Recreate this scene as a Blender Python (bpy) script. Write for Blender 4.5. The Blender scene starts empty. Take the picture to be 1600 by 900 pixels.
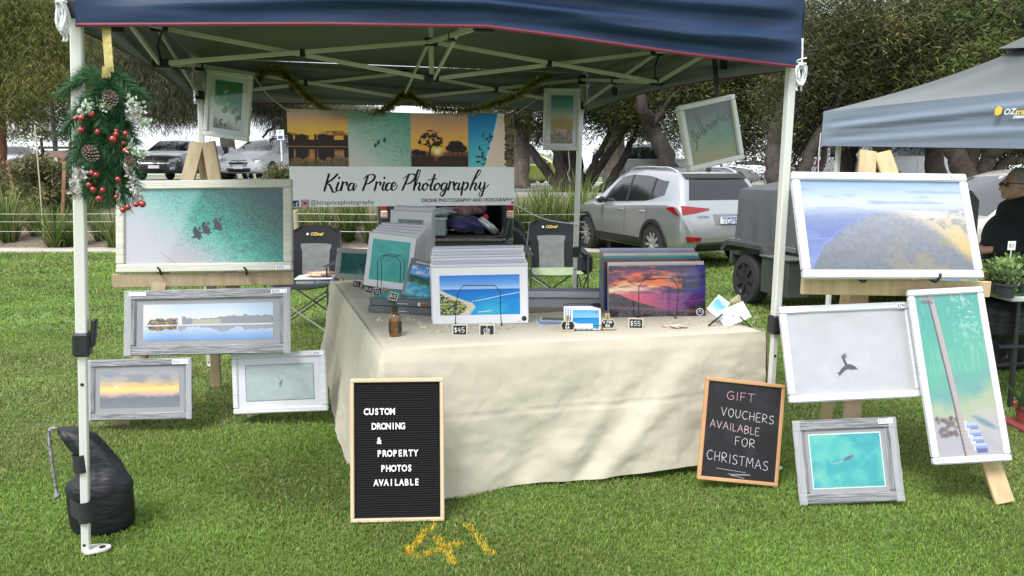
import bpy, math, random
import numpy as np
from mathutils import Matrix, Vector
from mathutils.bvhtree import BVHTree

# ------------------------------------------------------------------ camera, light, exposure
S = bpy.context.scene
CAM_H, PITCH, FOC = 1.55, math.radians(8.76), 1155.0
cd = bpy.data.cameras.new('camera'); cam = bpy.data.objects.new('camera', cd)
S.collection.objects.link(cam); S.camera = cam
cd.sensor_width = 36.0; cd.lens = 36.0 * FOC / 1600.0; cd.clip_start = 0.05; cd.clip_end = 2000
cam.location = (0, 0, CAM_H); cam.rotation_euler = (math.pi / 2 - PITCH, 0, 0)

W = bpy.data.worlds.new('World'); S.world = W; W.use_nodes = True
nt = W.node_tree; nt.nodes.clear()
wo = nt.nodes.new('ShaderNodeOutputWorld'); bg = nt.nodes.new('ShaderNodeBackground')
sky = nt.nodes.new('ShaderNodeTexSky'); sky.sky_type = 'NISHITA'; sky.sun_disc = False
SUN_EL, SUN_ROT = math.radians(58), math.radians(215)
sky.sun_elevation = SUN_EL; sky.sun_rotation = SUN_ROT
cl = nt.nodes.new('ShaderNodeTexNoise'); cl.inputs['Scale'].default_value = 2.2; cl.inputs['Detail'].default_value = 6
tc = nt.nodes.new('ShaderNodeTexCoord'); nt.links.new(tc.outputs['Generated'], cl.inputs['Vector'])
cr = nt.nodes.new('ShaderNodeValToRGB')
cr.color_ramp.elements[0].position = .35; cr.color_ramp.elements[0].color = (7.6, 8.1, 8.9, 1)
cr.color_ramp.elements[1].position = .65; cr.color_ramp.elements[1].color = (10.4, 10.7, 11.1, 1)
nt.links.new(cl.outputs['Fac'], cr.inputs['Fac'])
mx = nt.nodes.new('ShaderNodeMixRGB'); mx.inputs[0].default_value = .85
nt.links.new(sky.outputs[0], mx.inputs[1]); nt.links.new(cr.outputs[0], mx.inputs[2])
nt.links.new(mx.outputs[0], bg.inputs['Color']); bg.inputs['Strength'].default_value = .104
nt.links.new(bg.outputs[0], wo.inputs[0])

sl = bpy.data.lights.new('sun', 'SUN'); sl.energy = 2.6; sl.angle = math.radians(24); sl.color = (1, .97, .92)
sun = bpy.data.objects.new('sun', sl); S.collection.objects.link(sun)
sdir = Vector((math.sin(SUN_ROT) * math.cos(SUN_EL), math.cos(SUN_ROT) * math.cos(SUN_EL), math.sin(SUN_EL)))
sun.rotation_euler = sdir.to_track_quat('Z', 'Y').to_euler()
S.view_settings.view_transform = 'Standard'; S.view_settings.look = 'None'
S.view_settings.exposure = 0.70; S.view_settings.gamma = 1
S.render.engine = 'CYCLES'; S.cycles.max_bounces = 7; S.cycles.transparent_max_bounces = 12

# ------------------------------------------------------------------ surveying helpers: pixel of the photo -> point of the place
rng = np.random.default_rng(7); random.seed(7)
_cp, _sp = math.cos(PITCH), math.sin(PITCH)
def ray(px, py):
    x, y = (px - 800) / FOC, (py - 450) / FOC
    return Vector((x, _cp - y * _sp, -_sp - y * _cp))
def G(px, py, z=0.0):
    d = ray(px, py); return Vector((0, 0, CAM_H)) + d * ((z - CAM_H) / d.z)
def D(px, py, Y):
    d = ray(px, py); return Vector((0, 0, CAM_H)) + d * (Y / d.y)
def proj(P):
    v = np.asarray(P, float) - (0, 0, CAM_H)
    x = v[..., 0]; f = v[..., 1] * _cp - v[..., 2] * _sp; u = v[..., 1] * _sp + v[..., 2] * _cp
    return np.stack([800 + FOC * x / f, 450 - FOC * u / f], -1)
def rotm(yaw, lean, roll):
    return Matrix.Rotation(yaw, 3, 'Z') @ Matrix.Rotation(-lean, 3, 'X') @ Matrix.Rotation(roll, 3, 'Y')
def fit_rect(c, Y, yaw0=0.0, lean0=0.1, k=40.0, kl=None):
    """pose of the rigid rectangle whose corners TL TR BR BL are seen at c -> (matrix, w, h)"""
    c = np.array(c, float); kl = kl or k
    ctr = c.mean(0); P = D(ctr[0], ctr[1], Y)
    w0 = abs(c[1, 0] - c[0, 0]) * Y / FOC; h0 = abs(c[3, 1] - c[0, 1]) * Y / FOC
    p = np.array([P.x, P.z, yaw0, lean0, 0.0, w0, h0])
    def res(p):
        R = np.array(rotm(p[2], p[3], p[4]))
        q = np.array([[-1, 0, 1], [1, 0, 1], [1, 0, -1], [-1, 0, -1]]) * [p[5] / 2, 0, p[6] / 2]
        w = q @ R.T + [p[0], Y, p[1]]
        return np.concatenate([(proj(w) - c).ravel(), [(p[2] - yaw0) * k, (p[3] - lean0) * kl]])
    for _ in range(25):
        r = res(p); J = np.stack([(res(p + np.eye(7)[i] * 1e-5) - r) / 1e-5 for i in range(7)], 1)
        p = p - np.linalg.lstsq(J.T @ J + 1e-6 * np.eye(7), J.T @ r, rcond=None)[0]
    M = rotm(p[2], p[3], p[4]).to_4x4(); M.translation = Vector((p[0], Y, p[1]))
    return M, p[5], p[6]

# ------------------------------------------------------------------ materials
_mats = {}
def mat(name, col=(.5, .5, .5), rough=.6, metal=0.0, var=0.0, vs=8.0, st=(1, 1, 1), bump=0.0, bs=60.0, bst=None, coat=0.0,
        spec=.5, emit=0.0, col2=None, trans=0.0, alpha=1.0, sheen=0.0, back=None):
    if name in _mats: return _mats[name]
    m = bpy.data.materials.new(name); m.use_nodes = True; n = m.node_tree; b = n.nodes['Principled BSDF']; L = n.links.new
    b.inputs['Base Color'].default_value = (*col, 1); b.inputs['Roughness'].default_value = rough
    b.inputs['Metallic'].default_value = metal; b.inputs['Specular IOR Level'].default_value = spec
    b.inputs['Coat Weight'].default_value = coat; b.inputs['Coat Roughness'].default_value = .06
    b.inputs['Transmission Weight'].default_value = trans; b.inputs['Alpha'].default_value = alpha
    b.inputs['Sheen Weight'].default_value = sheen
    if emit: b.inputs['Emission Color'].default_value = (*col, 1); b.inputs['Emission Strength'].default_value = emit
    last = None
    if var or col2 or bump:
        t = n.nodes.new('ShaderNodeTexCoord')
    if var or col2:
        mp = n.nodes.new('ShaderNodeMapping'); mp.inputs['Scale'].default_value = st; L(t.outputs['Object'], mp.inputs[0])
        no = n.nodes.new('ShaderNodeTexNoise'); no.inputs['Scale'].default_value = vs; no.inputs['Detail'].default_value = 6
        no.inputs['Roughness'].default_value = .6; L(mp.outputs[0], no.inputs['Vector'])
        r = n.nodes.new('ShaderNodeValToRGB'); e = r.color_ramp.elements
        e[0].position, e[1].position = .33, .67
        c2 = col2 or tuple(min(1, c * (1 + var)) for c in col)
        e[0].color = (*[c * (1 - var) for c in col], 1); e[1].color = (*c2, 1)
        L(no.outputs['Fac'], r.inputs[0]); last = r.outputs[0]; L(last, b.inputs['Base Color'])
    if back:
        g = n.nodes.new('ShaderNodeNewGeometry'); x = n.nodes.new('ShaderNodeMixRGB')
        L(g.outputs['Backfacing'], x.inputs[0]); x.inputs[1].default_value = (*col, 1); x.inputs[2].default_value = (*back, 1)
        if last: L(last, x.inputs[1])
        L(x.outputs[0], b.inputs['Base Color'])
    if bump:
        mp2 = n.nodes.new('ShaderNodeMapping'); mp2.inputs['Scale'].default_value = bst or (1, 1, 1); L(t.outputs['Object'], mp2.inputs[0])
        nb = n.nodes.new('ShaderNodeTexNoise'); nb.inputs['Scale'].default_value = bs; nb.inputs['Detail'].default_value = 5
        L(mp2.outputs[0], nb.inputs['Vector']); bb = n.nodes.new('ShaderNodeBump'); bb.inputs['Strength'].default_value = bump
        bb.inputs['Distance'].default_value = .02; L(nb.outputs['Fac'], bb.inputs['Height']); L(bb.outputs[0], b.inputs['Normal'])
    _mats[name] = m; return m
def leafmat(name, rough=.6, tl=.3, attr='Col'):
    m = bpy.data.materials.new(name); m.use_nodes = True; n = m.node_tree; L = n.links.new; n.nodes.clear()
    o = n.nodes.new('ShaderNodeOutputMaterial'); a = n.nodes.new('ShaderNodeAttribute'); a.attribute_name = attr
    p = n.nodes.new('ShaderNodeBsdfPrincipled'); p.inputs['Roughness'].default_value = rough; p.inputs['Specular IOR Level'].default_value = .3
    t = n.nodes.new('ShaderNodeBsdfTranslucent'); x = n.nodes.new('ShaderNodeMixShader'); x.inputs[0].default_value = tl
    L(a.outputs['Color'], p.inputs['Base Color']); L(a.outputs['Color'], t.inputs['Color'])
    L(p.outputs[0], x.inputs[1]); L(t.outputs[0], x.inputs[2]); L(x.outputs[0], o.inputs[0]); return m
def glassmat(name, tint=(1, 1, 1), refl=1.0, rough=.02, haze=0.0):
    """clear pane: see-through with a fresnel reflection, and a little dusty haze"""
    m = bpy.data.materials.new(name); m.use_nodes = True; n = m.node_tree; L = n.links.new; n.nodes.clear()
    o = n.nodes.new('ShaderNodeOutputMaterial'); t = n.nodes.new('ShaderNodeBsdfTransparent'); t.inputs[0].default_value = (*tint, 1)
    g = n.nodes.new('ShaderNodeBsdfGlossy'); g.inputs['Roughness'].default_value = rough
    f = n.nodes.new('ShaderNodeFresnel'); gm = n.nodes.new('ShaderNodeNewGeometry'); mr = n.nodes.new('ShaderNodeMapRange'); mr.inputs[3].default_value = 1.5; mr.inputs[4].default_value = 1 / 1.5; L(gm.outputs['Backfacing'], mr.inputs[0]); L(mr.outputs[0], f.inputs[0])
    mu = n.nodes.new('ShaderNodeMath'); mu.operation = 'MULTIPLY'; mu.inputs[1].default_value = refl; mu.use_clamp = True
    L(f.outputs[0], mu.inputs[0]); x = n.nodes.new('ShaderNodeMixShader'); L(mu.outputs[0], x.inputs[0])
    L(t.outputs[0], x.inputs[1]); L(g.outputs[0], x.inputs[2]); out = x.outputs[0]
    if haze:
        d = n.nodes.new('ShaderNodeBsdfDiffuse'); d.inputs[0].default_value = (.8, .82, .85, 1)
        y = n.nodes.new('ShaderNodeMixShader'); y.inputs[0].default_value = haze
        L(out, y.inputs[1]); L(d.outputs[0], y.inputs[2]); out = y.outputs[0]
    L(out, o.inputs[0]); return m
def artmat(name, arr, rough=.45, coat=0.0, metal=0.0, gain=1.0):
    """flat print: rgb array (h,w,3) of sRGB values 0..1, row 0 at the top"""
    g_ = arr.mean(-1, keepdims=True); arr = (g_ + (arr - g_) * 1.06 - .5) * 1.08 + .5; arr = np.clip(arr, 0, 1) * gain ** (1 / 2.2); h, w = arr.shape[:2]; im = bpy.data.images.new(name, w, h)
    px = np.ones((h, w, 4), np.float32); px[..., :3] = np.clip(arr, 0, 1)[::-1]
    im.pixels.foreach_set(px.ravel()); im.pack()
    m = bpy.data.materials.new(name); m.use_nodes = True; n = m.node_tree; b = n.nodes['Principled BSDF']
    t = n.nodes.new('ShaderNodeTexImage'); t.image = im; t.extension = 'EXTEND'
    n.links.new(t.outputs[0], b.inputs['Base Color']); b.inputs['Roughness'].default_value = rough
    b.inputs['Coat Weight'].default_value = coat; b.inputs['Metallic'].default_value = metal; return m

# ------------------------------------------------------------------ mesh building
def _link(name, me, m, parent):
    o = bpy.data.objects.new(name, me); S.collection.objects.link(o)
    if m is not None: me.materials.append(m)
    if parent is not None: o.parent = parent
    return o
class MB:
    def __init__(s): s.v, s.f, s.uv, s.c = [], [], None, None
    def add(s, V, Fc):
        n = len(s.v); s.v += [tuple(p) for p in V]; s.f += [tuple(i + n for i in f) for f in Fc]; return s
    def obox(s, M, a, b, bev=0.0):
        """box between local corners a and b under matrix M; bev chamfers the long edges"""
        x0, y0, z0 = a; x1, y1, z1 = b
        if not bev:
            P = [(x, y, z) for z in (z0, z1) for y in (y0, y1) for x in (x0, x1)]
            return s.add([M @ Vector(p) for p in P], [(0, 2, 3, 1), (4, 5, 7, 6), (0, 1, 5, 4), (2, 6, 7, 3), (0, 4, 6, 2), (1, 3, 7, 5)])
        e = bev; V = []
        for z, k in ((z0, e), (z0 + e, 0), (z1 - e, 0), (z1, e)):
            X0, X1, Y0, Y1 = x0 + k, x1 - k, y0 + k, y1 - k; q = e if not k else e * .6
            V += [(X0 + q, Y0, z), (X1 - q, Y0, z), (X1, Y0 + q, z), (X1, Y1 - q, z), (X1 - q, Y1, z), (X0 + q, Y1, z), (X0, Y1 - q, z), (X0, Y0 + q, z)]
        Fc = [tuple(range(7, -1, -1)), tuple(range(24, 32))]
        for r in range(3):
            for i in range(8): j = (i + 1) % 8; Fc.append((r * 8 + i, r * 8 + j, r * 8 + 8 + j, r * 8 + 8 + i))
        return s.add([M @ Vector(p) for p in V], Fc)
    def box(s, a, b, bev=0.0): return s.obox(Matrix(), a, b, bev)
    def bar(s, p, q, w, t, up=(0, 0, 1), bev=0.0):
        """rectangular bar from p to q, w wide across, t thick along 'up' side"""
        p, q = Vector(p), Vector(q); z = (q - p); L = z.length; z.normalize()
        x = z.cross(Vector(up)); x = x if x.length > 1e-4 else z.cross(Vector((0, 1, 0))); x.normalize(); y = z.cross(x)
        M = Matrix((x, y, z)).transposed().to_4x4(); M.translation = p
        return s.obox(M, (-w / 2, -t / 2, 0), (w / 2, t / 2, L), bev)
    def tube(s, P, r, n=8, cap=True):
        P = [Vector(p) for p in P]; m = len(P); rr = r if hasattr(r, '__len__') else [r] * m; V, Fc = [], []
        up = Vector((0, 0, 1)); x = None
        for i, p in enumerate(P):
            t = (P[min(i + 1, m - 1)] - P[max(i - 1, 0)]).normalized()
            if x is None: x = t.cross(up if abs(t.z) < .9 else Vector((1, 0, 0)))
            x = (x - t * x.dot(t)); x = x.normalized() if x.length > 1e-6 else t.orthogonal().normalized(); y = t.cross(x)
            V += [p + (x * math.cos(a) + y * math.sin(a)) * rr[i] for a in [2 * math.pi * k / n for k in range(n)]]
        for i in range(m - 1):
            for k in range(n): j = (k + 1) % n; Fc.append((i * n + k, i * n + j, i * n + n + j, i * n + n + k))
        if cap: Fc += [tuple(range(n - 1, -1, -1)), tuple(range((m - 1) * n, m * n))]
        return s.add(V, Fc)
    def lathe(s, prof, M=Matrix(), n=20):
        V = [M @ Vector((r * math.cos(2 * math.pi * k / n), r * math.sin(2 * math.pi * k / n), z)) for r, z in prof for k in range(n)]
        Fc = [(i * n + k, i * n + (k + 1) % n, (i + 1) * n + (k + 1) % n, (i + 1) * n + k) for i in range(len(prof) - 1) for k in range(n)]
        Fc += [tuple(range(n - 1, -1, -1)), tuple(range((len(prof) - 1) * n, len(prof) * n))]
        return s.add(V, Fc)
    def ball(s, c, r, n=10, sc=(1, 1, 1)):
        M = Matrix.Translation(c) @ Matrix.Diagonal((*sc, 1))
        return s.lathe([(r * max(1e-3, math.sin(math.pi * i / n)), -r * math.cos(math.pi * i / n)) for i in range(n + 1)], M, n + 2)
    def grid(s, A):
        """A: (rows, cols, 3)"""
        A = np.asarray(A); r, c = A.shape[:2]
        return s.add(A.reshape(-1, 3).tolist(), [(i * c + j, i * c + j + 1, (i + 1) * c + j + 1, (i + 1) * c + j) for i in range(r - 1) for j in range(c - 1)])
    def poly(s, P, M, t):
        """flat outline P (x,z) extruded from y=0 to y=t"""
        n = len(P); V = [M @ Vector((x, 0, z)) for x, z in P] + [M @ Vector((x, t, z)) for x, z in P]
        return s.add(V, [tuple(range(n)), tuple(range(2 * n - 1, n - 1, -1))] + [(i, (i + 1) % n + 0, (i + 1) % n + n, i + n)[::-1] for i in range(n)])
    def build(s, name, m=None, parent=None, smooth=False, world=False):
        me = bpy.data.meshes.new(name)
        V = s.v
        if world and parent is not None:
            I = _MW[parent.name].inverted(); V = [I @ Vector(p) for p in V]
        me.from_pydata(V, [], s.f); me.update()
        if smooth:
            me.shade_smooth() if smooth is True else me.shade_smooth()
        o = _link(name, me, m, parent)
        if smooth and smooth is not True:
            try: me.set_sharp_from_angle(angle=math.radians(smooth))
            except Exception: pass
        return o
_MW = {}
def tag(o, label, cat, group=None, kind=None):
    if label: o['label'] = label
    if cat: o['category'] = cat
    if group: o['group'] = group
    if kind: o['kind'] = kind
    return o
def thing(name, label, cat, loc=(0, 0, 0), group=None, M=None):
    o = bpy.data.objects.new(name, None); S.collection.objects.link(o)
    M = M.copy() if M is not None else Matrix.Translation(loc)
    o.matrix_world = M; _MW[o.name] = M; o.empty_display_size = .1
    return tag(o, label, cat, group)
def dup(root, M, label, group=None):
    r = root.copy(); S.collection.objects.link(r); r.matrix_world = M; _MW[r.name] = M; r['label'] = label
    if group: r['group'] = group
    for ch in list(root.children):
        c = ch.copy(); S.collection.objects.link(c); c.parent = r
        for g in list(ch.children):
            d = g.copy(); S.collection.objects.link(d); d.parent = c
    return r
def quad_uv(name, m, parent, M, w, h, y=0.0, x0=None, z0=None):
    """picture plane in local x,z facing -y, with uv 0..1"""
    x0 = -w / 2 if x0 is None else x0; z0 = -h / 2 if z0 is None else z0
    me = bpy.data.meshes.new(name)
    me.from_pydata([M @ Vector(p) for p in ((x0, y, z0), (x0 + w, y, z0), (x0 + w, y, z0 + h), (x0, y, z0 + h))], [], [(0, 1, 2, 3)])
    uv = me.uv_layers.new(name='uv'); uv.data.foreach_set('uv', [0, 0, 1, 0, 1, 1, 0, 1]); me.update()
    return _link(name, me, m, parent)
def slab_uv(name, m, parent, M, w, h, t):
    """thin printed board centred on local x,z, front face at y=0 with uv 0..1, thickness t behind; the print wraps the edges"""
    me = bpy.data.meshes.new(name); x, z = w / 2, h / 2
    V = [(-x, 0, -z), (x, 0, -z), (x, 0, z), (-x, 0, z), (-x, t, -z), (x, t, -z), (x, t, z), (-x, t, z)]
    Fc = [(0, 1, 2, 3), (7, 6, 5, 4), (0, 4, 5, 1), (1, 5, 6, 2), (2, 6, 7, 3), (3, 7, 4, 0)]
    me.from_pydata([M @ Vector(p) for p in V], [], Fc); uv = me.uv_layers.new(name='uv')
    U = {0: (0, 0), 1: (1, 0), 2: (1, 1), 3: (0, 1), 4: (0, 0), 5: (1, 0), 6: (1, 1), 7: (0, 1)}
    uv.data.foreach_set('uv', [c for f in Fc for i in f for c in U[i]]); me.update()
    return _link(name, me, m, parent)
def text(s, size, M, m, parent, name='lettering', align='CENTER', ex=0.0, bold=0.0, shear=0.0, sx=1.0):
    """flat lettering in the local x,z plane of M, facing -y, converted to a mesh"""
    cu = bpy.data.curves.new(name, 'FONT'); cu.body = s; cu.size = size; cu.align_x = align; cu.align_y = 'CENTER'
    cu.extrude = ex; cu.offset = bold; cu.shear = shear; cu.resolution_u = 3
    o = bpy.data.objects.new(name, cu); me = bpy.data.meshes.new_from_object(o); bpy.data.objects.remove(o)
    T = M @ Matrix.Rotation(math.pi / 2, 4, 'X') @ Matrix.Diagonal((sx, 1, 1, 1))
    me.transform(T); me.name = name; me.materials.clear(); return _link(name, me, m, parent)
def struct(o, kind='structure'):
    o['kind'] = kind; return o
def fastmesh(name, V, quads=None, tris=None, col=None, m=None, parent=None):
    """big meshes from arrays; col is one rgb per vertex"""
    me = bpy.data.meshes.new(name); V = np.asarray(V, np.float32); me.vertices.add(len(V)); me.vertices.foreach_set('co', V.ravel())
    parts = []
    if quads is not None and len(quads): parts.append(np.asarray(quads, np.int32))
    if tris is not None and len(tris): parts.append(np.asarray(tris, np.int32))
    idx = np.concatenate([p.ravel() for p in parts]); tot = np.concatenate([np.full(len(p), p.shape[1], np.int32) for p in parts])
    me.loops.add(len(idx)); me.loops.foreach_set('vertex_index', idx); me.polygons.add(len(tot))
    me.polygons.foreach_set('loop_start', np.concatenate([[0], np.cumsum(tot)[:-1]]).astype(np.int32))
    me.update(calc_edges=True)
    if col is not None:
        a = me.color_attributes.new('Col', 'FLOAT_COLOR', 'POINT'); c = np.ones((len(V), 4), np.float32); c[:, :3] = col
        a.data.foreach_set('color', c.ravel())
    return _link(name, me, m, parent)

# ------------------------------------------------------------------ painter for flat prints
def noise2(h, w, cy, cx, oct=4, seed=0, pers=.55):
    r = np.random.default_rng(seed); out = np.zeros((h, w)); a = 1.0; t = 0
    for o in range(oct):
        gy, gx = int(cy * 2 ** o) + 2, int(cx * 2 ** o) + 2; g = r.random((gy + 1, gx + 1))
        Y = np.linspace(0, gy - 1.001, h); X = np.linspace(0, gx - 1.001, w); y0 = Y.astype(int); x0 = X.astype(int)
        fy = (Y - y0)[:, None]; fx = (X - x0)[None]; fy = fy * fy * (3 - 2 * fy); fx = fx * fx * (3 - 2 * fx)
        A = g[y0][:, x0]; B = g[y0][:, x0 + 1]; C = g[y0 + 1][:, x0]; E = g[y0 + 1][:, x0 + 1]
        out += a * ((A * (1 - fx) + B * fx) * (1 - fy) + (C * (1 - fx) + E * fx) * fy); t += a; a *= pers
    return out / t
def c255(*c): return np.array(c, float) / 255
class Paint:
    def __init__(s, w, h, col=(255, 255, 255)):
        s.w, s.h = w, h; s.a = np.ones((h, w, 3)) * c255(*col)
        s.X, s.Y = np.meshgrid((np.arange(w) + .5) / w, (np.arange(h) + .5) / h)
    def grad(s, t, stops):
        ts = [q[0] for q in stops]; s.a = np.stack([np.interp(t, ts, [q[1][k] / 255 for q in stops]) for k in range(3)], -1); return s
    def mix(s, m, col):
        m = np.clip(m, 0, 1)[..., None]; c = c255(*col) if len(np.shape(col)) == 1 else np.asarray(col); s.a = s.a * (1 - m) + c * m; return s
    def n(s, cy, cx, oct=4, seed=0, pers=.55): return noise2(s.h, s.w, cy, cx, oct, seed, pers)
    def light(s, k): s.a = s.a * (1 + k[..., None]); return s
    def ell(s, cx, cy, rx, ry, col, soft=.3, ang=0.0, k=1.0, wob=0, seed=1):
        dx = (s.X - cx) * s.w / s.h; dy = s.Y - cy; ca, sa = math.cos(ang), math.sin(ang)
        u, v = (dx * ca + dy * sa) / rx, (-dx * sa + dy * ca) / ry; d = np.sqrt(u * u + v * v)
        if wob: d = d + (s.n(14, 14 * s.w / s.h, 3, seed) - .5) * wob
        return s.mix(np.clip((1 - d) / soft, 0, 1) * k, col)
    def line(s, P, r, col, k=1.0, soft=1.0, tip=None):
        """polyline through P (u,v in 0..1) with half-width r pixels"""
        P = [(x * s.w, y * s.h) for x, y in P]
        for i in range(len(P) - 1):
            (x0, y0), (x1, y1) = P[i], P[i + 1]; R = r if not tip else r * tip[i]
            a, b = max(0, int(min(x0, x1) - R - 3)), min(s.w, int(max(x0, x1) + R + 4)); c, d = max(0, int(min(y0, y1) - R - 3)), min(s.h, int(max(y0, y1) + R + 4))
            if a >= b or c >= d: continue
            X, Y = np.meshgrid(np.arange(a, b) + .5, np.arange(c, d) + .5); dx, dy = x1 - x0, y1 - y0; q = dx * dx + dy * dy + 1e-9
            t = np.clip(((X - x0) * dx + (Y - y0) * dy) / q, 0, 1); dist = np.hypot(X - x0 - t * dx, Y - y0 - t * dy)
            m = np.clip((R - dist) / soft + .5, 0, 1)[..., None] * k; s.a[c:d, a:b] = s.a[c:d, a:b] * (1 - m) + c255(*col) * m
        return s
    def poly(s, P, col, k=1.0, asp=1.0):
        x, y = s.X, s.Y; ins = np.zeros(x.shape, bool)
        for (x0, y0), (x1, y1) in zip(P, P[1:] + P[:1]):
            if y0 != y1: ins ^= ((y0 > y) != (y1 > y)) & (x < (x1 - x0) * (y - y0) / (y1 - y0) + x0)
        return s.mix(ins * k, col)
    def rect(s, x0, y0, x1, y1, col, k=1.0):
        return s.mix(((s.X > x0) & (s.X < x1) & (s.Y > y0) & (s.Y < y1)) * k, col)
def smooth_line(P, n=8):
    P = [np.array(p, float) for p in P]; P = [2 * P[0] - P[1]] + P + [2 * P[-1] - P[-2]]; out = []
    for i in range(1, len(P) - 2):
        for k in range(n):
            t = k / n; a, b, c, d = P[i - 1], P[i], P[i + 1], P[i + 2]
            out.append(.5 * (2 * b + (c - a) * t + (2 * a - 5 * b + 4 * c - d) * t * t + (3 * b - a - 3 * c + d) * t ** 3))
    out.append(P[-2]); return [tuple(p) for p in out]
def sstep(a, b, x): t = np.clip((x - a) / (b - a), 0, 1); return t * t * (3 - 2 * t)

# single-stroke hand lettering: each glyph is (width, strokes) on a unit-high cell, y down
HAND = {
 'A': (.7, [[(0, 1), (.33, 0), (.68, 1)], [(.13, .65), (.56, .62)]]), 'B': (.6, [[(.05, 0), (.05, 1), (.45, .95), (.55, .75), (.4, .52), (.05, .48), (.42, .4), (.48, .15), (.3, 0), (.05, 0)]]),
 'C': (.65, [[(.6, .12), (.35, 0), (.08, .25), (.03, .6), (.2, .95), (.42, 1), (.62, .85)]]), 'D': (.62, [[(.05, 0), (.05, 1), (.4, .9), (.58, .5), (.4, .1), (.05, 0)]]),
 'E': (.55, [[(.5, 0), (.05, 0), (.05, 1), (.52, 1)], [(.05, .5), (.42, .48)]]), 'F': (.55, [[(.52, 0), (.05, 0), (.05, 1)], [(.05, .5), (.42, .48)]]),
 'G': (.7, [[(.6, .1), (.35, 0), (.08, .25), (.03, .6), (.2, .95), (.42, 1), (.62, .85), (.62, .55), (.38, .55)]]), 'H': (.62, [[(.05, 0), (.05, 1)], [(.55, 0), (.55, 1)], [(.05, .52), (.55, .48)]]),
 'K': (.6, [[(.05, 0), (.05, 1)], [(.52, 0), (.06, .55), (.56, 1)]]), 'I': (.2, [[(.1, 0), (.1, 1)]]), 'L': (.5, [[(.05, 0), (.05, 1), (.48, 1)]]), 'M': (.8, [[(.03, 1), (.1, 0), (.38, .6), (.66, 0), (.75, 1)]]), 'N': (.65, [[(.05, 1), (.05, 0), (.58, 1), (.58, 0)]]),
 'O': (.65, [[(.33, 0), (.08, .2), (.03, .6), (.22, 1), (.45, .97), (.6, .6), (.55, .18), (.33, 0)]]), 'P': (.58, [[(.05, 1), (.05, 0), (.42, .05), (.52, .28), (.35, .5), (.05, .52)]]),
 'R': (.62, [[(.05, 1), (.05, 0), (.42, .05), (.5, .28), (.35, .48), (.05, .5), (.58, 1)]]), 'S': (.55, [[(.5, .12), (.28, 0), (.06, .18), (.2, .44), (.45, .6), (.48, .88), (.22, 1), (.02, .88)]]),
 'T': (.6, [[(0, 0), (.6, 0)], [(.3, 0), (.3, 1)]]), 'U': (.62, [[(.05, 0), (.05, .7), (.28, 1), (.52, .75), (.56, 0)]]), 'V': (.65, [[(0, 0), (.3, 1), (.62, 0)]]), 'Y': (.6, [[(0, 0), (.28, .45), (.58, 0)], [(.28, .45), (.28, 1)]]),
 '0': (.58, [[(.28, 0), (.06, .25), (.04, .7), (.26, 1), (.5, .75), (.5, .25), (.28, 0)]]), '1': (.25, [[(.12, 0), (.12, 1)]]), '2': (.55, [[(.05, .2), (.25, 0), (.48, .18), (.4, .48), (.03, 1), (.52, .98)]]),
 '3': (.52, [[(.05, .08), (.3, 0), (.45, .2), (.22, .45), (.47, .7), (.28, 1), (.03, .9)]]), '4': (.58, [[(.3, 0), (.03, .62), (.55, .6)], [(.42, .35), (.4, 1)]]), '5': (.55, [[(.5, 0), (.1, 0), (.07, .42), (.35, .4), (.5, .68), (.3, 1), (.03, .92)]]),
 '6': (.55, [[(.4, 0), (.1, .45), (.06, .8), (.3, 1), (.48, .78), (.35, .52), (.09, .62)]]), '7': (.5, [[(.02, 0), (.48, 0), (.2, 1)]]), '9': (.52, [[(.46, .25), (.22, .5), (.04, .28), (.22, 0), (.45, .15), (.42, 1)]]),
 '$': (.55, [[(.5, .18), (.28, .08), (.06, .22), (.2, .45), (.45, .6), (.46, .85), (.22, .93), (.02, .82)], [(.27, -.08), (.26, 1.08)]]), '8': (.52, [[(.26, .48), (.06, .25), (.26, 0), (.45, .22), (.26, .48), (.04, .75), (.26, 1), (.48, .75), (.26, .48)]]), ' ': (.45, [])}
def hand(p, s, x, y, h, r, col, k=1.0, asp=None, slope=0.0, gap=.18, wsc=1.0, mirror=False):
    """write s on Paint p; x,y top left in 0..1, h letter height in 0..1 of the picture height"""
    asp = asp or p.h / p.w; cx = x
    for ch in s:
        w, st = HAND[ch]
        for q in st:
            P = [(cx + a * h * asp * wsc, y + b * h + slope * (cx - x)) for a, b in q]
            p.line(smooth_line(P, 4) if len(P) > 3 else P, r, col, k)
        cx += (w + gap) * h * asp * wsc
    return cx

# ------------------------------------------------------------------ ground
BED_Y, PARK_Y = 14.75, 20.5
def zf(x, y):
    x = np.asarray(x, float); y = np.asarray(y, float)
    return sstep(BED_Y, 21.5, y) * (1.0 + .33 * sstep(-2, -8, x)) + .012 * (noise_at(x, y) - .5) * (y > BED_Y)
def noise_at(x, y): return .5 + .25 * np.sin(x * 1.7 + 1.3 * np.sin(y * .9)) + .25 * np.sin(y * 2.1 + 1.1 * np.sin(x * 1.3))
def ground_sheet(name, x0, x1, y0, y1, nx, ny, m, dz=0.0, amp=0.0, gy=1.0):
    X, Y = np.meshgrid(np.linspace(x0, x1, nx), y0 + (y1 - y0) * np.linspace(0, 1, ny) ** gy)
    Z = zf(X, Y) + dz + amp * (noise2(ny, nx, 20, 20, 4, 5) - .5)
    V = np.stack([X, Y, Z], -1).reshape(-1, 3); i = np.arange(nx * ny).reshape(ny, nx)
    Q = np.stack([i[:-1, :-1], i[:-1, 1:], i[1:, 1:], i[1:, :-1]], -1).reshape(-1, 4)
    o = fastmesh(name, V, quads=Q, m=m); o.data.shade_smooth(); return struct(o)
m_soil = mat('turf_soil', (.10, .15, .035), .95, var=.35, vs=1.2, bump=.5, bs=40)
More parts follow.
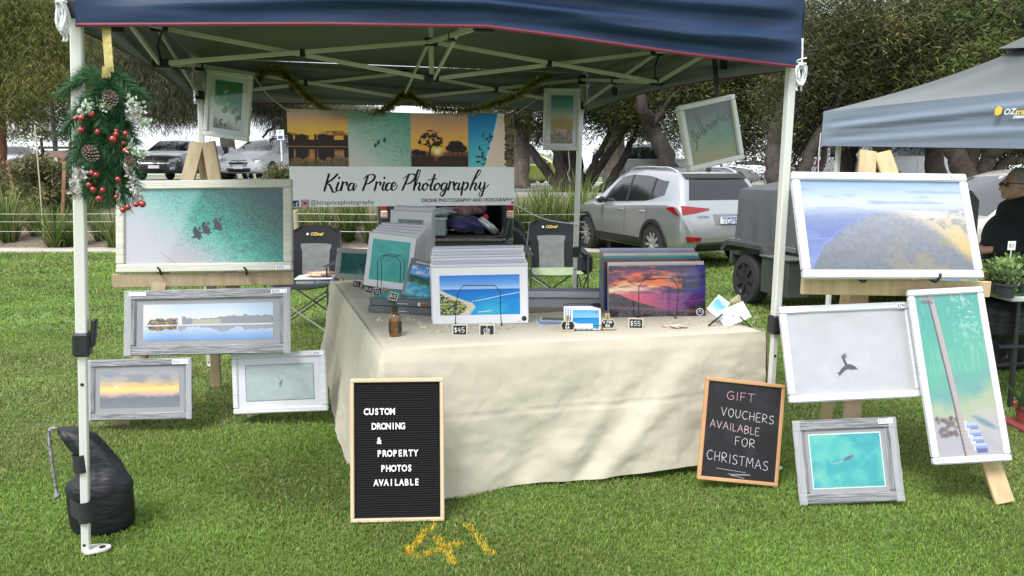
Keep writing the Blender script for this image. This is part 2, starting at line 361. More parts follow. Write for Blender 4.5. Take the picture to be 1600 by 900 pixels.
m_far = mat('far_grass', (.13, .17, .05), .95, var=.4, vs=.15, bump=.3, bs=5)
ground_sheet('lawn', -60, 60, -25, BED_Y - .1, 60, 60, m_soil)
ground_sheet('garden_bed_soil', -60, 60, BED_Y + .12, PARK_Y, 240, 60, mat('bark_mulch', (.25, .2, .15), .95, col2=(.1, .075, .055), vs=14, bump=1.0, bs=30), amp=.05)
ground_sheet('car_park', -90, 90, PARK_Y + .15, 48, 120, 60, mat('asphalt', (.21, .2, .195), .9, var=.2, vs=.6, bump=.2, bs=90))
ground_sheet('far_ground', -400, 400, 48.1, 900, 60, 40, m_far, gy=2)
# concrete edging between the lawn and the bed, kerb of the car park
mbk = MB()
for k in range(50):
    x = -50 + k * 2.0; j = random.uniform(-.004, .004)
    mbk.box((x + .004, BED_Y - .1, -.05), (x + 1.996, BED_Y + .5, .045 + j), .012)
struct(mbk.build('garden_edging', mat('pale_concrete', (.42, .39, .33), .9, var=.15, vs=5, bump=.2, bs=40)))
mk2 = MB()
for k in range(60):
    x = -60 + k * 2.0; z = float(zf(x + 1, PARK_Y))
    mk2.box((x + .005, PARK_Y, z - .1), (x + 1.995, PARK_Y + .15, z + .1), .015)
struct(mk2.build('car_park_kerb', mat('kerb_concrete', (.36, .35, .33), .9, var=.15, vs=5)))
mln = MB()
for k in range(-9, 14):
    x = k * 2.75 - .6
    A = np.array([[(x + a, 26 + b, float(zf(x + a, 26 + b)) + .006) for a in (0, .1)] for b in np.linspace(0, 5, 6)]); mln.grid(A)
struct(mln.build('parking_bay_lines', mat('road_paint', (.7, .7, .68), .8, var=.1, vs=10)))

# ------------------------------------------------------------------ turf: every blade is geometry, joined as one mass
def polydist(P, pts):
    d = np.full(len(P), 9.0)
    for (a, b) in zip(pts[:-1], pts[1:]):
        a, b = np.array(a), np.array(b); q = b - a; t = np.clip(((P - a) @ q) / (q @ q + 1e-9), 0, 1)
        d = np.minimum(d, np.hypot(*(P - a - t[:, None] * q).T))
    return d
def turf():
    Vs, Qs, Ts, Cs = [], [], [], []; off = 0
    paint = [[(G(x, y).x, G(x, y).y) for x, y in L] for L in
             ([(677, 822), (637, 867), (655, 871), (718, 851)], [(684, 845), (694, 858), (708, 882)], [(731, 824), (767, 867)])]
    for (y0, y1, n, hb, wb) in ((2.0, 3.0, 135000, .021, .0026), (3.0, 4.4, 160000, .021, .0032), (4.4, 7.2, 145000, .023, .005), (7.2, 11, 80000, .03, .010), (11, BED_Y - .12, 45000, .032, .018)):
        Y = np.sqrt(rng.uniform(y0 ** 2, y1 ** 2, n)); X = rng.uniform(-1, 1, n) * (.88 * Y + .6)
        h = hb * rng.uniform(.55, 1.25, n); long_ = rng.random(n) < .012; h[long_] *= 1.7
        pn = .5 + .5 * np.sin(X * 2.3 + 1.7 * np.sin(Y * 1.9)) * np.sin(Y * 2.7 + 1.3 * np.sin(X * 1.1)); tn = noise_at(X * 5 + 3, Y * 6)
        h *= .8 + .35 * tn
        a = rng.uniform(0, 2 * np.pi, n); lean = rng.uniform(.2, 1.15, n); la = rng.uniform(0, 2 * np.pi, n) + .0
        wx, wy = np.cos(a) * wb * rng.uniform(.5, 1, n), np.sin(a) * wb * rng.uniform(.5, 1, n)
        lx, ly = np.cos(la) * lean * h, np.sin(la) * lean * h; z0 = np.zeros(n) - .004
        b0 = np.stack([X - wx, Y - wy, z0], -1); b1 = np.stack([X + wx, Y + wy, z0], -1)
        m0 = np.stack([X - wx * .75 + lx * .35, Y - wy * .75 + ly * .35, h * .6], -1); m1 = np.stack([X + wx * .75 + lx * .35, Y + wy * .75 + ly * .35, h * .6], -1)
        tp = np.stack([X + lx, Y + ly, h * np.clip(1.1 - .35 * lean, .5, 1)], -1)
        V = np.stack([b0, b1, m1, m0, tp], 1).reshape(-1, 3); i = off + np.arange(n) * 5; off += 5 * n
        Qs.append(np.stack([i, i + 1, i + 2, i + 3], -1)); Ts.append(np.stack([i + 3, i + 2, i + 4], -1))
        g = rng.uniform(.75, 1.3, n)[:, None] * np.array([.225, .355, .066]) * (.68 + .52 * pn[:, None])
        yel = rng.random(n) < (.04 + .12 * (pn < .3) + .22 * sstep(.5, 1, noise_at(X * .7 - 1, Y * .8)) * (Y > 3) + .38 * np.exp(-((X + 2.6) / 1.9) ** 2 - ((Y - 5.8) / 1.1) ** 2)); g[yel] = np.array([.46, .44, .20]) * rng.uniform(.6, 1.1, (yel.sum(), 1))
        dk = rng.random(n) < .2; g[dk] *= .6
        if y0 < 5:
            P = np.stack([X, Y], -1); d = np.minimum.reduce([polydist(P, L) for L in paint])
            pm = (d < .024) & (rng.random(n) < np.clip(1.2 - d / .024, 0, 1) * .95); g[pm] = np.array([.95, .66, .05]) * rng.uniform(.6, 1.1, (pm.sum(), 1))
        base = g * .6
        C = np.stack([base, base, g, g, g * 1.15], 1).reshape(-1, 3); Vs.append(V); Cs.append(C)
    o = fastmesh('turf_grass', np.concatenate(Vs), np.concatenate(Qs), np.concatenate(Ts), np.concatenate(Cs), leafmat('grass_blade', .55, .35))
    tag(o, 'short green lawn grass with a yellow painted 4 and 1', 'grass', kind='stuff')
turf()
# loose straw-coloured clippings
# ------------------------------------------------------------------ plants
def leaf_arrays(base, n, L, w, spread, r, cols, droop=.8, seg=4, up=.9):
    V, C = [], []
    for _ in range(n):
        a = r.uniform(0, 2 * np.pi); tilt = abs(r.normal(0, spread)); l = L * r.uniform(.55, 1.1); d = np.array([np.cos(a), np.sin(a), 0]); sd = np.array([-np.sin(a), np.cos(a), 0])
        p = np.array(base) + d * r.uniform(0, .09) + sd * r.uniform(-.06, .06); ang = min(tilt, 1.1); ww = w * r.uniform(.6, 1.2); c = np.array(cols[r.integers(len(cols))]) * r.uniform(.7, 1.25)
        for k in range(seg + 1):
            t = k / seg; q = ww * (1 - t ** 2 * .95)
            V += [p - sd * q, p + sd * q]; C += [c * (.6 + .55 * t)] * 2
            ang2 = ang + droop * t * t * (1 + tilt); p = p + (d * np.sin(ang2) + np.array([0, 0, 1]) * np.cos(ang2)) * l / seg
    V = np.array(V); m = seg + 1; i = (np.arange(n) * m * 2)[:, None] + (np.arange(seg) * 2)[None]; i = i.ravel()
    return V, np.stack([i, i + 1, i + 3, i + 2], -1), np.array(C)
m_leaf = leafmat('strappy_leaf', .5, .3)
STRAP = []
for s in range(4):
    V, Q, C = leaf_arrays((0, 0, 0), 150, .95, .011, .38, np.random.default_rng(40 + s), [(.12, .2, .04), (.16, .25, .05), (.07, .13, .03), (.25, .27, .09)])
    V2, Q2, C2 = leaf_arrays((0, 0, 0), 22, 1.05, .004, .3, np.random.default_rng(60 + s), [(.4, .34, .2), (.3, .24, .14)], droop=.3)
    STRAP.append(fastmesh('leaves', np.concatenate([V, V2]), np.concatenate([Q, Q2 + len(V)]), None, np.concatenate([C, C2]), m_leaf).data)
for o in [o for o in S.objects if o.name.startswith('leaves')]: bpy.data.objects.remove(o)
k = 0
spots = [(-11.2, 'at the far left of the garden bed', 1.15), (-9.7, 'left of the gazebo leg', 1.0), (-8.45, 'just left of the gazebo leg, low down', 1.25), (-7.6, 'just right of the gazebo leg', 1.0), (-6.5, 'behind the green bauble garland', .9)]
def strap_plant(x, y, sc, label, rz=None):
    global k
    me = STRAP[k % 4]; o = bpy.data.objects.new('strap_leaf_plant', me); S.collection.objects.link(o)
    o.location = (x, y, float(zf(x, y)) - .03); o.scale = (sc, sc, sc); o.rotation_euler = (0, 0, k * 1.7); k += 1
    tag(o, label, 'plant', 'strappy green plants in the garden bed')
def XY(px, Y): d = D(px, 300, Y); return d.x
for px, Y, sc, lb in (
    (8, 15.9, 1.5, 'big strappy plant at the left edge of the picture'), (52, 16.4, 1.0, 'strappy plant between the left edge and the cane'),
    (104, 15.5, .95, 'low strappy plant left of the gazebo leg with the garland'), (150, 16.0, .9, 'strappy plant right of the gazebo leg under the garland'),
    (28, 17.4, 1.2, 'strappy plant in the second row at the left edge'), (78, 15.3, 1.1, 'strappy plant at the kerb between cane and stake'), (128, 17.2, 1.0, 'strappy plant in the second row behind the gazebo leg'), (172, 15.3, .95, 'strappy plant at the kerb left of the riders picture'),
    (455, 17.6, 1.2, 'strappy plant in the second row beside the banner edge'), (560, 17.4, 1.3, 'strappy plant in the second row left of the dark car'),
    (235, 15.8, .8, 'strappy plant hidden behind the big horse riders picture'), (470, 16.2, 1.2, 'strappy plant behind the left camp chair'),
    (500, 15.8, 1.4, 'big arching strappy plant right of the left camp chair'), (540, 16.1, 1.5, 'tall yellow green strappy plant left of the dark car'),
    (577, 15.9, 1.1, 'strappy plant at the left flank of the dark car'), (815, 15.9, 1.35, 'strappy plant right of the open boot'),
    (838, 15.6, 1.4, 'strappy plant behind the right camp chair, left one'), (862, 16.0, 1.45, 'strappy plant behind the right camp chair, middle one'),
    (886, 15.7, 1.4, 'strappy plant behind the right camp chair beside the leg'), (912, 16.0, 1.45, 'strappy plant right of the back gazebo leg'),
    (935, 16.8, 1.4, 'strappy plant at the bonnet of the silver hatchback'), (850, 17.6, 1.35, 'strappy plant in the second row of the bed'),
    (905, 17.8, 1.35, 'strappy plant in the second row by the tree trunk'), (980, 18.0, 1.0, 'strappy plant behind the silver hatchback')):
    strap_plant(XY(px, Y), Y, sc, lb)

def leaf_cloud(centers, radii, n, lw, ll, cols, seed, droop=.5, edge=.35, clump=.22, per=26):
    """many small leaf faces gathered in clumps through ellipsoids; returns V, quads, colours"""
    r = np.random.default_rng(seed); vol = np.array([a * b * c for a, b, c in radii]); nc = max(1, n // per)
    pick = r.choice(len(centers), nc, p=vol / vol.sum()); u = r.normal(size=(nc, 3)); u /= np.linalg.norm(u, axis=1)[:, None]
    rad = r.beta(2.2, 1.5, nc) * 1.22 ** (1 / 2); cc = np.array(centers)[pick] + u * rad[:, None] * np.array(radii)[pick]
    tone = r.uniform(.4, 1.55, nc); cidx = r.integers(len(cols), size=nc)
    ci = np.repeat(np.arange(nc), per); m = len(ci); s = clump * r.uniform(.6, 1.5, nc)[ci]
    off = r.normal(size=(m, 3)) * s[:, None] * np.array([1, 1, .75]); off[:, 2] -= abs(off[:, 0]) * droop * .5
    P = cc[ci] + off
    a = r.uniform(0, 2 * np.pi, m); d = np.stack([np.cos(a), np.sin(a), -droop + r.normal(0, .4, m)], -1); d /= np.linalg.norm(d, axis=1)[:, None]
    w = np.cross(d, r.normal(size=(m, 3))); w /= np.linalg.norm(w, axis=1)[:, None]
    l = ll * r.uniform(.6, 1.4, m)[:, None]; q = lw * r.uniform(.6, 1.3, m)[:, None]
    V = np.stack([P - w * q, P + w * q, P + d * l], 1).reshape(-1, 3)
    c = np.array(cols)[cidx[ci]] * (tone[ci] * r.uniform(.8, 1.2, m))[:, None]
    i = np.arange(m) * 3; return V, np.stack([i, i + 1, i + 2], -1), np.repeat(c, 3, 0)
m_tree_leaf = leafmat('tree_leaf', .6, .3); m_bark = mat('dark_bark', (.036, .029, .024), .95, var=.4, vs=9, st=(1, 1, .25), bump=1.0, bs=14, bst=(1, 1, .2))
m_bark2 = mat('tan_bark', (.13, .105, .085), .95, var=.35, vs=7, st=(1, 1, .3), bump=1.0, bs=12, bst=(1, 1, .25))
GRN = [(.10, .13, .03), (.075, .105, .028), (.135, .16, .04), (.055, .08, .025)]
DRK = [(.05, .07, .025), (.035, .055, .02), (.07, .09, .03), (.09, .085, .045)]
OLV = [(.09, .1, .035), (.12, .125, .04), (.06, .075, .028), (.15, .135, .075)]
def limb(P, r0, r1, wob=.05, n=10, seed=0):
    r = np.random.default_rng(seed); Q = smooth_line(P, n); m = len(Q)
    Q = [np.array(q) + (r.normal(0, wob, 3) if 0 < i < m - 1 else 0) for i, q in enumerate(Q)]
    return Q, [r0 + (r1 - r0) * i / (m - 1) for i in range(m)]
def tree(name, label, Y, trunks, blobs, n, cols, seed, bark=m_bark, lw=.05, ll=.28, clump=.3, group='trees round the car park', droop=.6, twigs=60, edge=.35):
    """trunks: lists of (px,py,radius) rising from the ground; blobs: (px,py,Y,rx,ry,rz) crown ellipsoids"""
    P0 = D(trunks[0][0][0], trunks[0][0][1], Y); base = Vector((P0.x, Y, float(zf(P0.x, Y))))
    t = thing(name, label, 'tree', base, group); mb = MB()
    for k, T in enumerate(trunks):
        P = [D(x, y, Y + (random.uniform(-.4, .4) if i else 0)) for i, (x, y, r) in enumerate(T)]
        if k == 0 or T[0][1] > 255: P[0].z = min(P[0].z, float(zf(P[0].x, P[0].y)) - .1)
        Q, R = limb(P, T[0][2], T[-1][2], .025, 6, seed + k); mb.tube(Q, R, 9)
    mb.build('trunk', bark, t, smooth=True, world=True)
    C = [tuple(D(b[0], b[1], b[2])) for b in blobs]; Rr = [b[3:6] for b in blobs]
    r = np.random.default_rng(seed + 9); tw = MB(); tp = [D(*T[-1][:2], Y) for T in trunks]
    for q in range(twigs):
        b = r.integers(len(C)); c = Vector(C[b]); s = min(tp, key=lambda p: (p - c).length); u = Vector(r.normal(size=3)).normalized()
        e = c + Vector([u[i] * Rr[b][i] * r.uniform(.4, 1) for i in range(3)]); st = s.lerp(c, r.uniform(.1, .9)); mid = st.lerp(e, .5) + Vector(r.normal(0, .25, 3))
        tw.tube(smooth_line([st, mid, e], 4), [.03, .028, .026, .022, .018, .014, .011, .009, .007][:9], 4, False)
    tw.build('branches', bark, t, world=True)
    V, Q, Cc = leaf_cloud(C, Rr, int(n * 2.3), lw * .33, ll * .62, cols, seed, droop, clump=clump * .85, edge=edge, per=44)
    o = fastmesh('crown', V - np.array(base), Q, None, Cc, m_tree_leaf, t); return t
# right and centre trees
tree('spreading_tree', 'dark spreading tree with several leaning trunks behind the right camp chair', 23,
     [[(900, 312, .42), (893, 250, .32), (884, 200, .28), (880, 140, .22)], [(905, 310, .2), (925, 280, .12), (975, 205, .07), (1010, 165, .04)], [(912, 312, .2), (950, 288, .12), (985, 225, .08), (1000, 190, .05)],
      [(890, 312, .2), (850, 262, .1), (815, 212, .06), (800, 190, .04)], [(905, 305, .16), (925, 262, .09), (948, 215, .06), (958, 180, .04)], [(884, 312, .24), (876, 260, .2), (866, 215, .15), (850, 180, .1)]],
     [(880, 90, 23, 3.2, 3, 1.6), (960, 185, 22.5, .95, .9, .62), (935, 172, 23, .7, .8, .5), (1000, 175, 23, 1.0, 1, .55), (850, 205, 24, .9, 1, .45), (812, 190, 24, .9, 1, .45), (1040, 110, 24, 2.0, 1.8, 1.1), (915, 150, 23, 1.2, 1, .8)], 34000, GRN + DRK + [(.2, .22, .06), (.16, .18, .04)], 11, twigs=110)
tree('leaning_tree', 'tree with one thick trunk leaning left over the silver car', 21,
     [[(1056, 300, .3), (1040, 245, .27), (1018, 195, .22), (1003, 165, .16), (995, 110, .1)], [(1018, 195, .12), (1040, 165, .09), (1060, 130, .05)]],
     [(1090, 150, 21.5, 1.3, 1, .9), (1120, 90, 22, 1.9, 1.5, 1.3), (1040, 130, 22, 1.0, 1, .8), (1180, 170, 22, 1.0, 1, 1.2), (1190, 60, 22, 2.0, 1.5, 1.5), (1150, 220, 23, .9, .9, .55)], 28000, OLV + GRN[:2] + [(.19, .2, .06)], 12, twigs=110)
tree('straight_tree', 'tan straight trunk standing behind the dark spreading tree', 30,
     [[(958, 285, .48), (960, 240, .42), (964, 190, .36), (968, 120, .25)]], [(965, 120, 30, 2.5, 2, 1.8), (1010, 200, 31, 1.6, 1.5, .6), (1050, 215, 32, 1.8, 1.5, .7)], 9000, DRK, 13, bark=m_bark2, twigs=40)
tree('straight_tree', 'tan trunk just right of the hanging banner', 29,
     [[(812, 285, .42), (815, 230, .36), (818, 170, .3), (822, 90, .2)]], [(815, 120, 29, 2.5, 2, 1.8), (830, 200, 30, 1.2, 1, .5), (770, 160, 30, 2, 2, 1)], 9000, DRK, 14, bark=m_bark2, twigs=40)
tree('weeping_tree', 'big dark tree between the two gazebos with drooping bare twigs', 19,
     [[(1218, 345, .3), (1213, 290, .25), (1208, 230, .2), (1225, 160, .14), (1260, 90, .08)], [(1245, 330, .2), (1262, 250, .13), (1290, 190, .09), (1335, 120, .05)], [(1262, 300, .1), (1300, 215, .07), (1360, 130, .04)]],
     [(1330, 60, 19, 2.0, 1.6, 1.6), (1270, 150, 19.5, 1.2, 1.2, 1.2), (1400, 110, 20, 1.9, 1.4, 1.1), (1480, 40, 19, 2.0, 1.4, 1.3), (1235, 235, 20, .7, .7, .9), (1560, 20, 19, 1.6, 1.4, 1.1), (1300, 190, 21, 1.4, 1.1, .55), (1225, 130, 18.5, .6, .7, 1.1)], 46000, OLV + DRK + [(.2, .2, .07)], 15, bark=mat('grey_bark', (.075, .065, .055), .95, var=.35, vs=8, bump=1.0, bs=14), twigs=330, lw=.04, ll=.24)
tree('forked_tree', 'forked dark trunk seen through the gap left of the right easel top', 27,
     [[(1318, 300, .4), (1322, 262, .3), (1312, 232, .22), (1300, 180, .14)], [(1322, 262, .22), (1335, 232, .18), (1350, 180, .12)]],
     [(1320, 120, 27, 2.4, 2, 1.7), (1400, 150, 27, 2.2, 2, 1.3)], 9000, DRK + OLV, 16, twigs=50)
tree('upright_tree', 'thick dark trunk standing behind the top of the right easel', 25, [[(1385, 310, .36), (1380, 260, .33), (1376, 220, .3), (1370, 150, .2)]],
     [(1370, 90, 25, 2.4, 2, 1.8), (1440, 150, 25.5, 1.8, 1.5, 1.0)], 9000, DRK + OLV, 17, twigs=50)
tree('upright_tree', 'dark trunk right of the white van under the blue canopy', 24, [[(1462, 310, .34), (1460, 260, .33), (1458, 222, .33), (1455, 150, .2)]],
     [(1480, 90, 24, 2.6, 2, 1.8), (1490, 200, 25, 1.3, 1, .35)], 9000, OLV, 18, twigs=50)
tree('fanned_tree', 'brown tree whose limbs fan out behind the man', 18,
     [[(1515, 330, .34), (1508, 280, .26), (1490, 235, .2), (1475, 190, .14)], [(1515, 300, .24), (1516, 255, .2), (1518, 190, .14)], [(1520, 300, .22), (1545, 250, .16), (1580, 225, .12), (1620, 200, .08)], [(1520, 290, .15), (1560, 262, .1), (1600, 250, .08), (1640, 235, .05)]],
     [(1540, 80, 18, 2.4, 1.8, 1.6), (1590, 235, 18.5, 1.0, .9, .32), (1560, 215, 19, 1.2, 1, .4)], 12000, GRN + OLV, 19, bark=mat('brown_bark', (.06, .046, .036), .95, var=.35, vs=8, bump=1.0, bs=14), twigs=60)
# left trees
tree('feathery_tree', 'light green feathery tree hanging down at the top left corner', 20,
     [[(2, 345, .12), (4, 280, .11), (3, 200, .1), (0, 100, .08)]],
     [(20, 20, 20, 1.5, 1.4, 1.1), (10, 110, 19.5, .8, .9, 1.0), (60, 120, 19, .55, .6, .8), (30, 165, 19.5, .6, .7, .6), (85, 60, 20, .8, .9, .9), (-60, 80, 20, 1.3, 1.3, 1.5), (95, 125, 20, .35, .4, .4)], 36000, [(.17, .18, .04), (.13, .15, .035), (.2, .2, .06), (.09, .1, .03)], 21, bark=mat('red_bark', (.17, .075, .04), .9, var=.3, vs=6, bump=.6, bs=14), droop=1.1, lw=.03, ll=.26, twigs=90)
tree('tiered_pine', 'dark tiered pine behind the hanging garland with bright gaps of sky', 30,
     [[(118, 285, .3), (120, 200, .25), (124, 100, .18), (128, 0, .1)]],
     [(130, 30, 30, 2.6, 2.2, .55), (100, 75, 30, 2.8, 2.2, .32), (160, 100, 30, 2.8, 2.2, .35), (70, 150, 30, 1.9, 2, .25), (180, 140, 30, 2.6, 2, .4), (110, 125, 30, 2.6, 2, .28), (60, 185, 30, 1.5, 1.5, .14), (130, 175, 30, 1.8, 1.8, .2), (95, 207, 30, 1.5, 1.5, .14), (40, 212, 31, 1.6, 1.5, .16), (150, 205, 30, 1.6, 1.6, .2)], 24000, DRK + [(.1, .12, .035)], 22, droop=.15, twigs=70, clump=.24)
tree('drooping_tree', 'tall tree with grey green hanging foliage behind the gazebo left leg', 33,
     [[(358, 280, .36), (357, 240, .33), (354, 190, .3), (345, 100, .25)], [(352, 200, .2), (330, 160, .12), (300, 130, .07)]],
     [(220, 90, 27, 1.8, 1.6, 1.5), (265, 140, 26.5, 1.3, 1.2, .8), (235, 172, 27, .8, 1, .3), (290, 170, 27, 1.1, 1.2, .35), (205, 130, 28, .9, 1.0, .6), (340, 95, 27, 2.2, 1.8, 1.1), (170, 60, 28, 1.6, 1.5, 1.0)], 40000, [(.11, .115, .06), (.08, .09, .04), (.14, .13, .075), (.06, .07, .03)], 23, bark=m_bark2, droop=1.6, ll=.42, lw=.025, twigs=110)
tree('drooping_tree', 'tree with long hanging foliage behind the white hatchback', 29,
     [[(505, 290, .35), (480, 245, .3), (470, 200, .2), (450, 175, .12)], [(470, 215, .1), (440, 190, .07), (410, 215, .04)]],
     [(425, 165, 29, .95, 1, .6), (410, 150, 29, 1.0, 1, .5), (452, 190, 31.5, .7, 1, .6), (520, 180, 29, 2, 2, 1), (440, 130, 29, 2, 1.5, .8), (462, 225, 32, .4, .5, .3)], 24000, [(.1, .11, .05), (.07, .085, .035), (.12, .12, .07), (.05, .065, .03)], 24, droop=1.7, ll=.42, lw=.025, twigs=70)

# shrub of grasses in the bed at the left, stakes, cane, wires
def bush(name, label, px, py, Y, radii, n, cols, seed, group=None, lw=.02, ll=.12, clump=.09, droop=-.6):
    P = D(px, py, Y); zb = float(zf(P.x, Y)); t = thing(name, label, 'plant', (P.x, Y, zb), group)
    C = [(0, 0, radii[2] * .9), (radii[0] * .5, 0, radii[2] * .55), (-radii[0] * .5, 0, radii[2] * .6)]; R = [radii, tuple(.6 * r for r in radii), tuple(.6 * r for r in radii)]
    V, Q, Cc = leaf_cloud(C, R, n, lw, ll, cols, seed, droop, clump=clump, edge=.05); fastmesh('foliage', V, Q, None, Cc, m_tree_leaf, t)
    mb = MB(); r = np.random.default_rng(seed)
    for _ in range(14):
        a = r.uniform(0, 6.28); s = r.uniform(.3, .9); mb.tube([(0, 0, 0), (math.cos(a) * radii[0] * s * .4, math.sin(a) * radii[1] * s * .4, radii[2] * .8), (math.cos(a) * radii[0] * s, math.sin(a) * radii[1] * s, radii[2] * 1.7)], [.012, .008, .004], 5)
    mb.build('stems', m_bark, t)
BUSH = [(.12, .14, .05), (.17, .17, .07), (.08, .1, .035), (.24, .2, .11)]
bush('native_shrub', 'wispy olive shrub staked up between two timber stakes', 66, 330, 17.5, (.7, .6, .8), 11000, BUSH, 31)
bush('native_shrub', 'small green shrub behind the gazebo leg under the garland', 150, 320, 18.5, (.5, .5, .55), 7000, BUSH, 32)
bush('native_shrub', 'brown tipped shrub at the left edge by the red trunk', 8, 320, 18, (.4, .4, .5), 5000, [(.2, .16, .09), (.14, .15, .06)], 33)
bush('native_shrub', 'low shrub beside the foot of the sign post', 440, 320, 19.5, (.35, .35, .4), 4000, BUSH, 34)
m_stake = mat('hardwood_stake', (.36, .2, .12), .85, var=.25, vs=6, st=(1, 1, .2))
for (a, b, lb) in (((12, 250), (28, 300), 'rough timber stake leaning right at the left edge of the bed'), ((101, 252), (94, 325), 'rough timber stake beside the gazebo leg')):
    P, Q = D(*a, 17.2), D(*b, 17.2); Q.z = float(zf(Q.x, 17.2)) - .1
    tag(MB().bar(P, Q, .07, .04, (0, 1, 0)).build('garden_stake', m_stake), lb, 'stake', 'timber garden stakes')
P, Q = D(54, 195, 16.2), D(68, 372, 16.2); tag(MB().tube([Q, P.lerp(Q, .5) + Vector((.01, 0, 0)), P], .012, 6).build('bamboo_cane', mat('cane', (.55, .48, .32), .7)), 'thin pale cane leaning in the garden bed', 'cane')
# wire fence
m_post = mat('weathered_post', (.3, .26, .19), .9, var=.3, vs=5, st=(1, 1, .2), bump=.5, bs=20); m_wire = mat('fence_wire', (.36, .36, .33), .45, metal=.6)
t = thing('wire_fence', 'low post and wire fence running along the garden bed', 'fence', (0, 15.3, 0))
fx = [XY(p, 15.3) for p in (-260, -90, 243, 461, 700, 952, 1150, 1400, 1650)]
for x in fx:
    MB().lathe([(.06, -.2), (.06, .0), (.055, .78), (.04, .8)], Matrix.Translation((x, .15 if False else 0, float(zf(x, 15.3)))), 12).build('post', m_post, t)
for z in (.36, .56, .72):
    mb = MB()
    for a, b in zip(fx[:-1], fx[1:]): mb.tube(smooth_line([(a, -.03, z + float(zf(a, 15.3))), ((a + b) / 2, -.03, z - .012 + float(zf(a, 15.3))), (b, -.03, z + float(zf(b, 15.3)))], 3), .0045, 5)
    mb.build('wire', m_wire, t)
# timber edging beam higher in the bed
m_slp = mat('sleeper', (.3, .25, .18), .9, var=.3, vs=4, st=(.3, 1, 1))
for i, (a, b) in enumerate(((-200, 115), (118, 440))):
    x0, x1 = XY(a, 18.6), XY(b, 18.6); z = float(zf((x0 + x1) / 2, 18.6))
    tag(MB().box((x0, 18.5, z - .06), (x1, 18.66, z + .13), .01).build('timber_sleeper', m_slp), ('long timber sleeper edging the bed at the left edge', 'long timber sleeper edging the bed behind the horse riders picture')[i], 'sleeper', 'timber edging of the upper bed')
# sign on post
P = D(441, 262, 22.5); zb = float(zf(P.x, 22.5)); t = thing('parking_sign', 'small white parking sign on a thin white post', 'sign', (P.x, 22.5, zb))
top = D(441, 203, 22.5).z - zb
MB().lathe([(.025, 0), (.025, top)], Matrix(), 8).build('post', mat('white_paint', (.75, .75, .74), .5), t)
MB().box((-.11, -.04, top - .3), (.11, -.027, top), .004).build('sign_panel', mat('white_paint'), t)
text('P', .13, Matrix.Translation((0, -.043, top - .08)), mat('sign_blue', (.03, .08, .35), .5), t)
MB().box((-.07, -.045, top - .26), (.07, -.0415, top - .17)).build('blue_patch', mat('sign_blue'), t)
# dark light poles
for (px, top_, bot, Y, r, lb) in ((79, 150, 232, 28, .09, 'black lamp post behind the left end of the garden bed'), (64, 215, 240, 32, .07, 'short dark post left of the black lamp post')):
    P = D(px, top_, Y); zb = float(zf(P.x, Y)); tag(MB().lathe([(r * 1.6, 0), (r * 1.6, .5), (r, .55), (r * .8, P.z - zb)], Matrix.Translation((P.x, Y, zb)), 10).build('lamp_post', mat('black_steel', (.03, .03, .035), .5)), lb, 'pole')
# notice board with a poster at the left
P = D(98, 248, 24); zb = float(zf(P.x, 24)); t = thing('notice_board', 'grey framed notice board with a red and black poster', 'notice board', (P.x, 24, zb), M=Matrix.Translation((P.x, 24, zb)))
w = .62; h1 = D(98, 229, 24).z - zb
for s in (-1, 1): MB().box((s * w - .04, -.04, 0), (s * w + .04, .04, h1)).build('post', mat('black_steel'), t)
MB().box((-w + .04, -.02, h1 - 1.0), (w - .04, .02, h1 - .12), .01).build('panel', mat('board_tan', (.42, .37, .32), .8, var=.1), t)
MB().box((-w - .1, -.08, h1 - .07), (w + .1, .08, h1)).build('cap', mat('black_steel'), t)
pp = Paint(120, 100, (150, 120, 110)).ell(.75, .5, .32, .45, (30, 28, 32)).ell(.3, .6, .2, .5, (150, 60, 62), .6, .4).ell(.3, .35, .1, .2, (200, 190, 185))
quad_uv('poster', artmat('poster_print', pp.a), t, Matrix(), .95, .8, -.0235, None, h1 - .98)

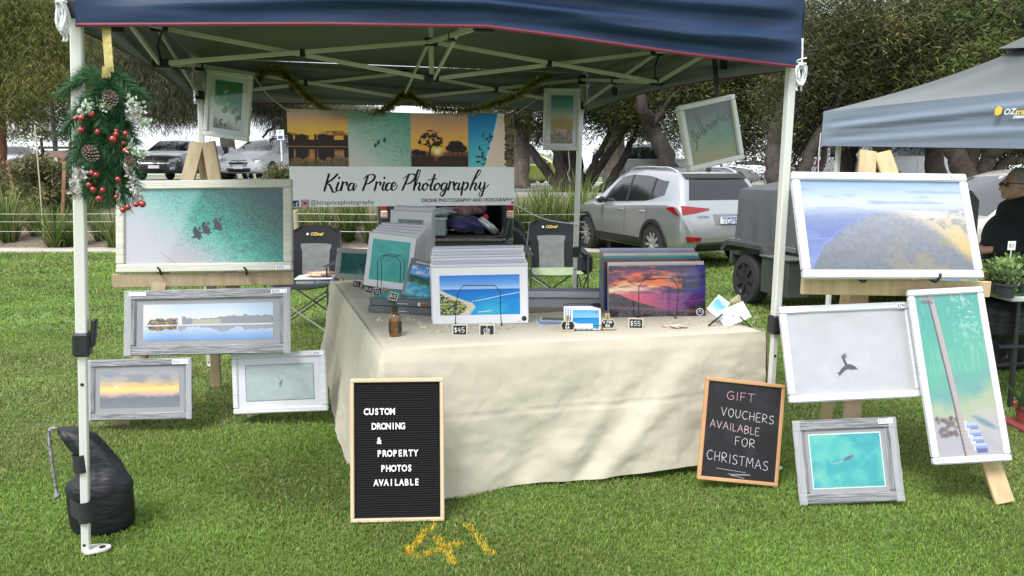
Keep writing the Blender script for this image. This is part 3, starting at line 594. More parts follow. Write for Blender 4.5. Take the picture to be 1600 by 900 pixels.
# ------------------------------------------------------------------ vehicles
m_tyre = mat('tyre_rubber', (.022, .022, .024), .85, bump=.2, bs=80); m_rim = mat('alloy', (.62, .63, .65), .3, metal=.7); m_black = mat('black_trim', (.018, .018, .02), .55)
m_cglass = mat('car_glass', (.012, .016, .018), .05, coat=.3, spec=.6); m_chrome = mat('chrome', (.75, .76, .78), .12, metal=1)
m_red = mat('red_lens', (.26, .004, .008), .15, coat=.4); m_amber = mat('amber_lens', (.8, .3, .08), .15, coat=1); m_lamp = mat('clear_lens', (.72, .74, .76), .1, metal=.4, coat=1)
m_plate = mat('plate_white', (.78, .79, .8), .4); m_plblue = mat('plate_blue', (.03, .08, .4), .4); m_seam = mat('panel_gap', (.03, .03, .033), .8)
def paintmat(n, c, metal=.45, rough=.32): return mat(n, c, rough, metal=metal, coat=.8)
CARS = {
 'suv': dict(st=[(-2.24, .40, .55, .62, .70, .60), (-2.2, .34, .80, .88, .86, .74), (-2.14, .30, .98, 1.03, .90, .76), (-2.06, .28, 1.04, 1.13, .915, .74), (-1.92, .27, 1.06, 1.33, .92, .70), (-1.78, .27, 1.06, 1.50, .925, .665), (-1.66, .26, 1.06, 1.575, .925, .66), (-1.3, .25, 1.05, 1.625, .925, .66), (-.5, .24, 1.02, 1.655, .925, .665),
        (.1, .24, .99, 1.64, .925, .66), (.4, .24, .98, 1.57, .92, .66), (.8, .24, .985, 1.32, .92, .70), (1.1, .24, 1.0, 1.09, .915, .76), (1.5, .24, .97, 1.03, .905, .78), (1.9, .25, .89, .94, .88, .74), (2.12, .27, .78, .82, .80, .66), (2.24, .36, .58, .62, .66, .52)],
        wheels=(-1.33, 1.36, .345, .79), win=((.72, 1.03), (.50, 1.03), (-1.0, 1.09), (-1.55, 1.20), (-1.42, 1.43), (-.9, 1.52), (-.2, 1.545), (.15, 1.5), (.45, 1.33))),
 'hatch': dict(st=[(-2.1, .36, .5, .58, .7, .58), (-2.06, .3, .78, .86, .83, .7), (-1.98, .26, .95, 1.02, .86, .70), (-1.8, .25, .98, 1.25, .875, .66), (-1.6, .24, .98, 1.40, .88, .62), (-1.1, .23, .96, 1.46, .885, .61), (-.3, .22, .94, 1.48, .885, .61),
        (.2, .22, .92, 1.44, .88, .61), (.6, .22, .93, 1.25, .88, .65), (1.0, .22, .95, 1.02, .875, .72), (1.4, .22, .90, .95, .865, .74), (1.8, .23, .80, .84, .84, .7), (2.02, .26, .68, .72, .77, .62), (2.12, .34, .5, .54, .6, .48)],
        wheels=(-1.3, 1.32, .315, .76), win=((.78, .97), (.4, .96), (-.9, 1.0), (-1.5, 1.07), (-1.42, 1.28), (-.9, 1.36), (-.2, 1.38), (.1, 1.35), (.45, 1.18))),
 'sedan': dict(st=[(-2.3, .36, .55, .62, .7, .58), (-2.26, .3, .85, .93, .83, .7), (-2.15, .27, .97, 1.02, .87, .72), (-1.7, .25, 1.0, 1.06, .885, .7), (-1.4, .24, .99, 1.18, .89, .66), (-.95, .23, .97, 1.42, .89, .62), (-.3, .22, .94, 1.47, .89, .61),
        (.2, .22, .93, 1.44, .89, .61), (.6, .22, .94, 1.25, .89, .65), (1.0, .22, .96, 1.03, .885, .73), (1.5, .22, .9, .95, .87, .74), (1.95, .23, .8, .84, .83, .7), (2.2, .27, .66, .7, .76, .6), (2.3, .36, .5, .54, .6, .48)],
        wheels=(-1.35, 1.38, .325, .77), win=((.78, .98), (.4, .97), (-.9, 1.0), (-1.35, 1.03), (-.95, 1.33), (-.3, 1.37), (.1, 1.34), (.45, 1.18))),
 'ute': dict(st=[(-2.6, .5, .7, .75, .8, .7), (-2.56, .45, 1.15, 1.5, .9, .74), (-2.45, .42, 1.2, 1.75, .91, .72), (-1.4, .40, 1.2, 1.8, .92, .72), (-.5, .38, 1.18, 1.83, .925, .70), (.2, .38, 1.15, 1.82, .925, .69), (.55, .38, 1.14, 1.7, .92, .7), (1.0, .38, 1.16, 1.35, .92, .76), (1.25, .38, 1.16, 1.22, .92, .8),
        (1.9, .38, 1.12, 1.17, .9, .8), (2.35, .4, 1.0, 1.06, .86, .74), (2.55, .45, .8, .86, .78, .66), (2.62, .5, .7, .74, .66, .56)],
        wheels=(-1.55, 1.65, .39, .8), win=((.88, 1.2), (.5, 1.19), (-.6, 1.2), (-2.35, 1.24), (-2.3, 1.62), (-1.4, 1.68), (-.3, 1.7), (.1, 1.69), (.5, 1.5))),
 'van': dict(st=[(-2.45, .4, 1.0, 1.2, .78, .7), (-2.42, .34, 1.2, 1.85, .84, .74), (-2.3, .3, 1.2, 1.95, .85, .76), (.8, .3, 1.15, 1.97, .85, .76), (1.3, .3, 1.12, 1.9, .85, .74), (1.75, .3, 1.1, 1.5, .85, .74), (2.1, .3, 1.0, 1.12, .84, .74), (2.3, .32, .8, .86, .78, .66), (2.38, .4, .6, .64, .68, .56)],
        wheels=(-1.4, 1.45, .33, .74), win=((1.65, 1.18), (1.2, 1.17), (-1.0, 1.2), (-2.0, 1.22), (-2.0, 1.68), (-.5, 1.7), (.9, 1.7), (1.15, 1.68), (1.45, 1.5))),
}
def body_mesh(sp, nL=90, wid=1.0):
    st = np.array(sp['st']); x0, x1 = st[0, 0], st[-1, 0]
    u = np.linspace(0, 1, nL); xs = x0 + (x1 - x0) * (.5 - .5 * np.cos(np.pi * u)) * .35 + (x1 - x0) * u * .65
    c = [np.interp(xs, st[:, 0], st[:, k]) for k in range(1, 6)]
    ker = np.array([1, 2, 1]) / 4
    c = [np.concatenate([[q[0]], np.convolve(q, ker, 'valid'), [q[-1]]]) for q in c]
    zl, zb, zr, w, wr = c; w = w * wid; wr = wr * wid; h = zb - zl; g = np.maximum(zr - zb, .01)
    pts = [(0 * w, zl), (w * .55, zl), (w * .86, zl + .01), (w * .965, zl + .08), (w * .99, zl + .3 * h), (w * 1.0, zl + .55 * h), (w * .992, zl + .72 * h), (w * .985, zb - .05 * h), (w * .955, zb),
           (w * .955 + (wr - w * .955) * .35, zb + .4 * g), (w * .955 + (wr - w * .955) * .72, zb + .76 * g), (wr * .97, zb + .93 * g), (wr * .82, zr - .008), (wr * .45, zr + .005), (0 * w, zr + .012)]
    half = np.stack([np.stack([p[0], p[1]], -1) for p in pts], 1)
    # refine ring
    K = half.shape[1]; fine = []
    for i in range(nL):
        q = smooth_line([tuple(a) for a in half[i]], 3); fine.append(q)
    half = np.array(fine); mir = half[:, ::-1].copy(); mir[..., 0] *= -1
    ring = np.concatenate([half, mir[:, 1:-1]], 1); n = ring.shape[1]
    V = np.zeros((nL, n, 3)); V[..., 0] = xs[:, None]; V[..., 1] = ring[..., 0]; V[..., 2] = ring[..., 1]
    Fc = [(i * n + k, i * n + (k + 1) % n, (i + 1) * n + (k + 1) % n, (i + 1) * n + k) for i in range(nL - 1) for k in range(n)]
    Fc += [tuple(range(n - 1, -1, -1)), tuple(range((nL - 1) * n, nL * n))]
    return V.reshape(-1, 3).tolist(), Fc
def patch(bvh, top, bot, d, off=.004, rows=5, sub=4):
    """strip between polylines top and bot (same count) dropped on the body along d"""
    d = Vector(d).normalized(); top = [Vector(p) for p in top]; bot = [Vector(p) for p in bot]
    T, B = [], []
    for i in range(len(top) - 1):
        for k in range(sub): T.append(top[i].lerp(top[i + 1], k / sub)); B.append(bot[i].lerp(bot[i + 1], k / sub))
    T.append(top[-1]); B.append(bot[-1]); A = []
    for r in range(rows + 1):
        row = []
        for a, b in zip(T, B):
            p = a.lerp(b, r / rows); h, nrm, _, _ = bvh.ray_cast(p - d * 5, d)
            row.append(tuple((h - d * off) if h else p)) 
        A.append(row)
    return MB().grid(np.array(A))
def wheel(t, x, y, r, side, w=.2):
    M = Matrix.Translation((x, y, r)) @ Matrix.Rotation(side * -math.pi / 2, 4, 'X')
    o = MB().lathe([(r * .62, -w / 2), (r * .9, -w / 2), (r * .99, -w * .38), (r, -w * .2), (r, w * .2), (r * .99, w * .38), (r * .92, w / 2), (r * .66, w / 2 + .004), (r * .62, w / 2 - .02)], M, 28).build('wheel', m_tyre, t, smooth=35)
    mb = MB().lathe([(.01, w * .1), (r * .6, w * .1), (r * .64, w * .45), (r * .67, w * .49), (r * .66, w * .3)], M, 28)
    for k in range(10 if r > .33 else 7):
        a = 2 * math.pi * k / (10 if r > .33 else 7); c, s = math.cos(a), math.sin(a)
        mb.bar(M @ Vector((c * .04, s * .04, w * .40)), M @ Vector((c * r * .63, s * r * .63, w * .44)), .045, .03, M.to_3x3() @ Vector((0, 0, 1)))
    mb.lathe([(.06, w * .3), (.055, w * .44), (.02, w * .46)], M, 12)
    mb.build('rim', m_rim, o, smooth=30); return o
def car(name, kind, label, cat, x, y, heading, paint, scale=1.0, group='cars parked beyond the garden bed', plate=None, front=True, rails=False, arch=False, detail=1, z=None):
    sp = CARS[kind]; z = float(zf(x, y)) if z is None else z
    M = Matrix.Translation((x, y, z)) @ Matrix.Rotation(heading, 4, 'Z') @ Matrix.Scale(scale, 4)
    t = thing(name, label, cat, group=group, M=M)
    V, Fc = body_mesh(sp, 110 if detail > 1 else 70); bvh = BVHTree.FromPolygons([Vector(v) for v in V], Fc)
    MB().add(V, Fc).build('body', paint, t, smooth=50)
    win = sp['win']; W0 = win[:4]; W1 = win[4:]
    st = np.array(sp['st']); xr, xf = st[0, 0], st[-1, 0]
    for s in (-1, 1):
        d = (0, -s, 0)
        # side glass outline -> top and bottom polylines of equal length
        fr = sorted([win[0]] + list(win[4:]), key=lambda p: p[0]); bt = sorted(win[:4], key=lambda p: p[0])
        x_a, x_b = bt[0][0] + .0, win[0][0]; xs = np.linspace(min(bt[0][0], fr[0][0]) + .01, x_b - .01, 13)
        zt = np.interp(xs, [p[0] for p in fr], [p[1] for p in fr]); zb_ = np.interp(xs, [p[0] for p in bt], [p[1] for p in bt]); zt = np.maximum(zt, zb_ + .004)
        patch(bvh, [(a, s * .3, b) for a, b in zip(xs, zt)], [(a, s * .3, b) for a, b in zip(xs, zb_)], d, .004, 5, 3).build('side_window', m_cglass, t, smooth=True)
        for px_ in (sp.get('pil') or (-.28, -1.12 if kind != 'van' else -.9)):
            zt1 = np.interp(px_, [p[0] for p in fr], [p[1] for p in fr]); zb1 = np.interp(px_, [p[0] for p in bt], [p[1] for p in bt])
            patch(bvh, [(px_ - .035, s * .3, zt1), (px_ + .035, s * .3, zt1)], [(px_ - .035, s * .3, zb1), (px_ + .035, s * .3, zb1)], d, .008, 5, 1).build('window_pillar', m_black, t)
        zl = st[:, 1].min()
        for px_, pz0, pz1 in ((.62, zl + .14, 1.0), (-.3, zl + .14, .98), (-1.1, .72, 1.0)):
            patch(bvh, [(px_ - .005, s * .3, pz1), (px_ + .005, s * .3, pz1)], [(px_ - .005, s * .3, pz0), (px_ + .005, s * .3, pz0)], d, .003, 8, 1).build('door_gap', m_seam, t)
        for hx in (-.15, -.95):
            h, n_, _, _ = bvh.ray_cast(Vector((hx, s * 3, .9 if kind != 'ute' else 1.05)), Vector((0, -s, 0)))
            if h: MB().box((hx - .1, h.y - .012, h.z - .018), (hx + .1, h.y + .012, h.z + .018), .008).build('door_handle', m_chrome if kind == 'suv' else paint, t)
        # wheels and arches
        rw = sp['wheels'][2]
        for wx in sp['wheels'][:2]:
            A = []
            for q in range(19):
                a = math.pi * (q / 18) * 1.16 - .25; row = []
                for rr in ((0.0, rw * .6, rw * 1.13) if not arch else (0.0, rw * .6, rw * 1.13)):
                    p = Vector((wx + math.cos(a) * rr, s * 3, rw + math.sin(a) * rr)); p.z = max(p.z, zl + .02); h, n_, _, _ = bvh.ray_cast(p, Vector((0, -s, 0))); row.append((p.x, (h.y if h else s * .85) + s * .0035, p.z))
                A.append(row)
            MB().grid(np.array(A)).build('wheel_well', m_black, t)
            if arch:
                A = []
                for q in range(25):
                    a = math.pi * (q / 24) * 1.2 - .31; row = []
                    for rr in (rw * 1.1, rw * 1.12, rw * 1.30, rw * 1.32):
                        p = Vector((wx + math.cos(a) * rr, s * 3, rw + math.sin(a) * rr)); h, n_, _, _ = bvh.ray_cast(Vector((p.x, p.y, max(p.z, zl + .03))), Vector((0, -s, 0))); row.append((p.x, (h.y if h else s * .85) + s * (.004 if rr in (rw * 1.1, rw * 1.32) else .022), max(p.z, zl - .02)))
                    A.append(row)
                MB().grid(np.array(A)).build('arch_trim', m_black, t, smooth=40)
            wheel(t, wx, s * (sp['wheels'][3] + .035), rw, s)
        if arch: patch(bvh, [(-.85, s * .3, zl + .2), (.9, s * .3, zl + .2)], [(-.85, s * .3, zl + .04), (.9, s * .3, zl + .04)], d, .01, 3, 6).build('sill_trim', m_black, t)
        # mirror
        mx_ = win[0][0] - .12; h, n_, _, _ = bvh.ray_cast(Vector((mx_, s * 3, win[0][1] - .02)), Vector((0, -s, 0)))
        if h:
            Mm = Matrix.Translation((mx_, h.y + s * .11, h.z + .06))
            o = MB().ball((0, 0, 0), .11, 10, (.65, 1.05, .75)); o.v = [tuple(Mm @ Vector(v)) for v in o.v]; mo = o.build('mirror', paint, t, smooth=True)
            MB().ball((mx_ - .045, h.y + s * .115, h.z + .06), .085, 8, (.5, 1.0, .7)).build('mirror_glass', m_cglass, mo, smooth=True)
            MB().bar((mx_, h.y - s * .02, h.z), (mx_, h.y + s * .08, h.z + .03), .05, .03).build('mirror_arm', m_black, mo)
        if rails:
            P = []
            for xx in np.linspace(-1.55, .2, 8):
                h, n_, _, _ = bvh.ray_cast(Vector((xx, s * .58, 3)), Vector((0, 0, -1))); P.append((xx, s * .58, h.z + (.045 if -1.5 < xx < .15 else .0)))
            MB().tube(smooth_line(P, 3), .016, 6).build('roof_rail', m_chrome, t, smooth=True)
        # lamps
        zbm = .82 if kind in ('suv',) else (.72 if kind in ('hatch', 'sedan') else (.98 if kind == 'ute' else .85))
        wl = st[:, 4].max()
        patch(bvh, [(3, s * (wl * .52), zbm - .01), (3, s * wl * .75, zbm + .035), (3, s * wl * .93, zbm + .05)], [(3, s * wl * .54, zbm - .07), (3, s * wl * .75, zbm - .11), (3, s * wl * .91, zbm - .07)], (-1, 0, 0), .008, 4, 4).build('headlight', m_lamp, t, smooth=True)
        patch(bvh, [(3, s * wl * .60, .44), (3, s * wl * .76, .45)], [(3, s * wl * .60, .36), (3, s * wl * .76, .37)], (-1, 0, 0), .006, 3, 3).build('fog_light', m_lamp, t)
        zt_ = 1.02 if kind == 'suv' else (.95 if kind in ('hatch', 'sedan') else 1.1)
        if kind != 'suv': patch(bvh, [(-3, s * wl * .70, zt_), (-3, s * wl * .93, zt_ + .02)], [(-3, s * wl * .70, zt_ - .25), (-3, s * wl * .95, zt_ - .22)], (1, 0, 0), .008, 4, 4).build('taillight', m_red, t, smooth=True)
    # windscreen and rear glass by shooting at the nose and the tail
    zb_f = win[0][1] + (.06 if kind != 'van' else .02); zt_f = {'suv': 1.57, 'hatch': 1.4, 'sedan': 1.4, 'ute': 1.72, 'van': 1.85}[kind]
    patch(bvh, [(3, y_, zt_f - .05 * abs(y_)) for y_ in (-.54, -.3, 0, .3, .54)], [(3, y_ * 1.22, zb_f) for y_ in (-.54, -.3, 0, .3, .54)], (-1, 0, 0), .006, 6, 4).build('windscreen', m_cglass, t, smooth=True)
    zr0, zr1, wy0, wy1 = {'suv': (1.13, 1.49, .68, .54), 'hatch': (1.04, 1.34, .60, .52), 'sedan': (1.1, 1.36, .60, .5), 'ute': (1.28, 1.66, .64, .6), 'van': (1.25, 1.75, .68, .62)}[kind]
    patch(bvh, [(-3, y_ * wy1, zr1 - .03 * y_ * y_) for y_ in (-1, -.5, 0, .5, 1)], [(-3, y_ * wy0, zr0) for y_ in (-1, -.5, 0, .5, 1)], (1, 0, 0), .006, 5, 4).build('rear_window', m_cglass, t, smooth=True)
    # front grille and lower intake
    gz = {'suv': .72, 'hatch': .60, 'sedan': .62, 'ute': .85, 'van': .6}[kind]
    patch(bvh, [(3, -.36, gz), (3, 0, gz + .01), (3, .36, gz)], [(3, -.3, gz - .13), (3, 0, gz - .14), (3, .3, gz - .13)], (-1, 0, 0), .006, 4, 5).build('grille', m_black, t)
    patch(bvh, [(3, -.45, gz - .2), (3, 0, gz - .19), (3, .45, gz - .2)], [(3, -.38, gz - .32), (3, 0, gz - .33), (3, .38, gz - .32)], (-1, 0, 0), .006, 4, 5).build('lower_intake', m_black, t)
    gb = MB()
    for q in (.035, .08): g_ = patch(bvh, [(3, -.34, gz - q), (3, .34, gz - q)], [(3, -.34, gz - q - .012), (3, .34, gz - q - .012)], (-1, 0, 0), .014, 1, 10); gb.add(g_.v, g_.f)
    gb.build('grille_bar', m_chrome, t)
    Mp = Matrix.Translation((xf + .03, 0, gz - .165)) @ Matrix.Rotation(math.pi / 2, 4, 'Z')
    pf = MB().obox(Mp, (-.186, -.008, -.055), (.186, .004, .055), .003).build('front_plate', m_plate, t)
    Mr = Matrix.Translation((xr - (.0 if kind != 'suv' else -.0) - .02, 0, .72 if kind != 'suv' else .80)) @ Matrix.Rotation(-math.pi / 2, 4, 'Z')
    MB().obox(Mr, (-.186, -.006, -.055), (.186, .03, .055), .003).build('rear_plate', m_plate, t)
    return t, bvh, M, Mr, Mp
silver = paintmat('silver_paint', (.40, .415, .43), .65); grey = paintmat('dark_grey_paint', (.10, .105, .115), .6); white = mat('white_car_paint', (.78, .79, .80), .4, coat=.25)
lime = paintmat('lime_paint', (.17, .21, .04), .3); redp = paintmat('dark_red_paint', (.25, .03, .03), .3); utep = paintmat('ute_silver_paint', (.36, .36, .36), .6)
# --- silver SUV seen from behind on the left (nearest)
rw = D(1027, 400, 12.6); fwd = Vector((-.33, .944, 0)).normalized(); hd = math.atan2(fwd.y, fwd.x); right = Vector((fwd.y, -fwd.x, 0))
rear_axle_left = Vector((2.50, 12.75, 0)); ctr = rear_axle_left + right * .83 + fwd * 1.33
t, bvh, M, Mr, Mp = car('silver_suv', 'suv', 'silver five door car parked on the lawn in front of the grey trailer', 'car', ctr.x, ctr.y, hd, silver, rails=True, arch=True, detail=2, group=None, z=0.0)
for s in (-1, 1):
    patch(bvh, [(-3, s * .36, .995), (-3, s * .62, 1.02), (-3, s * .86, 1.045)], [(-3, s * .36, .975), (-3, s * .62, .925), (-3, s * .86, .895)], (1, 0, 0), .012, 5, 6).build('taillight', m_red, t, smooth=True)
    patch(bvh, [(-1.98, s * .3, 1.02), (-1.75, s * .3, 1.0)], [(-2.14, s * .3, .87), (-1.78, s * .3, .985)], (0, -s, 0), .012, 4, 4).build('side_taillight', m_red, t, smooth=True)
    patch(bvh, [(-3, s * .55, .53), (-3, s * .82, .55)], [(-3, s * .57, .47), (-3, s * .80, .47)], (1, 0, 0), .02, 2, 5).build('rear_reflector', m_red, t)
patch(bvh, [(-3, -.62, .43), (-3, 0, .45), (-3, .62, .43)], [(-3, -.62, .30), (-3, 0, .30), (-3, .62, .30)], (1, 0, 0), .012, 4, 6).build('rear_bumper_skirt', m_black, t)
patch(bvh, [(-3, y_, 1.56) for y_ in (-.6, 0, .6)], [(-3, y_, 1.48) for y_ in (-.6, 0, .6)], (1, 0, 0), .03, 3, 6).build('rear_spoiler', m_black, t)
patch(bvh, [(-3, y_, .90) for y_ in (-.3, 0, .3)], [(-3, y_, .72) for y_ in (-.27, 0, .27)], (1, 0, 0), .004, 3, 6).build('plate_recess', mat('shadow_grey', (.25, .26, .27), .5, metal=.5), t)
text('1GPH', .135, Mr @ Matrix.Translation((0, -.008, -.012)), m_plblue, t, 'plate_number', sx=.9)
MB().obox(Mr, (-.18, -.0085, .036), (.18, -.006, .052)).build('plate_band', m_plblue, t)
h, n_, _, _ = bvh.ray_cast(Vector((-1.55, 0, 3)), Vector((0, 0, -1)))
MB().box((-1.62, -.03, h.z - .01), (-1.5, .03, h.z + .07), .02).build('shark_fin', m_black, t)
text('TUCSON', .06, Matrix.Translation((-2.17, .45, .84)) @ Matrix.Rotation(-math.pi / 2, 4, 'Z'), m_chrome, t, 'badge')
bpy.data.objects.remove(t.children[-1])
hb = bvh.ray_cast(Vector((-3, .50, .84)), Vector((1, 0, 0)))[0]
text('TUCSON', .055, Matrix.Translation((hb.x - .012, .50, .86)) @ Matrix.Rotation(-math.pi / 2, 4, 'Z'), m_seam, t, 'badge')
# --- other parked cars
def park(px, py, Y): d = D(px, py, Y); return d.x, Y
x, y = park(254, 277, 28.5); _, _, _, _, Mp = T = car('grey_sedan', 'sedan', 'dark grey car with big open grille facing the lawn, left of the easel', 'car', x, y + 1.4, -math.pi / 2 + .08, grey, 1.06)
t = T[0]; b = T[1]
patch(b, [(3, -.42, .74), (3, 0, .76), (3, .42, .74)], [(3, -.46, .36), (3, 0, .33), (3, .46, .36)], (-1, 0, 0), .014, 6, 6).build('open_grille', m_black, t)
patch(b, [(3, -.44, .60), (3, .44, .60)], [(3, -.44, .555), (3, .44, .555)], (-1, 0, 0), .028, 2, 10).build('grille_crossbar', grey, t)
em = MB()
for k in range(3):
    a = math.pi / 2 + k * 2 * math.pi / 3; c_ = Vector((math.cos(a), math.sin(a))) * .042; Me = Matrix.Translation((2.36, c_.x, .68 + c_.y)) @ Matrix.Rotation(math.pi / 2, 4, 'Z')
    em.poly([(math.cos(a) * .045, math.sin(a) * .045), (math.cos(a + 1.57) * .024, math.sin(a + 1.57) * .024), (-math.cos(a) * .045, -math.sin(a) * .045), (math.cos(a - 1.57) * .024, math.sin(a - 1.57) * .024)], Me, .006)
em.build('emblem', m_chrome, t)
x, y = park(398, 279, 28.5); T = car('white_hatchback', 'hatch', 'white hatchback facing the lawn beside the small sign post', 'car', x, y + 1.5, -math.pi / 2 - .14, white, 1.08)
t = T[0]; b = T[1]; patch(b, [(3, -.3, .68), (3, 0, .67), (3, .3, .68)], [(3, -.28, .655), (3, 0, .64), (3, .28, .655)], (-1, 0, 0), .016, 2, 6).build('chrome_bar', m_chrome, t)
MB().tube([(2.13, .07 * math.cos(a), .665 + .035 * math.sin(a)) for a in np.linspace(0, 2 * math.pi, 16)], .006, 5).build('emblem', m_chrome, t)
x, y = park(28, 263, 33); car('silver_sedan', 'sedan', 'pale silver car at the left edge behind the staked shrub', 'car', x, y, -math.pi / 2 + .5, silver, 1.0)
x, y = park(342, 270, 33); car('dark_sedan', 'sedan', 'dark car half hidden behind the back left gazebo leg', 'car', x, y, -math.pi / 2 + .1, grey, 1.0)
x, y = park(372, 262, 38); car('red_hatchback', 'hatch', 'dark red car peeping out left of the white hatchback', 'car', x, y, -math.pi / 2 + .2, redp, 1.0)
x, y = park(850, 287, 36); car('lime_hatchback', 'hatch', 'lime green hatchback beyond the garden behind the hanging beach picture', 'car', x, y, math.radians(-28), lime, 1.05)
x, y = park(1018, 280, 33); car('silver_ute', 'ute', 'silver pickup with roof racks seen above the silver car roof', 'pickup', x, y, math.radians(-32), utep, 1.0)
x, y = park(808, 279, 46); car('white_hatchback', 'hatch', 'tiny white car at the edge of the banner', 'car', x, y, math.radians(-20), white, 1.0)
x, y = park(1188, 275, 37); car('white_hatchback', 'hatch', 'small white car left of the white gazebo leg on the right', 'car', x, y, math.radians(-25), white, 1.0)
x, y = park(1112, 268, 33); car('silver_sedan', 'sedan', 'silver car just above the roof of the near silver car', 'car', x, y, math.radians(-30), silver, .95)
x, y = park(1432, 282, 27); car('white_van', 'van', 'white van behind the right easel with a big side window', 'van', x, y, math.radians(187), white, 1.0)
x, y = park(1345, 278, 31); car('white_van', 'van', 'white van parked left of the right easel top', 'van', x, y, math.radians(10), white, 1.0)
x, y = park(1492, 280, 34); car('white_van', 'van', 'white van seen between the dark trunks right of the easel', 'van', x, y, math.radians(80), white, 1.0)
x, y = park(1545, 275, 36); car('white_hatchback', 'hatch', 'white car above the roof of the champagne wagon', 'car', x, y, math.radians(-30), white, 1.0)
champ = paintmat('champagne_paint', (.55, .52, .47), .45)
car('champagne_wagon', 'suv', 'pale champagne wagon parked right behind the standing man', 'car', 6.55, 9.4, math.radians(186), champ, .98, group=None, z=0.0)

# --- dark four-wheel drive with its boot open, seen from straight behind
Y0 = 10.6; xl, xr = D(588, 360, Y0).x, D(803, 360, Y0).x; hw = (xr - xl) / 2; cx = (xl + xr) / 2
t = thing('dark_four_wheel_drive', 'black four wheel drive with its boot wide open behind the table', 'car', (cx, Y0, 0)); bp = paintmat('black_paint', (.035, .037, .042), .4)
outer = [(hw * .96, .42), (hw, .7), (hw, 1.15), (hw * .96, 1.35), (hw * .84, 1.75), (hw * .72, 1.88)]; ox0 = -(cx - D(628, 350, Y0).x); ox1 = D(786, 350, Y0).x - cx
V, Fc = [], []
prof = [(hw * .9, .42), (hw * .985, .5), (hw, .75), (hw, 1.15), (hw * .97, 1.28), (hw * .9, 1.55), (hw * .80, 1.8), (hw * .6, 1.88), (0, 1.9)]; prof = prof + [(-a, b) for a, b in prof[-2::-1]]
op = [(ox1 - .05, .66), (ox1 + .0, .72), (ox1 + .01, .95), (ox1, 1.15), (ox1 - .01, 1.28), (ox1 - .05, 1.5), (ox1 - .12, 1.7), (ox1 - .3, 1.76), (0, 1.77), (ox0 + .3, 1.76), (ox0 + .12, 1.7), (ox0 + .05, 1.5), (ox0 + .01, 1.28), (ox0, 1.15), (ox0 - .01, .95), (ox0, .72), (ox0 + .05, .66)]
rows = []
for y_, pr in ((4.4, [(a * .98, b) for a, b in prof]), (.25, prof), (.06, [(a * .995, b) for a, b in prof]), (0, [(a * .965, b + (.012 if b < .6 else -.012)) for a, b in prof]), (0, op), (.03, [(a * .985, b) for a, b in op]), (.12, [(a * .97, b + (.01 if b < 1 else -.01)) for a, b in op])):
    rows.append([(a, y_, b) for a, b in pr])
MB().grid(np.array(rows)).build('body', bp, t, smooth=40)
ins = MB(); I = [(a * .97, b + (.01 if b < 1 else -.01)) for a, b in op]
ins.grid(np.array([[(a, .12, b) for a, b in I], [(a * .93, 1.25, b) for a, b in I]])); ins.add([(a * .93, 1.25, b) for a, b in I], [tuple(range(len(I)))]); ins.build('boot_lining', mat('boot_lining', (.02, .02, .022), .95, bump=.3, bs=60), t)
MB().box((ox0 + .03, .1, .60), (ox1 - .03, 1.24, .665), .01).build('boot_floor', mat('boot_carpet', (.035, .035, .04), .98, bump=.4, bs=120), t)
MB().box((-hw * .97, -.14, .40), (hw * .97, .05, .62), .05).build('bumper', mat('bumper_black', (.03, .031, .034), .55), t)
MB().box((ox0, -.15, .605), (ox1, .04, .635), .012).build('bumper_step', mat('worn_grey_plastic', (.16, .15, .14), .6, var=.2), t)
sc = MB()
for k in range(14): sc.box((ox0 + .1 + k * .11, -.155, .622), (ox0 + .17 + k * .11, -.1, .645), .006)
sc.build('step_tread', mat('worn_grey_plastic'), t)
for s, px_ in ((-1, 601), (1, 797)):
    lx = D(px_, 340, Y0).x - cx
    MB().box((lx - .055, -.035, 1.04), (lx + .055, .03, 1.22), .015).build('taillight', m_red, t)
    MB().box((lx - .05, -.04, .93), (lx + .05, .028, 1.035), .012).build('reverse_light', mat('reverse_lens', (.75, .62, .5), .15, coat=1), t)
    for r_ in range(3): MB().box((lx - .045, -.046, .95 + r_ * .028), (lx + .045, -.041, .956 + r_ * .028)).build('lens_rib', m_red, t)
    wheel(t, s * (hw - .14), .95, .38, s, .24)
    wheel(t, s * (hw - .14), 3.7, .38, s, .24)
# raised tailgate
tg = MB(); R0 = Matrix.Translation((0, .1, 1.86)) @ Matrix.Rotation(math.radians(8), 4, 'X')
tg.obox(R0, (-hw * .86, -1.15, 0), (hw * .86, 0, .06), .02); to = tg.build('tailgate', bp, t)
MB().obox(R0, (-hw * .7, -.62, -.006), (hw * .7, -.1, 0)).build('tailgate_window', m_cglass, to)
for s in (-1, 1): MB().tube([(s * hw * .74, .1, 1.5), (s * hw * .78, -.55, 1.80)], .012, 6).build('gas_strut', m_black, t)
MB().tube([(ox1 + .06, -.01, 1.75), (ox1 + .10, -.012, 1.3), (ox1 + .10, -.012, .95), (ox1 + .04, -.012, .68), (ox1 - .2, -.012, .645), (0, -.012, .64)], .018, 6).build('boot_seal', mat('rubber_seal', (.06, .055, .05), .7), t, smooth=True)
def crumple(n, sc_, seed, r=1.0, flat=.6):
    b = MB().ball((0, 0, 0), 1, n); g = np.random.default_rng(seed); V = np.array(b.v); ph = g.uniform(0, 6, (7, 3)); f = g.uniform(2, 7, (7, 3)); d = np.zeros(len(V))
    for i in range(7): d += np.sin(V @ f[i] + ph[i, 0]) * .05
    V = V * (1 + d[:, None] * r) * np.array(sc_); b.v = [tuple(v) for v in V]; return b
def lump(name, lb, cat, px, py, Y, sc_, seed, m, r=1.0, rot=0):
    P = D(px, py, Y); b = crumple(26, sc_, seed, r); o = b.build(name, m, None, smooth=True); o.location = P; o.rotation_euler = (0, rot, 0); return tag(o, lb, cat)
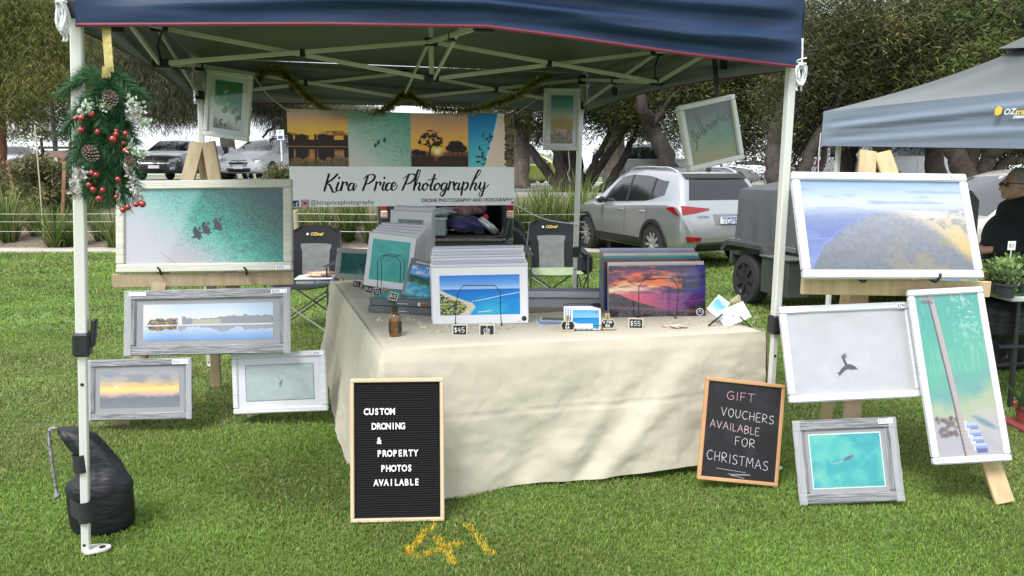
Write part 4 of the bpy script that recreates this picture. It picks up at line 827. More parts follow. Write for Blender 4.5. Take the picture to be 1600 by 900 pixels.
lump('sleeping_bag', 'navy blue rolled bag lying in the open boot', 'bag', 732, 350, Y0 + .35, (.33, .2, .125), 3, mat('navy_nylon', (.02, .025, .11), .5, var=.3, vs=5, bump=.6, bs=9, sheen=.3), 1.0, .12)
lump('pink_blanket', 'pink patterned blanket bundle on top of the navy bag', 'blanket', 731, 328, Y0 + .42, (.27, .2, .085), 5, mat('pink_fleece', (.5, .28, .3), .95, col2=(.12, .06, .08), vs=14, bump=.8, bs=18), 2.0, -.05)
lump('silver_sunshade', 'crumpled silver sunshade at the right in the boot', 'sunshade', 763, 352, Y0 + .22, (.17, .05, .055), 8, mat('silver_foil', (.62, .63, .63), .35, metal=.6, bump=.8, bs=14), 1.6, .7)
P = D(759, 339, Y0 + .3); tag(MB().lathe([(.02, -.05), (.045, -.045), (.045, .0), (.04, .01)], Matrix.Translation(P) @ Matrix.Rotation(1.4, 4, 'X'), 14).build('red_cup', mat('red_plastic', (.5, .03, .02), .4), None), 'round red cup wedged behind the blanket in the boot', 'cup')
P = D(680, 350, Y0 + .2); tb = thing('storage_tub', 'clear plastic storage tub at the left of the boot', 'tub', P)
h_ = P.z - .665
MB().box((-.2, -.15, -h_ + .0), (.17, .2, .07), .015).build('tub_body', mat('clear_plastic', (.45, .53, .57), .2, trans=.5, coat=.5), tb)
MB().box((-.21, -.16, .07), (.18, .21, .095), .01).build('lid', mat('tub_lid', (.6, .66, .7), .35), tb)
P = D(690, 328, Y0 + .3); lump('plastic_bag', 'pale clear plastic bag on top of the storage tub', 'bag', 690, 331, Y0 + .3, (.2, .15, .06), 12, mat('poly_bag', (.6, .64, .64), .25, trans=.3, bump=.8, bs=20), 2.2)
# spare wheel and hub leaning at left of the car (dark mechanical tangle beside it)

# --- trailer with a grey canvas cover
A0 = D(1143, 372, 9.6); B0 = D(1262, 397, 8.0); ax = Vector((B0.x - A0.x, B0.y - A0.y, 0)); L = ax.length * 1.45; ax.normalize(); zr_ = (A0.z + B0.z) / 2
ay = Vector((-ax.y, ax.x, 0)); Mt = Matrix((ax, ay, Vector((0, 0, 1)))).transposed().to_4x4(); Mt.translation = Vector((A0.x, A0.y, 0))
t = thing('box_trailer', 'dark steel box trailer with a grey canvas cover, right of the silver car', 'trailer', M=Mt); m_tr = mat('trailer_steel', (.07, .073, .07), .5, metal=.3, var=.2, vs=4); m_cv = mat('grey_canvas', (.075, .078, .086), .85, var=.12, vs=2.5, bump=.35, bs=7)
Wd = 1.45; H0, H1 = .52, zr_ + .0
MB().box((0, 0, H0), (L, Wd, H1), .01).build('tray', m_tr, t)
MB().box((-.02, -.05, H1 - .03), (L + .02, 0, H1 + .03), .008).build('rim_rail', mat('trailer_rail', (.14, .145, .14), .5, metal=.3), t)
MB().box((-.01, -.025, H0 + .1), (L, -.001, H0 + .115), .002).build('side_pressing', mat('trailer_rail'), t)
ztop = D(1165, 293, 9.5).z
nx = 40; rows = []
for q, (yy, zz) in enumerate(((-.03, H1 + .0), (-.028, H1 + .1), (-.015, H1 + .35), (.0, ztop - .12), (.03, ztop - .02), (.10, ztop), (Wd * .5, ztop + .10), (Wd - .1, ztop), (Wd, ztop - .1), (Wd + .02, H1))):
    rows.append([((.12 + (L - .14) * i / (nx - 1)), yy + (.018 * math.sin(i * 1.1 + q * .5) + .01 * math.sin(i * 2.7)) * (1 if q < 3 else .3), zz + (.012 * math.sin(i * 1.9) if q == 0 else 0) - (.05 * math.sin(math.pi * i / (nx - 1) * 3) ** 2 if 4 < q < 8 else 0)) for i in range(nx)])
cv = MB().grid(np.array(rows)); cv.add([(r_[0]) for r_ in rows], [tuple(range(len(rows)))]); cv.add([(r_[-1]) for r_ in rows], [tuple(range(len(rows)))]); cv.build('canvas_cover', m_cv, t, smooth=50)
tie = MB()
for i in range(9): x_ = .2 + i * (L - .3) / 8; tie.tube([(x_, -.045, H1 + .03), (x_ + .03, -.06, H1 - .02)], .008, 5)
tie.build('tie_hooks', m_black, t)
wp = Mt.inverted() @ D(1193, 440, 8.85); wx_ = wp.x
MB().poly([(wx_ - .55, .62), (wx_ - .42, .74), (wx_ + .40, .74), (wx_ + .52, .62), (wx_ + .47, .60), (wx_ + .36, .69), (wx_ - .38, .69), (wx_ - .5, .6)], Matrix.Translation((0, -.28, 0)), .27).build('mudguard', m_tr, t)
wheel(t, wx_, -.15, .30, -1, .18); t.children[-1].children[0].data.materials[0] = m_black
MB().box((wx_ + .42, -.28, .22), (wx_ + .95, -.01, .64), .01).build('side_toolbox', m_tr, t)
MB().box((wx_ + .40, -.30, .625), (wx_ + .97, -.0, .645), .004).build('toolbox_lid', mat('trailer_rail'), t)
MB().box((wx_ + .02, -.07, H1 - .09), (wx_ + .12, -.05, H1 - .04), .005).build('side_marker', m_amber, t)
MB().box((0, -.02, H0 - .12), (.06, .4, H1 - .1), .008).build('tail_panel', m_tr, t)
P = D(1162, 446, 8.9); br = []
for q, (z_, w_, dx) in enumerate(((0.0, .16, -.02), (.02, .15, -.01), (.1, .085, .03), (.22, .06, .045), (.34, .05, .045), (.40, .045, .045))):
    br.append([(dx + w_ * math.cos(a) * (1 + .08 * math.sin(5 * a)) , .06 * math.sin(a), z_) for a in np.linspace(0, 2 * math.pi, 17)])
o = MB().grid(np.array(br)).build('hessian_flap', mat('hessian', (.38, .31, .2), .98, var=.2, vs=20, bump=.6, bs=60), None, smooth=True); o.location = (P.x, P.y, .0); tag(o, 'tan hessian cloth hanging under the front corner of the trailer', 'cloth')

# ------------------------------------------------------------------ main gazebo
FL, FR, BR, BL = Vector((-1.62, 2.85, 0)), Vector((1.385, 3.70, 0)), Vector((.56, 6.70, 0)), Vector((-2.46, 5.84, 0))
CT = (FL + FR + BR + BL) / 4; e1 = (FR - FL).normalized(); e2 = (BL - FL).normalized(); SIDE = (FR - FL).length
m_leg = mat('powder_coat_white', (.66, .66, .62), .4, var=.04, vs=3); m_blk = mat('black_plastic', (.02, .02, .022), .45, bump=.15, bs=60)
m_navy = mat('navy_canopy', (.010, .028, .078), .55, var=.15, vs=1.5, bump=.25, bs=5, bst=(.5, .5, 3), back=(.20, .215, .225), spec=.35)
m_hem = mat('red_piping', (.17, .022, .038), .6)
Mg = Matrix((e1, e2, Vector((0, 0, 1)))).transposed().to_4x4(); Mg.translation = CT
gz = thing('gazebo', 'navy blue pop up gazebo with white legs and red piping over the photo stall', 'gazebo', M=Mg)
HU, HL_, EAVE, BOT = 2.37, 2.15, 2.43, 2.10
def up(p, z): return Vector((p.x, p.y, z))
feet = {'FL': (D(134, 866, 2.85), D(119, 30, 2.85)), 'FR': (Vector((D(1196, 742, 3.70).x, 3.70, 0)), D(1236, 100, 3.70)), 'BR': (up(BR, 0), D(908, 160, 6.7)), 'BL': (up(BL, 0), D(313, 150, 5.84))}
Ma = Matrix((e1, e2, Vector((0, 0, 1)))).transposed()
CORN = {}
for kx, c in (('FL', FL), ('FR', FR), ('BR', BR), ('BL', BL)):
    a, b = feet[kx]; a = Vector((a.x, a.y, 0)); dr = (b - a) / (b.z - a.z); zc = .86 if kx != 'BR' else .90; zc = {'FL': .895, 'FR': .80, 'BR': .86, 'BL': .86}[kx]
    lo = MB().bar(a + dr * .01, a + dr * zc, .030, .030, e2, .003); P = a + dr * zc; lg = lo.build('leg', m_leg, gz, world=True)
    _MW[lg.name] = Mg
    MB().bar(P - dr * .02, a + dr * (HU + .03), .040, .040, e2, .004).build('upper_leg', m_leg, lg, world=True)
    mb = MB().bar(P - dr * .055, P + dr * .04, .062, .062, e2, .008); mb.bar(P + e1 * .035 - dr * .02, P + e1 * .045 + dr * .09, .02, .035, e2, .005); mb.build('height_clamp', m_blk, lg, world=True)
    mp_ = MB(); Mf = Mg.to_3x3().to_4x4(); Mf.translation = a
    fp = [(.075 * math.cos(t_) * (1 if math.cos(t_) > 0 else .4), .038 * math.sin(t_)) for t_ in np.linspace(0, 2 * math.pi, 17)[:-1]]
    mp_.add([Mf @ Vector((x + .02, y, z)) for z in (.012, .02) for x, y in fp], [tuple(range(15, -1, -1)), tuple(range(16, 32))] + [(i, (i + 1) % 16, 16 + (i + 1) % 16, 16 + i) for i in range(16)]); mp_.build('foot_plate', m_leg, lg, world=True)
    for q0_, q1_, r_ in ((Mf @ Vector((.0, -.017, .045)), Mf @ Vector((.0, -.0162, .045)), .006), (Mf @ Vector((.062, 0, .0205)), Mf @ Vector((.062, 0, .022)), .013), (a + dr * (zc - .17) - e2 * .0145, a + dr * (zc - .17) - e2 * .0165, .007)): MB().tube([q0_, q1_], r_, 8).build('pin_hole', m_blk, lg, world=True)
    top = a + dr * HU; CORN[kx] = (Vector((top.x, top.y, HU)), Vector((a + dr * HL_)))
    for z0_, z1_ in ((HL_ - .035, HL_ + .03), (HU - .04, HU + .04)): MB().bar(a + dr * z0_, a + dr * z1_, .062, .062, e2, .006).build('truss_bracket', m_blk, lg, world=True)
MID = {}
for n_, (p, q) in dict(F=('FL', 'FR'), R=('FR', 'BR'), B=('BR', 'BL'), L=('BL', 'FL')).items():
    m_ = (CORN[p][0] + CORN[q][0]) / 2; MID[n_] = (up(m_, HU + .0), up(m_, HL_ + .02))
cc_ = (CORN['FL'][0] + CORN['FR'][0] + CORN['BR'][0] + CORN['BL'][0]) / 4; MID['C'] = (up(cc_, 2.36), up(cc_, 2.14))
def scissor(A, B, n):
    off = n * .014
    for s_, (p, q) in ((1, (A[0], B[1])), (-1, (A[1], B[0]))):
        MB().bar(p + off * s_, q + off * s_, .012, .026, (0, 0, 1), .002).build('truss_bar', m_leg, gz, world=True)
    x = (A[0] + A[1] + B[0] + B[1]) / 4
    MB().bar(x - n * .022, x + n * .022, .034, .045, (0, 0, 1), .004).build('pivot_block', m_blk, gz, world=True)
for n_, (p, q, no) in dict(F=('FL', 'FR', e2), R=('FR', 'BR', e1), B=('BR', 'BL', e2), L=('BL', 'FL', e1)).items():
    scissor(CORN[p], MID[n_], no); scissor(MID[n_], CORN[q], no)
for n_, no in (('L', e2), ('R', e2), ('F', e1), ('B', e1)): scissor(MID[n_], MID['C'], no)
for n_, m_ in MID.items():
    for z_ in (0, 1): MB().bar(m_[z_] - e1 * .045, m_[z_] + e1 * .045, .04, .05, (0, 0, 1), .006).build('centre_bracket', m_blk, gz, world=True)
MB().bar(up(cc_, 2.12), up(cc_, 2.98), .028, .028, e2, .003).build('peak_pole', m_leg, gz, world=True)
for n_ in ('L', 'R'):   # black webbing hanging at the side brackets
    MB().tube([MID[n_][0] + Vector((.02, 0, -.01)), MID[n_][0].lerp(MID[n_][1], .5) + Vector((-.015, 0, 0)), MID[n_][1]], .006, 5).build('elastic_strap', m_blk, gz, world=True)
for (px, py, Y) in ((158 + 25, 38, 3.1), (1130, 100, 4.35), (960, 143, 5.7), (457, 137, 6.0), (682, 75, 4.8)):
    if px in (682,): continue
    P = D(px, py, Y); MB().bar(P - Vector((0, 0, .03)), P + Vector((0, 0, .03)), .045, .01, e2, .002).build('velcro_tab', m_blk, gz, world=True)
# roof: four slopes with sag between hip ribs, valance with horizontal folds
O = .008
cor = {k_: CORN[k_][0] + (-e1 if k_[1] == 'L' else e1) * O + (-e2 if k_[0] == 'F' else e2) * O for k_ in CORN}
apex = up(cc_, 3.08); names = ['FL', 'FR', 'BR', 'BL']; sides = ['F', 'R', 'B', 'L']
roof = MB(); n = 24
for i in range(4):
    a, b = up(cor[names[i]].lerp(cc_, -.028), EAVE + .004), up(cor[names[(i + 1) % 4]].lerp(cc_, -.028), EAVE + .004); A = []
    for r_ in range(n + 1):
        v = r_ / n; row = []
        for c_ in range(n + 1):
            u = c_ / n; p = a.lerp(b, u).lerp(apex, v); sag = .10 * math.sin(math.pi * u) * (1 - v) * v * 2
            row.append(tuple(p - Vector((0, 0, sag - .0))))
        A.append(row)
    roof.grid(np.array(A))
roof.build('canopy_roof', m_navy, gz, smooth=20, world=True)
# valance bottoms as surveyed: left corner, arch near the middle, right corner
def bot_z(i, u):
    if i == 0: return float(np.interp(u, [0, .28, .5, .62, .8, 1], [2.085, 2.135, 2.16, 2.135, 2.09, 2.055])) + .0
    if i == 1: return 2.055 + .05 * math.sin(math.pi * u) + .05 * u
    if i == 2: return 2.10 + .02 * math.sin(math.pi * u)
    return 2.10 + .05 * math.sin(math.pi * u)
for i in range(4):
    a, b = up(cor[names[i]], 0), up(cor[names[(i + 1) % 4]], 0); out = (e2 * -1, e1, e2, e1 * -1)[i]; A = []; H = []; rows = 22; cols = 110
    g = np.random.default_rng(100 + i); nz = noise2(rows + 1, cols + 1, 6, 4, 3, 50 + i) - .5
    for r_ in range(rows + 1):
        v = r_ / rows; row = []
        for c_ in range(cols + 1):
            u = c_ / cols; zb = bot_z(i, u); z = EAVE + (zb - EAVE) * v; edge = min(1, 12 * min(u, 1 - u))
            fold = (.027 * math.sin(v * 15 + 2.0 * math.sin(u * 5 + i) + u * 6) + .008 * math.sin(v * 34 + u * 9) + .05 * nz[r_, c_]) * math.sin(math.pi * min(1, v * 1.02 + .02)) ** .5 * edge * (.5 + .9 * u if i == 0 else 1)
            row.append(tuple(a.lerp(b, u) + out * (.040 + max(fold * min(1, v * 5), -.014) + .006 * v) + Vector((0, 0, z))))
        A.append(row)
    A = np.array(A); MB().grid(A[::-1][:, ::-1][:, ::-1]).build('valance', m_navy, gz, smooth=True, world=True)
    bt = A[-1]; hem = []
    for p in bt: p = Vector(p); hem.append([tuple(p + out * .002 + Vector((0, 0, .007))), tuple(p + out * .005), tuple(p + out * .002 - Vector((0, 0, .007))), tuple(p - out * .002 - Vector((0, 0, .007)))])
    MB().grid(np.array(hem)).build('piping', m_hem, gz, world=True)
ft = MB()   # loose corner flap at the right
P0 = cor['FR'] + Vector((0, 0, -.02)); ft.grid(np.array([[tuple(P0 + e1 * (.012 + .05 * s_ * (1 - v) + .02 * s_ * v) + e2 * (-.012 + .03 * s_) + Vector((0, 0, -.22 * v + .0))) for s_ in np.linspace(0, 1, 5)] for v in np.linspace(0, 1, 6)])); ft.build('corner_flap', mat('navy_flap', (.02, .05, .12), .6), gz, world=True)

# coiled white ropes at the canopy corners
m_rope = mat('white_rope', (.78, .78, .80), .8, bump=.5, bs=120); m_string = mat('white_string', (.72, .71, .66), .7)
def rope_bundle(px, py, ph, pw, Y, label, tail=None):
    c = D(px, py, Y); s_ = Y / FOC; o = MB(); r = np.random.default_rng(int(px)); h, w = ph * s_ / 2, pw * s_ / 2
    for k_ in range(12):
        ph_ = r.uniform(0, 6.28); ww = w * r.uniform(.35, 1); hh = h * r.uniform(.8, 1); y_ = r.uniform(-.02, .02); x_ = r.uniform(-.25, .25) * w
        o.tube([c + Vector((x_ + ww * math.cos(a) * (.75 + .25 * math.sin(a)), y_ + .008 * math.sin(3 * a + ph_), hh * math.sin(a))) for a in np.linspace(0, 2 * math.pi, 18)], .0042, 6, False)
    o.tube([c + Vector((w * .55 * math.cos(a), .028 * math.sin(a), h * .5 + .004 * a)) for a in np.linspace(0, 12, 40)], .0042, 6)
    if tail: o.tube(smooth_line([D(*tail, Y), D((px + tail[0]) / 2 + 1, (py + tail[1]) / 2, Y), c + Vector((0, 0, h * .6))], 4), .0045, 6)
    for dx in (-.3, .2): o.tube(smooth_line([c + Vector((dx * w, 0, -h * .8)), c + Vector((dx * w * 1.3, .01, -h * 1.15)), c + Vector((dx * w * 1.1, 0, -h * 1.35))], 3), .0042, 6)
    tag(o.build('rope_bundle', m_rope, None, smooth=True), label, 'rope', 'guy ropes coiled at the gazebo corners')
rope_bundle(98, 28, 50, 15, 2.78, 'white guy rope bundle hanging at the top left corner', (99, -12))
rope_bundle(1251, 117, 34, 22, 3.6, 'coiled white guy rope hanging at the right front corner of the blue gazebo', (1254, 60))
rope_bundle(305, 152, 14, 8, 5.9, 'small white rope at the back left corner of the gazebo', (308, 140))
# strings
for P, q, lb in (([D(396, 118, 5.75), D(420, 150, 5.8), D(447, 171, 6.0)], .003, 'thin white string from the hanging wave picture to the banner corner'),
                 ([D(806, 178, 6.35), D(842, 152, 6.5), D(872, 124, 6.6)], .003, 'thin white string from the banner to the back right bracket'),
                 ([D(803, 319, 6.35), D(850, 342, 6.5), D(905, 351, 6.68)], .005, 'white rope from the bottom banner corner to the back leg'),
                 ([D(908, 120, 6.68), D(916, 140, 6.68), D(914, 165, 6.68), D(904, 210, 6.6), D(905, 262, 6.65)], .004, 'white string tangled round the top of the back right leg'),
                 ([D(888, 236, 6.55), D(890, 262, 6.55), D(887, 272, 6.55), D(891, 284, 6.55), D(888, 275, 6.55)], .005, 'white cord end dangling below the hanging beach picture'),
                 ([D(309, 110, 5.8), D(313, 130, 5.8), D(309, 142, 5.8)], .003, 'white string at the top of the back left leg')):
    tag(MB().tube(smooth_line(P, 6), q, 6).build('string', m_string), lb, 'string')
# black strap holding the picture with the painted reflection
tag(MB().bar(D(1115, 75, 4.35), D(1121, 153, 4.35), .028, .004, (0, 1, 0)).build('hanging_strap', m_blk), 'black strap from the gazebo frame down to the tilted green picture', 'strap')
# yellow over-door hook
m_yel = mat('yellow_hanger', (.38, .32, .09), .5, var=.3, vs=60)
P, Q = D(164, 18, 2.86), D(172, 120, 2.80); hk = MB(); hk.bar(Q, P, .032, .004, (0, 1, 0)); hk.bar(Q, Q + Vector((.005, -.035, -.008)), .032, .005, (0, 0, 1)); hk.bar(Q + Vector((.006, -.037, -.008)), Q + Vector((.012, -.04, .03)), .032, .004, (0, 1, 0))
tag(hk.build('garland_hanger', m_yel), 'yellow glittery strap hook holding the christmas swag', 'hanger')

# sand weight bag strapped round the front left leg
m_bag = mat('black_nylon', (.007, .008, .011), .55, var=.3, vs=3, bump=.8, bs=7, bst=(1, 1, 2.5)); m_bag2 = mat('black_webbing', (.022, .023, .027), .7, bump=.3, bs=150)
bgp = G(142, 842); bgt = thing('weight_bag', 'black nylon sand bag strapped round the front left gazebo leg', 'bag', (bgp.x, bgp.y + .10, 0)); A = []
prof = [(0, .04, .0, .0), (.004, .118, 0, 0), (.03, .132, 0, 0), (.1, .136, 0, 0), (.17, .136, 0, 0), (.205, .134, .0, 0), (.235, .122, .008, 0), (.262, .098, .016, 0), (.29, .080, .018, 0), (.32, .072, .005, 0), (.35, .072, -.018, 0), (.385, .074, -.045, 0), (.415, .070, -.068, 0), (.44, .058, -.088, 0), (.455, .040, -.108, 0), (.462, .022, -.135, 0), (.46, .010, -.165, 0)]
for q, (z, r_, dx, dy) in enumerate(prof):
    row = []
    for a in np.linspace(0, 2 * math.pi, 49):
        w_ = 1 + (.05 * math.sin(3 * a + z * 9) + .035 * math.sin(7 * a - z * 20) + .02 * math.sin(13 * a + 31 * z)) * (z > .2) + .012 * math.sin(5 * a + 12 * z) + .02 * math.sin(z * 95 + 2 * math.sin(a)) * (.2 < z < .4)
        row.append((dx * 1.05 + r_ * w_ * math.cos(a), dy + r_ * w_ * .8 * math.sin(a), z * (1 if z < .3 else 1) + (.03 * math.sin(a * 2 + 1) * (.28 < z < .44) * .5)))
    A.append(row)
MB().grid(np.array(A)).build('sack', m_bag, bgt, smooth=True)
lo = Vector((D(133, 800, 2.85).x, 2.85, 0)) - Vector((bgt.location)); 
for z_, h_, lb in ((.187, .09, 1), (.395, .075, 1)):
    A = []
    for a in np.linspace(0, 2 * math.pi, 25):
        A.append([(lo.x + .026 * math.cos(a) * (1 + .1 * (abs(math.cos(a)) > .7)), lo.y + .026 * math.sin(a), z_ - h_ / 2), (lo.x + .027 * math.cos(a), lo.y + .027 * math.sin(a), z_ + h_ / 2)])
    o = MB().grid(np.array(A)); z_ < .3 and o.grid(np.array([[(lo.x - .09 + .1 * s_, lo.y - .012 - .012 * math.sin(s_ * 3) + .06 * (1 - s_), z_ + zz) for zz in (-h_ * .45, h_ * .42)] for s_ in np.linspace(0, 1, 6)])); o.build('strap', m_bag2, bgt, smooth=40)
MB().tube(smooth_line([(-.16, 0, .46), (-.185, -.01, .462), (-.192, -.015, .43), (-.188, -.02, .36), (-.184, -.02, .28), (-.18, -.02, .2), (-.178, -.02, .17)], 5), .006, 8).build('drawcord', mat('speckled_cord', (.03, .03, .04), .8, col2=(.45, .45, .5), vs=75), bgt, smooth=True)
MB().ball((-.178, -.02, .162), .014, 8).build('cord_knot', mat('speckled_cord'), bgt)

# ------------------------------------------------------------------ tables with their cloth
ZT = .73
a1 = (G(1195, 518, ZT) - G(600, 548, ZT)); a1.z = 0; TW = a1.length; a1.normalize(); b1 = Vector((-a1.y, a1.x, 0)); T0 = G(600, 548, ZT); T0.z = 0
back_l = G(519, 437, ZT); back_l.z = 0; a2 = (back_l - T0); a2.z = 0; L2 = a2.length; a2.normalize(); b2 = Vector((a2.y, -a2.x, 0))
def folding_table(label, o, ax_, ay_, L_, w_):
    M = Matrix((ax_, ay_, Vector((0, 0, 1)))).transposed().to_4x4(); M.translation = (o.x, o.y, 0); t = thing('folding_table', label, 'table', M=M, group='folding tables under the cream cloth')
    MB().box((.02, .02, ZT - .045), (L_ - .02, w_ - .02, ZT - .006), .01).build('table_top', mat('table_plastic', (.6, .6, .58), .5), t)
    for x in (.25, L_ - .25):
        for y in (.1, w_ - .1): MB().tube([(x, y, 0), (x, y, ZT - .045)], .013, 8).build('leg', mat('leg_grey_steel', (.3, .3, .32), .4, metal=.6), t)
folding_table('folding table hidden under the front stretch of cream cloth', T0, a1, b1, TW, .74)
folding_table('folding table under the cream cloth running back on the left', T0 + a2 * .76 , a2, b2, L2 - .78, .74)
m_cloth = mat('calico_cloth', (.56, .515, .41), .9, var=.05, vs=3, bump=.4, bs=4.5, bst=(1.8, 1, .7))
tcl = thing('table_cloth', 'cream calico cloth draped over the L shaped tables down to the grass', 'tablecloth', (T0.x, T0.y, 0))
def top_sheet(o, ax_, ay_, L_, w_, name, dz):
    n1, n2 = 60, 30; A = []
    g = noise2(n2 + 1, n1 + 1, 5, 9, 4, 71)
    for j in range(n2 + 1):
        A.append([tuple(o + ax_ * (L_ * i / n1) + ay_ * (w_ * j / n2) + Vector((0, 0, ZT + dz + .006 * (g[j, i] - .5) * min(1, 6 * min(j / n2, 1 - j / n2 + .1)) - .010 * max(0, 1 - 30 * min(j / n2 + .0, i / n1 + .0, 1 - i / n1))))) for i in range(n1 + 1)])
    MB().grid(np.array(A)).build(name, m_cloth, tcl, smooth=True, world=True)
top_sheet(T0, a1, b1, TW, .76, 'top_cloth', .004)
top_sheet(T0, a2, b2, L2, .76, 'side_top_cloth', -.001)
def drape(path, name, bottoms, seed, amp=.05, freq=9.0, flare=.10, rows=56, cols=280, folds=None):
    """hanging sheet along path (list of points) ; bottoms: heights of the lower hem at path parameters"""
    P = [Vector(p) for p in path]; seg = [(P[i + 1] - P[i]).length for i in range(len(P) - 1)]; tot = sum(seg); A = []
    nz = noise2(rows + 1, cols + 1, 2, 5, 3, seed, .4) - .5; nz2 = noise2(rows + 1, cols + 1, 9, 14, 3, seed + 1) - .5; nz3 = noise2(rows + 1, cols + 1, 3, 7, 2, seed + 2); nz4 = noise2(rows + 1, cols + 1, 9, 20, 2, seed + 3)
    def at(s):
        s = s * tot
        for i, l in enumerate(seg):
            if s <= l or i == len(seg) - 1: d_ = (P[i + 1] - P[i]).normalized(); return P[i] + d_ * s, Vector((d_.y, -d_.x, 0))
            s -= l
    for r_ in range(rows + 1):
        v = r_ / rows; row = []
        for c_ in range(cols + 1):
            s = c_ / cols; p, nrm = at(s); q0 = max(0, s - .02); q1 = min(1, s + .02); nrm = (at(q0)[1] + at(q1)[1]).normalized()
            zb = float(np.interp(s, [b[0] for b in bottoms], [b[1] for b in bottoms])); z = ZT + .002 + (zb - ZT) * v
            w_ = math.sin(s * tot * freq + 1.2 * math.sin(s * tot * freq * .37 + seed) + .6 * v) * amp * v ** 1.3 + amp * 1.1 * nz[r_, c_] * v ** .5 * 1.4 + .010 * nz2[r_, c_] * min(1, v * 3) + .0035 * (1 - abs(2 * nz4[r_, c_] - 1)) * min(1, v * 6) + .0016 * max(0, 1 - 6 * abs(2 * nz3[r_, c_] - 1)) * min(1, v * 5) - .010 * max(0, 1 - abs(v - .46) / .012) * (.5 + nz[r_, c_])
            for (s0, wd, dp, sl) in (folds or []): w_ += dp * math.exp(-((s - s0 - sl * v) / wd) ** 2) * v ** .8
            row.append(tuple(p + nrm * (.006 + flare * v ** 1.2 + w_ + .012 * min(1, v * 12)) + Vector((0, 0, z + .004 * v * math.sin(s * 21)))))
        A.append(row)
    return A
front = drape([T0, T0 + a1 * TW], 'front', [(0, .02), (.1, .005), (.2, .0), (.45, .015), (.62, .03), (.8, .06), (1, .10)], 31, .030, 4.5, .03, folds=[(.06, .03, .04, -.02), (.34, .05, .02, .12), (.42, .06, -.018, .16), (.66, .04, .016, -.22), (.60, .05, -.012, -.3), (.84, .045, .028, -.3), (.76, .05, -.018, -.3), (.93, .03, .018, -.12)])
MB().grid(np.array(front)[:, ::-1]).build('front_drape', m_cloth, tcl, smooth=True, world=True)
left = drape([T0 + a2 * L2, T0], 'left', [(0, .12), (.2, .07), (.5, .02), (.8, .0), (1, .02)], 37, .022, 4.0, .10, folds=[(.35, .1, .03, .05), (.8, .06, .03, .0)])
MB().grid(np.array(left)[:, ::-1]).build('side_drape', m_cloth, tcl, smooth=True, world=True)
# corner gore joining both drapes
fa, la = np.array(front)[:, 0], np.array(left)[:, -1]; gore = []
for r_ in range(len(fa)):
    v = r_ / (len(fa) - 1); mid = (fa[r_] + la[r_]) / 2 + np.array([-.015, -.03, 0]) * v; gore.append([tuple(la[r_]), tuple(la[r_] * .5 + mid * .5 + np.array([0, -.008, 0]) * v), tuple(mid), tuple(fa[r_] * .5 + mid * .5), tuple(fa[r_])])
MB().grid(np.array(gore)).build('corner_drape', m_cloth, tcl, smooth=True, world=True)
right_ = drape([T0 + a1 * TW, T0 + a1 * TW + b1 * .76], 'right', [(0, .10), (1, .25)], 43, .02, 6.0, .05, cols=50)
MB().grid(np.array(right_)[:, ::-1]).build('end_drape', m_cloth, tcl, smooth=True, world=True)

# ------------------------------------------------------------------ the prints
def art_riders(w=700, h=400, seed=3, full=True):
    p = Paint(w, h); X, Y = p.X, p.Y; t = X * .75 + (1 - Y) * .55 - .12 + .05 * (p.n(5, 8, 3, seed) - .5)
    p.grad(t, [(0, (214, 205, 214)), (.16, (205, 196, 206)), (.3, (178, 190, 196)), (.45, (112, 178, 168)), (.6, (44, 146, 130)), (.85, (8, 104, 94)), (1.15, (2, 74, 76))])
    a = p.n(46, 60, 3, seed + 1); b = p.n(70, 90, 2, seed + 2); r = 1 - np.abs(2 * a - 1) * 1.9; k = sstep(.12, .7, t); p.light((r - .42) * .42 * k + (b - .5) * .36 * k); p.mix(sstep(.40, .33, X + .25 * (Y - .5)) * .45, (214, 222, 232))  # last mix paints the diagonal glass glare over the left of the print
    def wk(x, y, L, sl):
        for q in range(60):
            s = q / 60; cx = x + .02 + s * L; cy = y + .045 + s * L * sl; p.ell(cx, cy, .010 + .014 * s, .012 + .02 * s, (205, 226, 222) if q % 3 else (60, 120, 115), .9, .5, .30 * (1 - s * .8), 1.2, q)
    if full:
        for i, (x, y) in enumerate(((.455, .60), (.51, .535), (.585, .485))):
            wk(x, y, .30, 1.0 + .1 * i)
            p.ell(x, y + .01, .045, .075, (4, 18, 26), .25, -.35, 1, .5, i + 30); p.ell(x - .016, y - .055, .022, .045, (4, 18, 26), .3, .35); p.ell(x + .016, y - .07, .014, .03, (8, 24, 32), .3, -.2); p.line([(x - .034, y + .05), (x, y + .04)], 3, (8, 22, 30)); p.line([(x + .03, y + .06), (x + .01, y + .02)], 3, (8, 22, 30)); p.line([(x - .02, y + .06), (x - .005, y)], 3, (18, 38, 46)); p.line([(x + .015, y + .08), (x + .008, y)], 3, (18, 38, 46)); p.ell(x + .008, y - .055, .008, .014, (20, 36, 44), .4); p.line([(x - .02, y - .08), (x - .012, y - .03)], 2, (20, 40, 46))
        p.line([(.22, .84), (.32, 1.0)], 1.2, (110, 105, 112), .7); p.line([(.05, .6), (.22, .84)], 1.0, (225, 214, 205), .6)
    return p
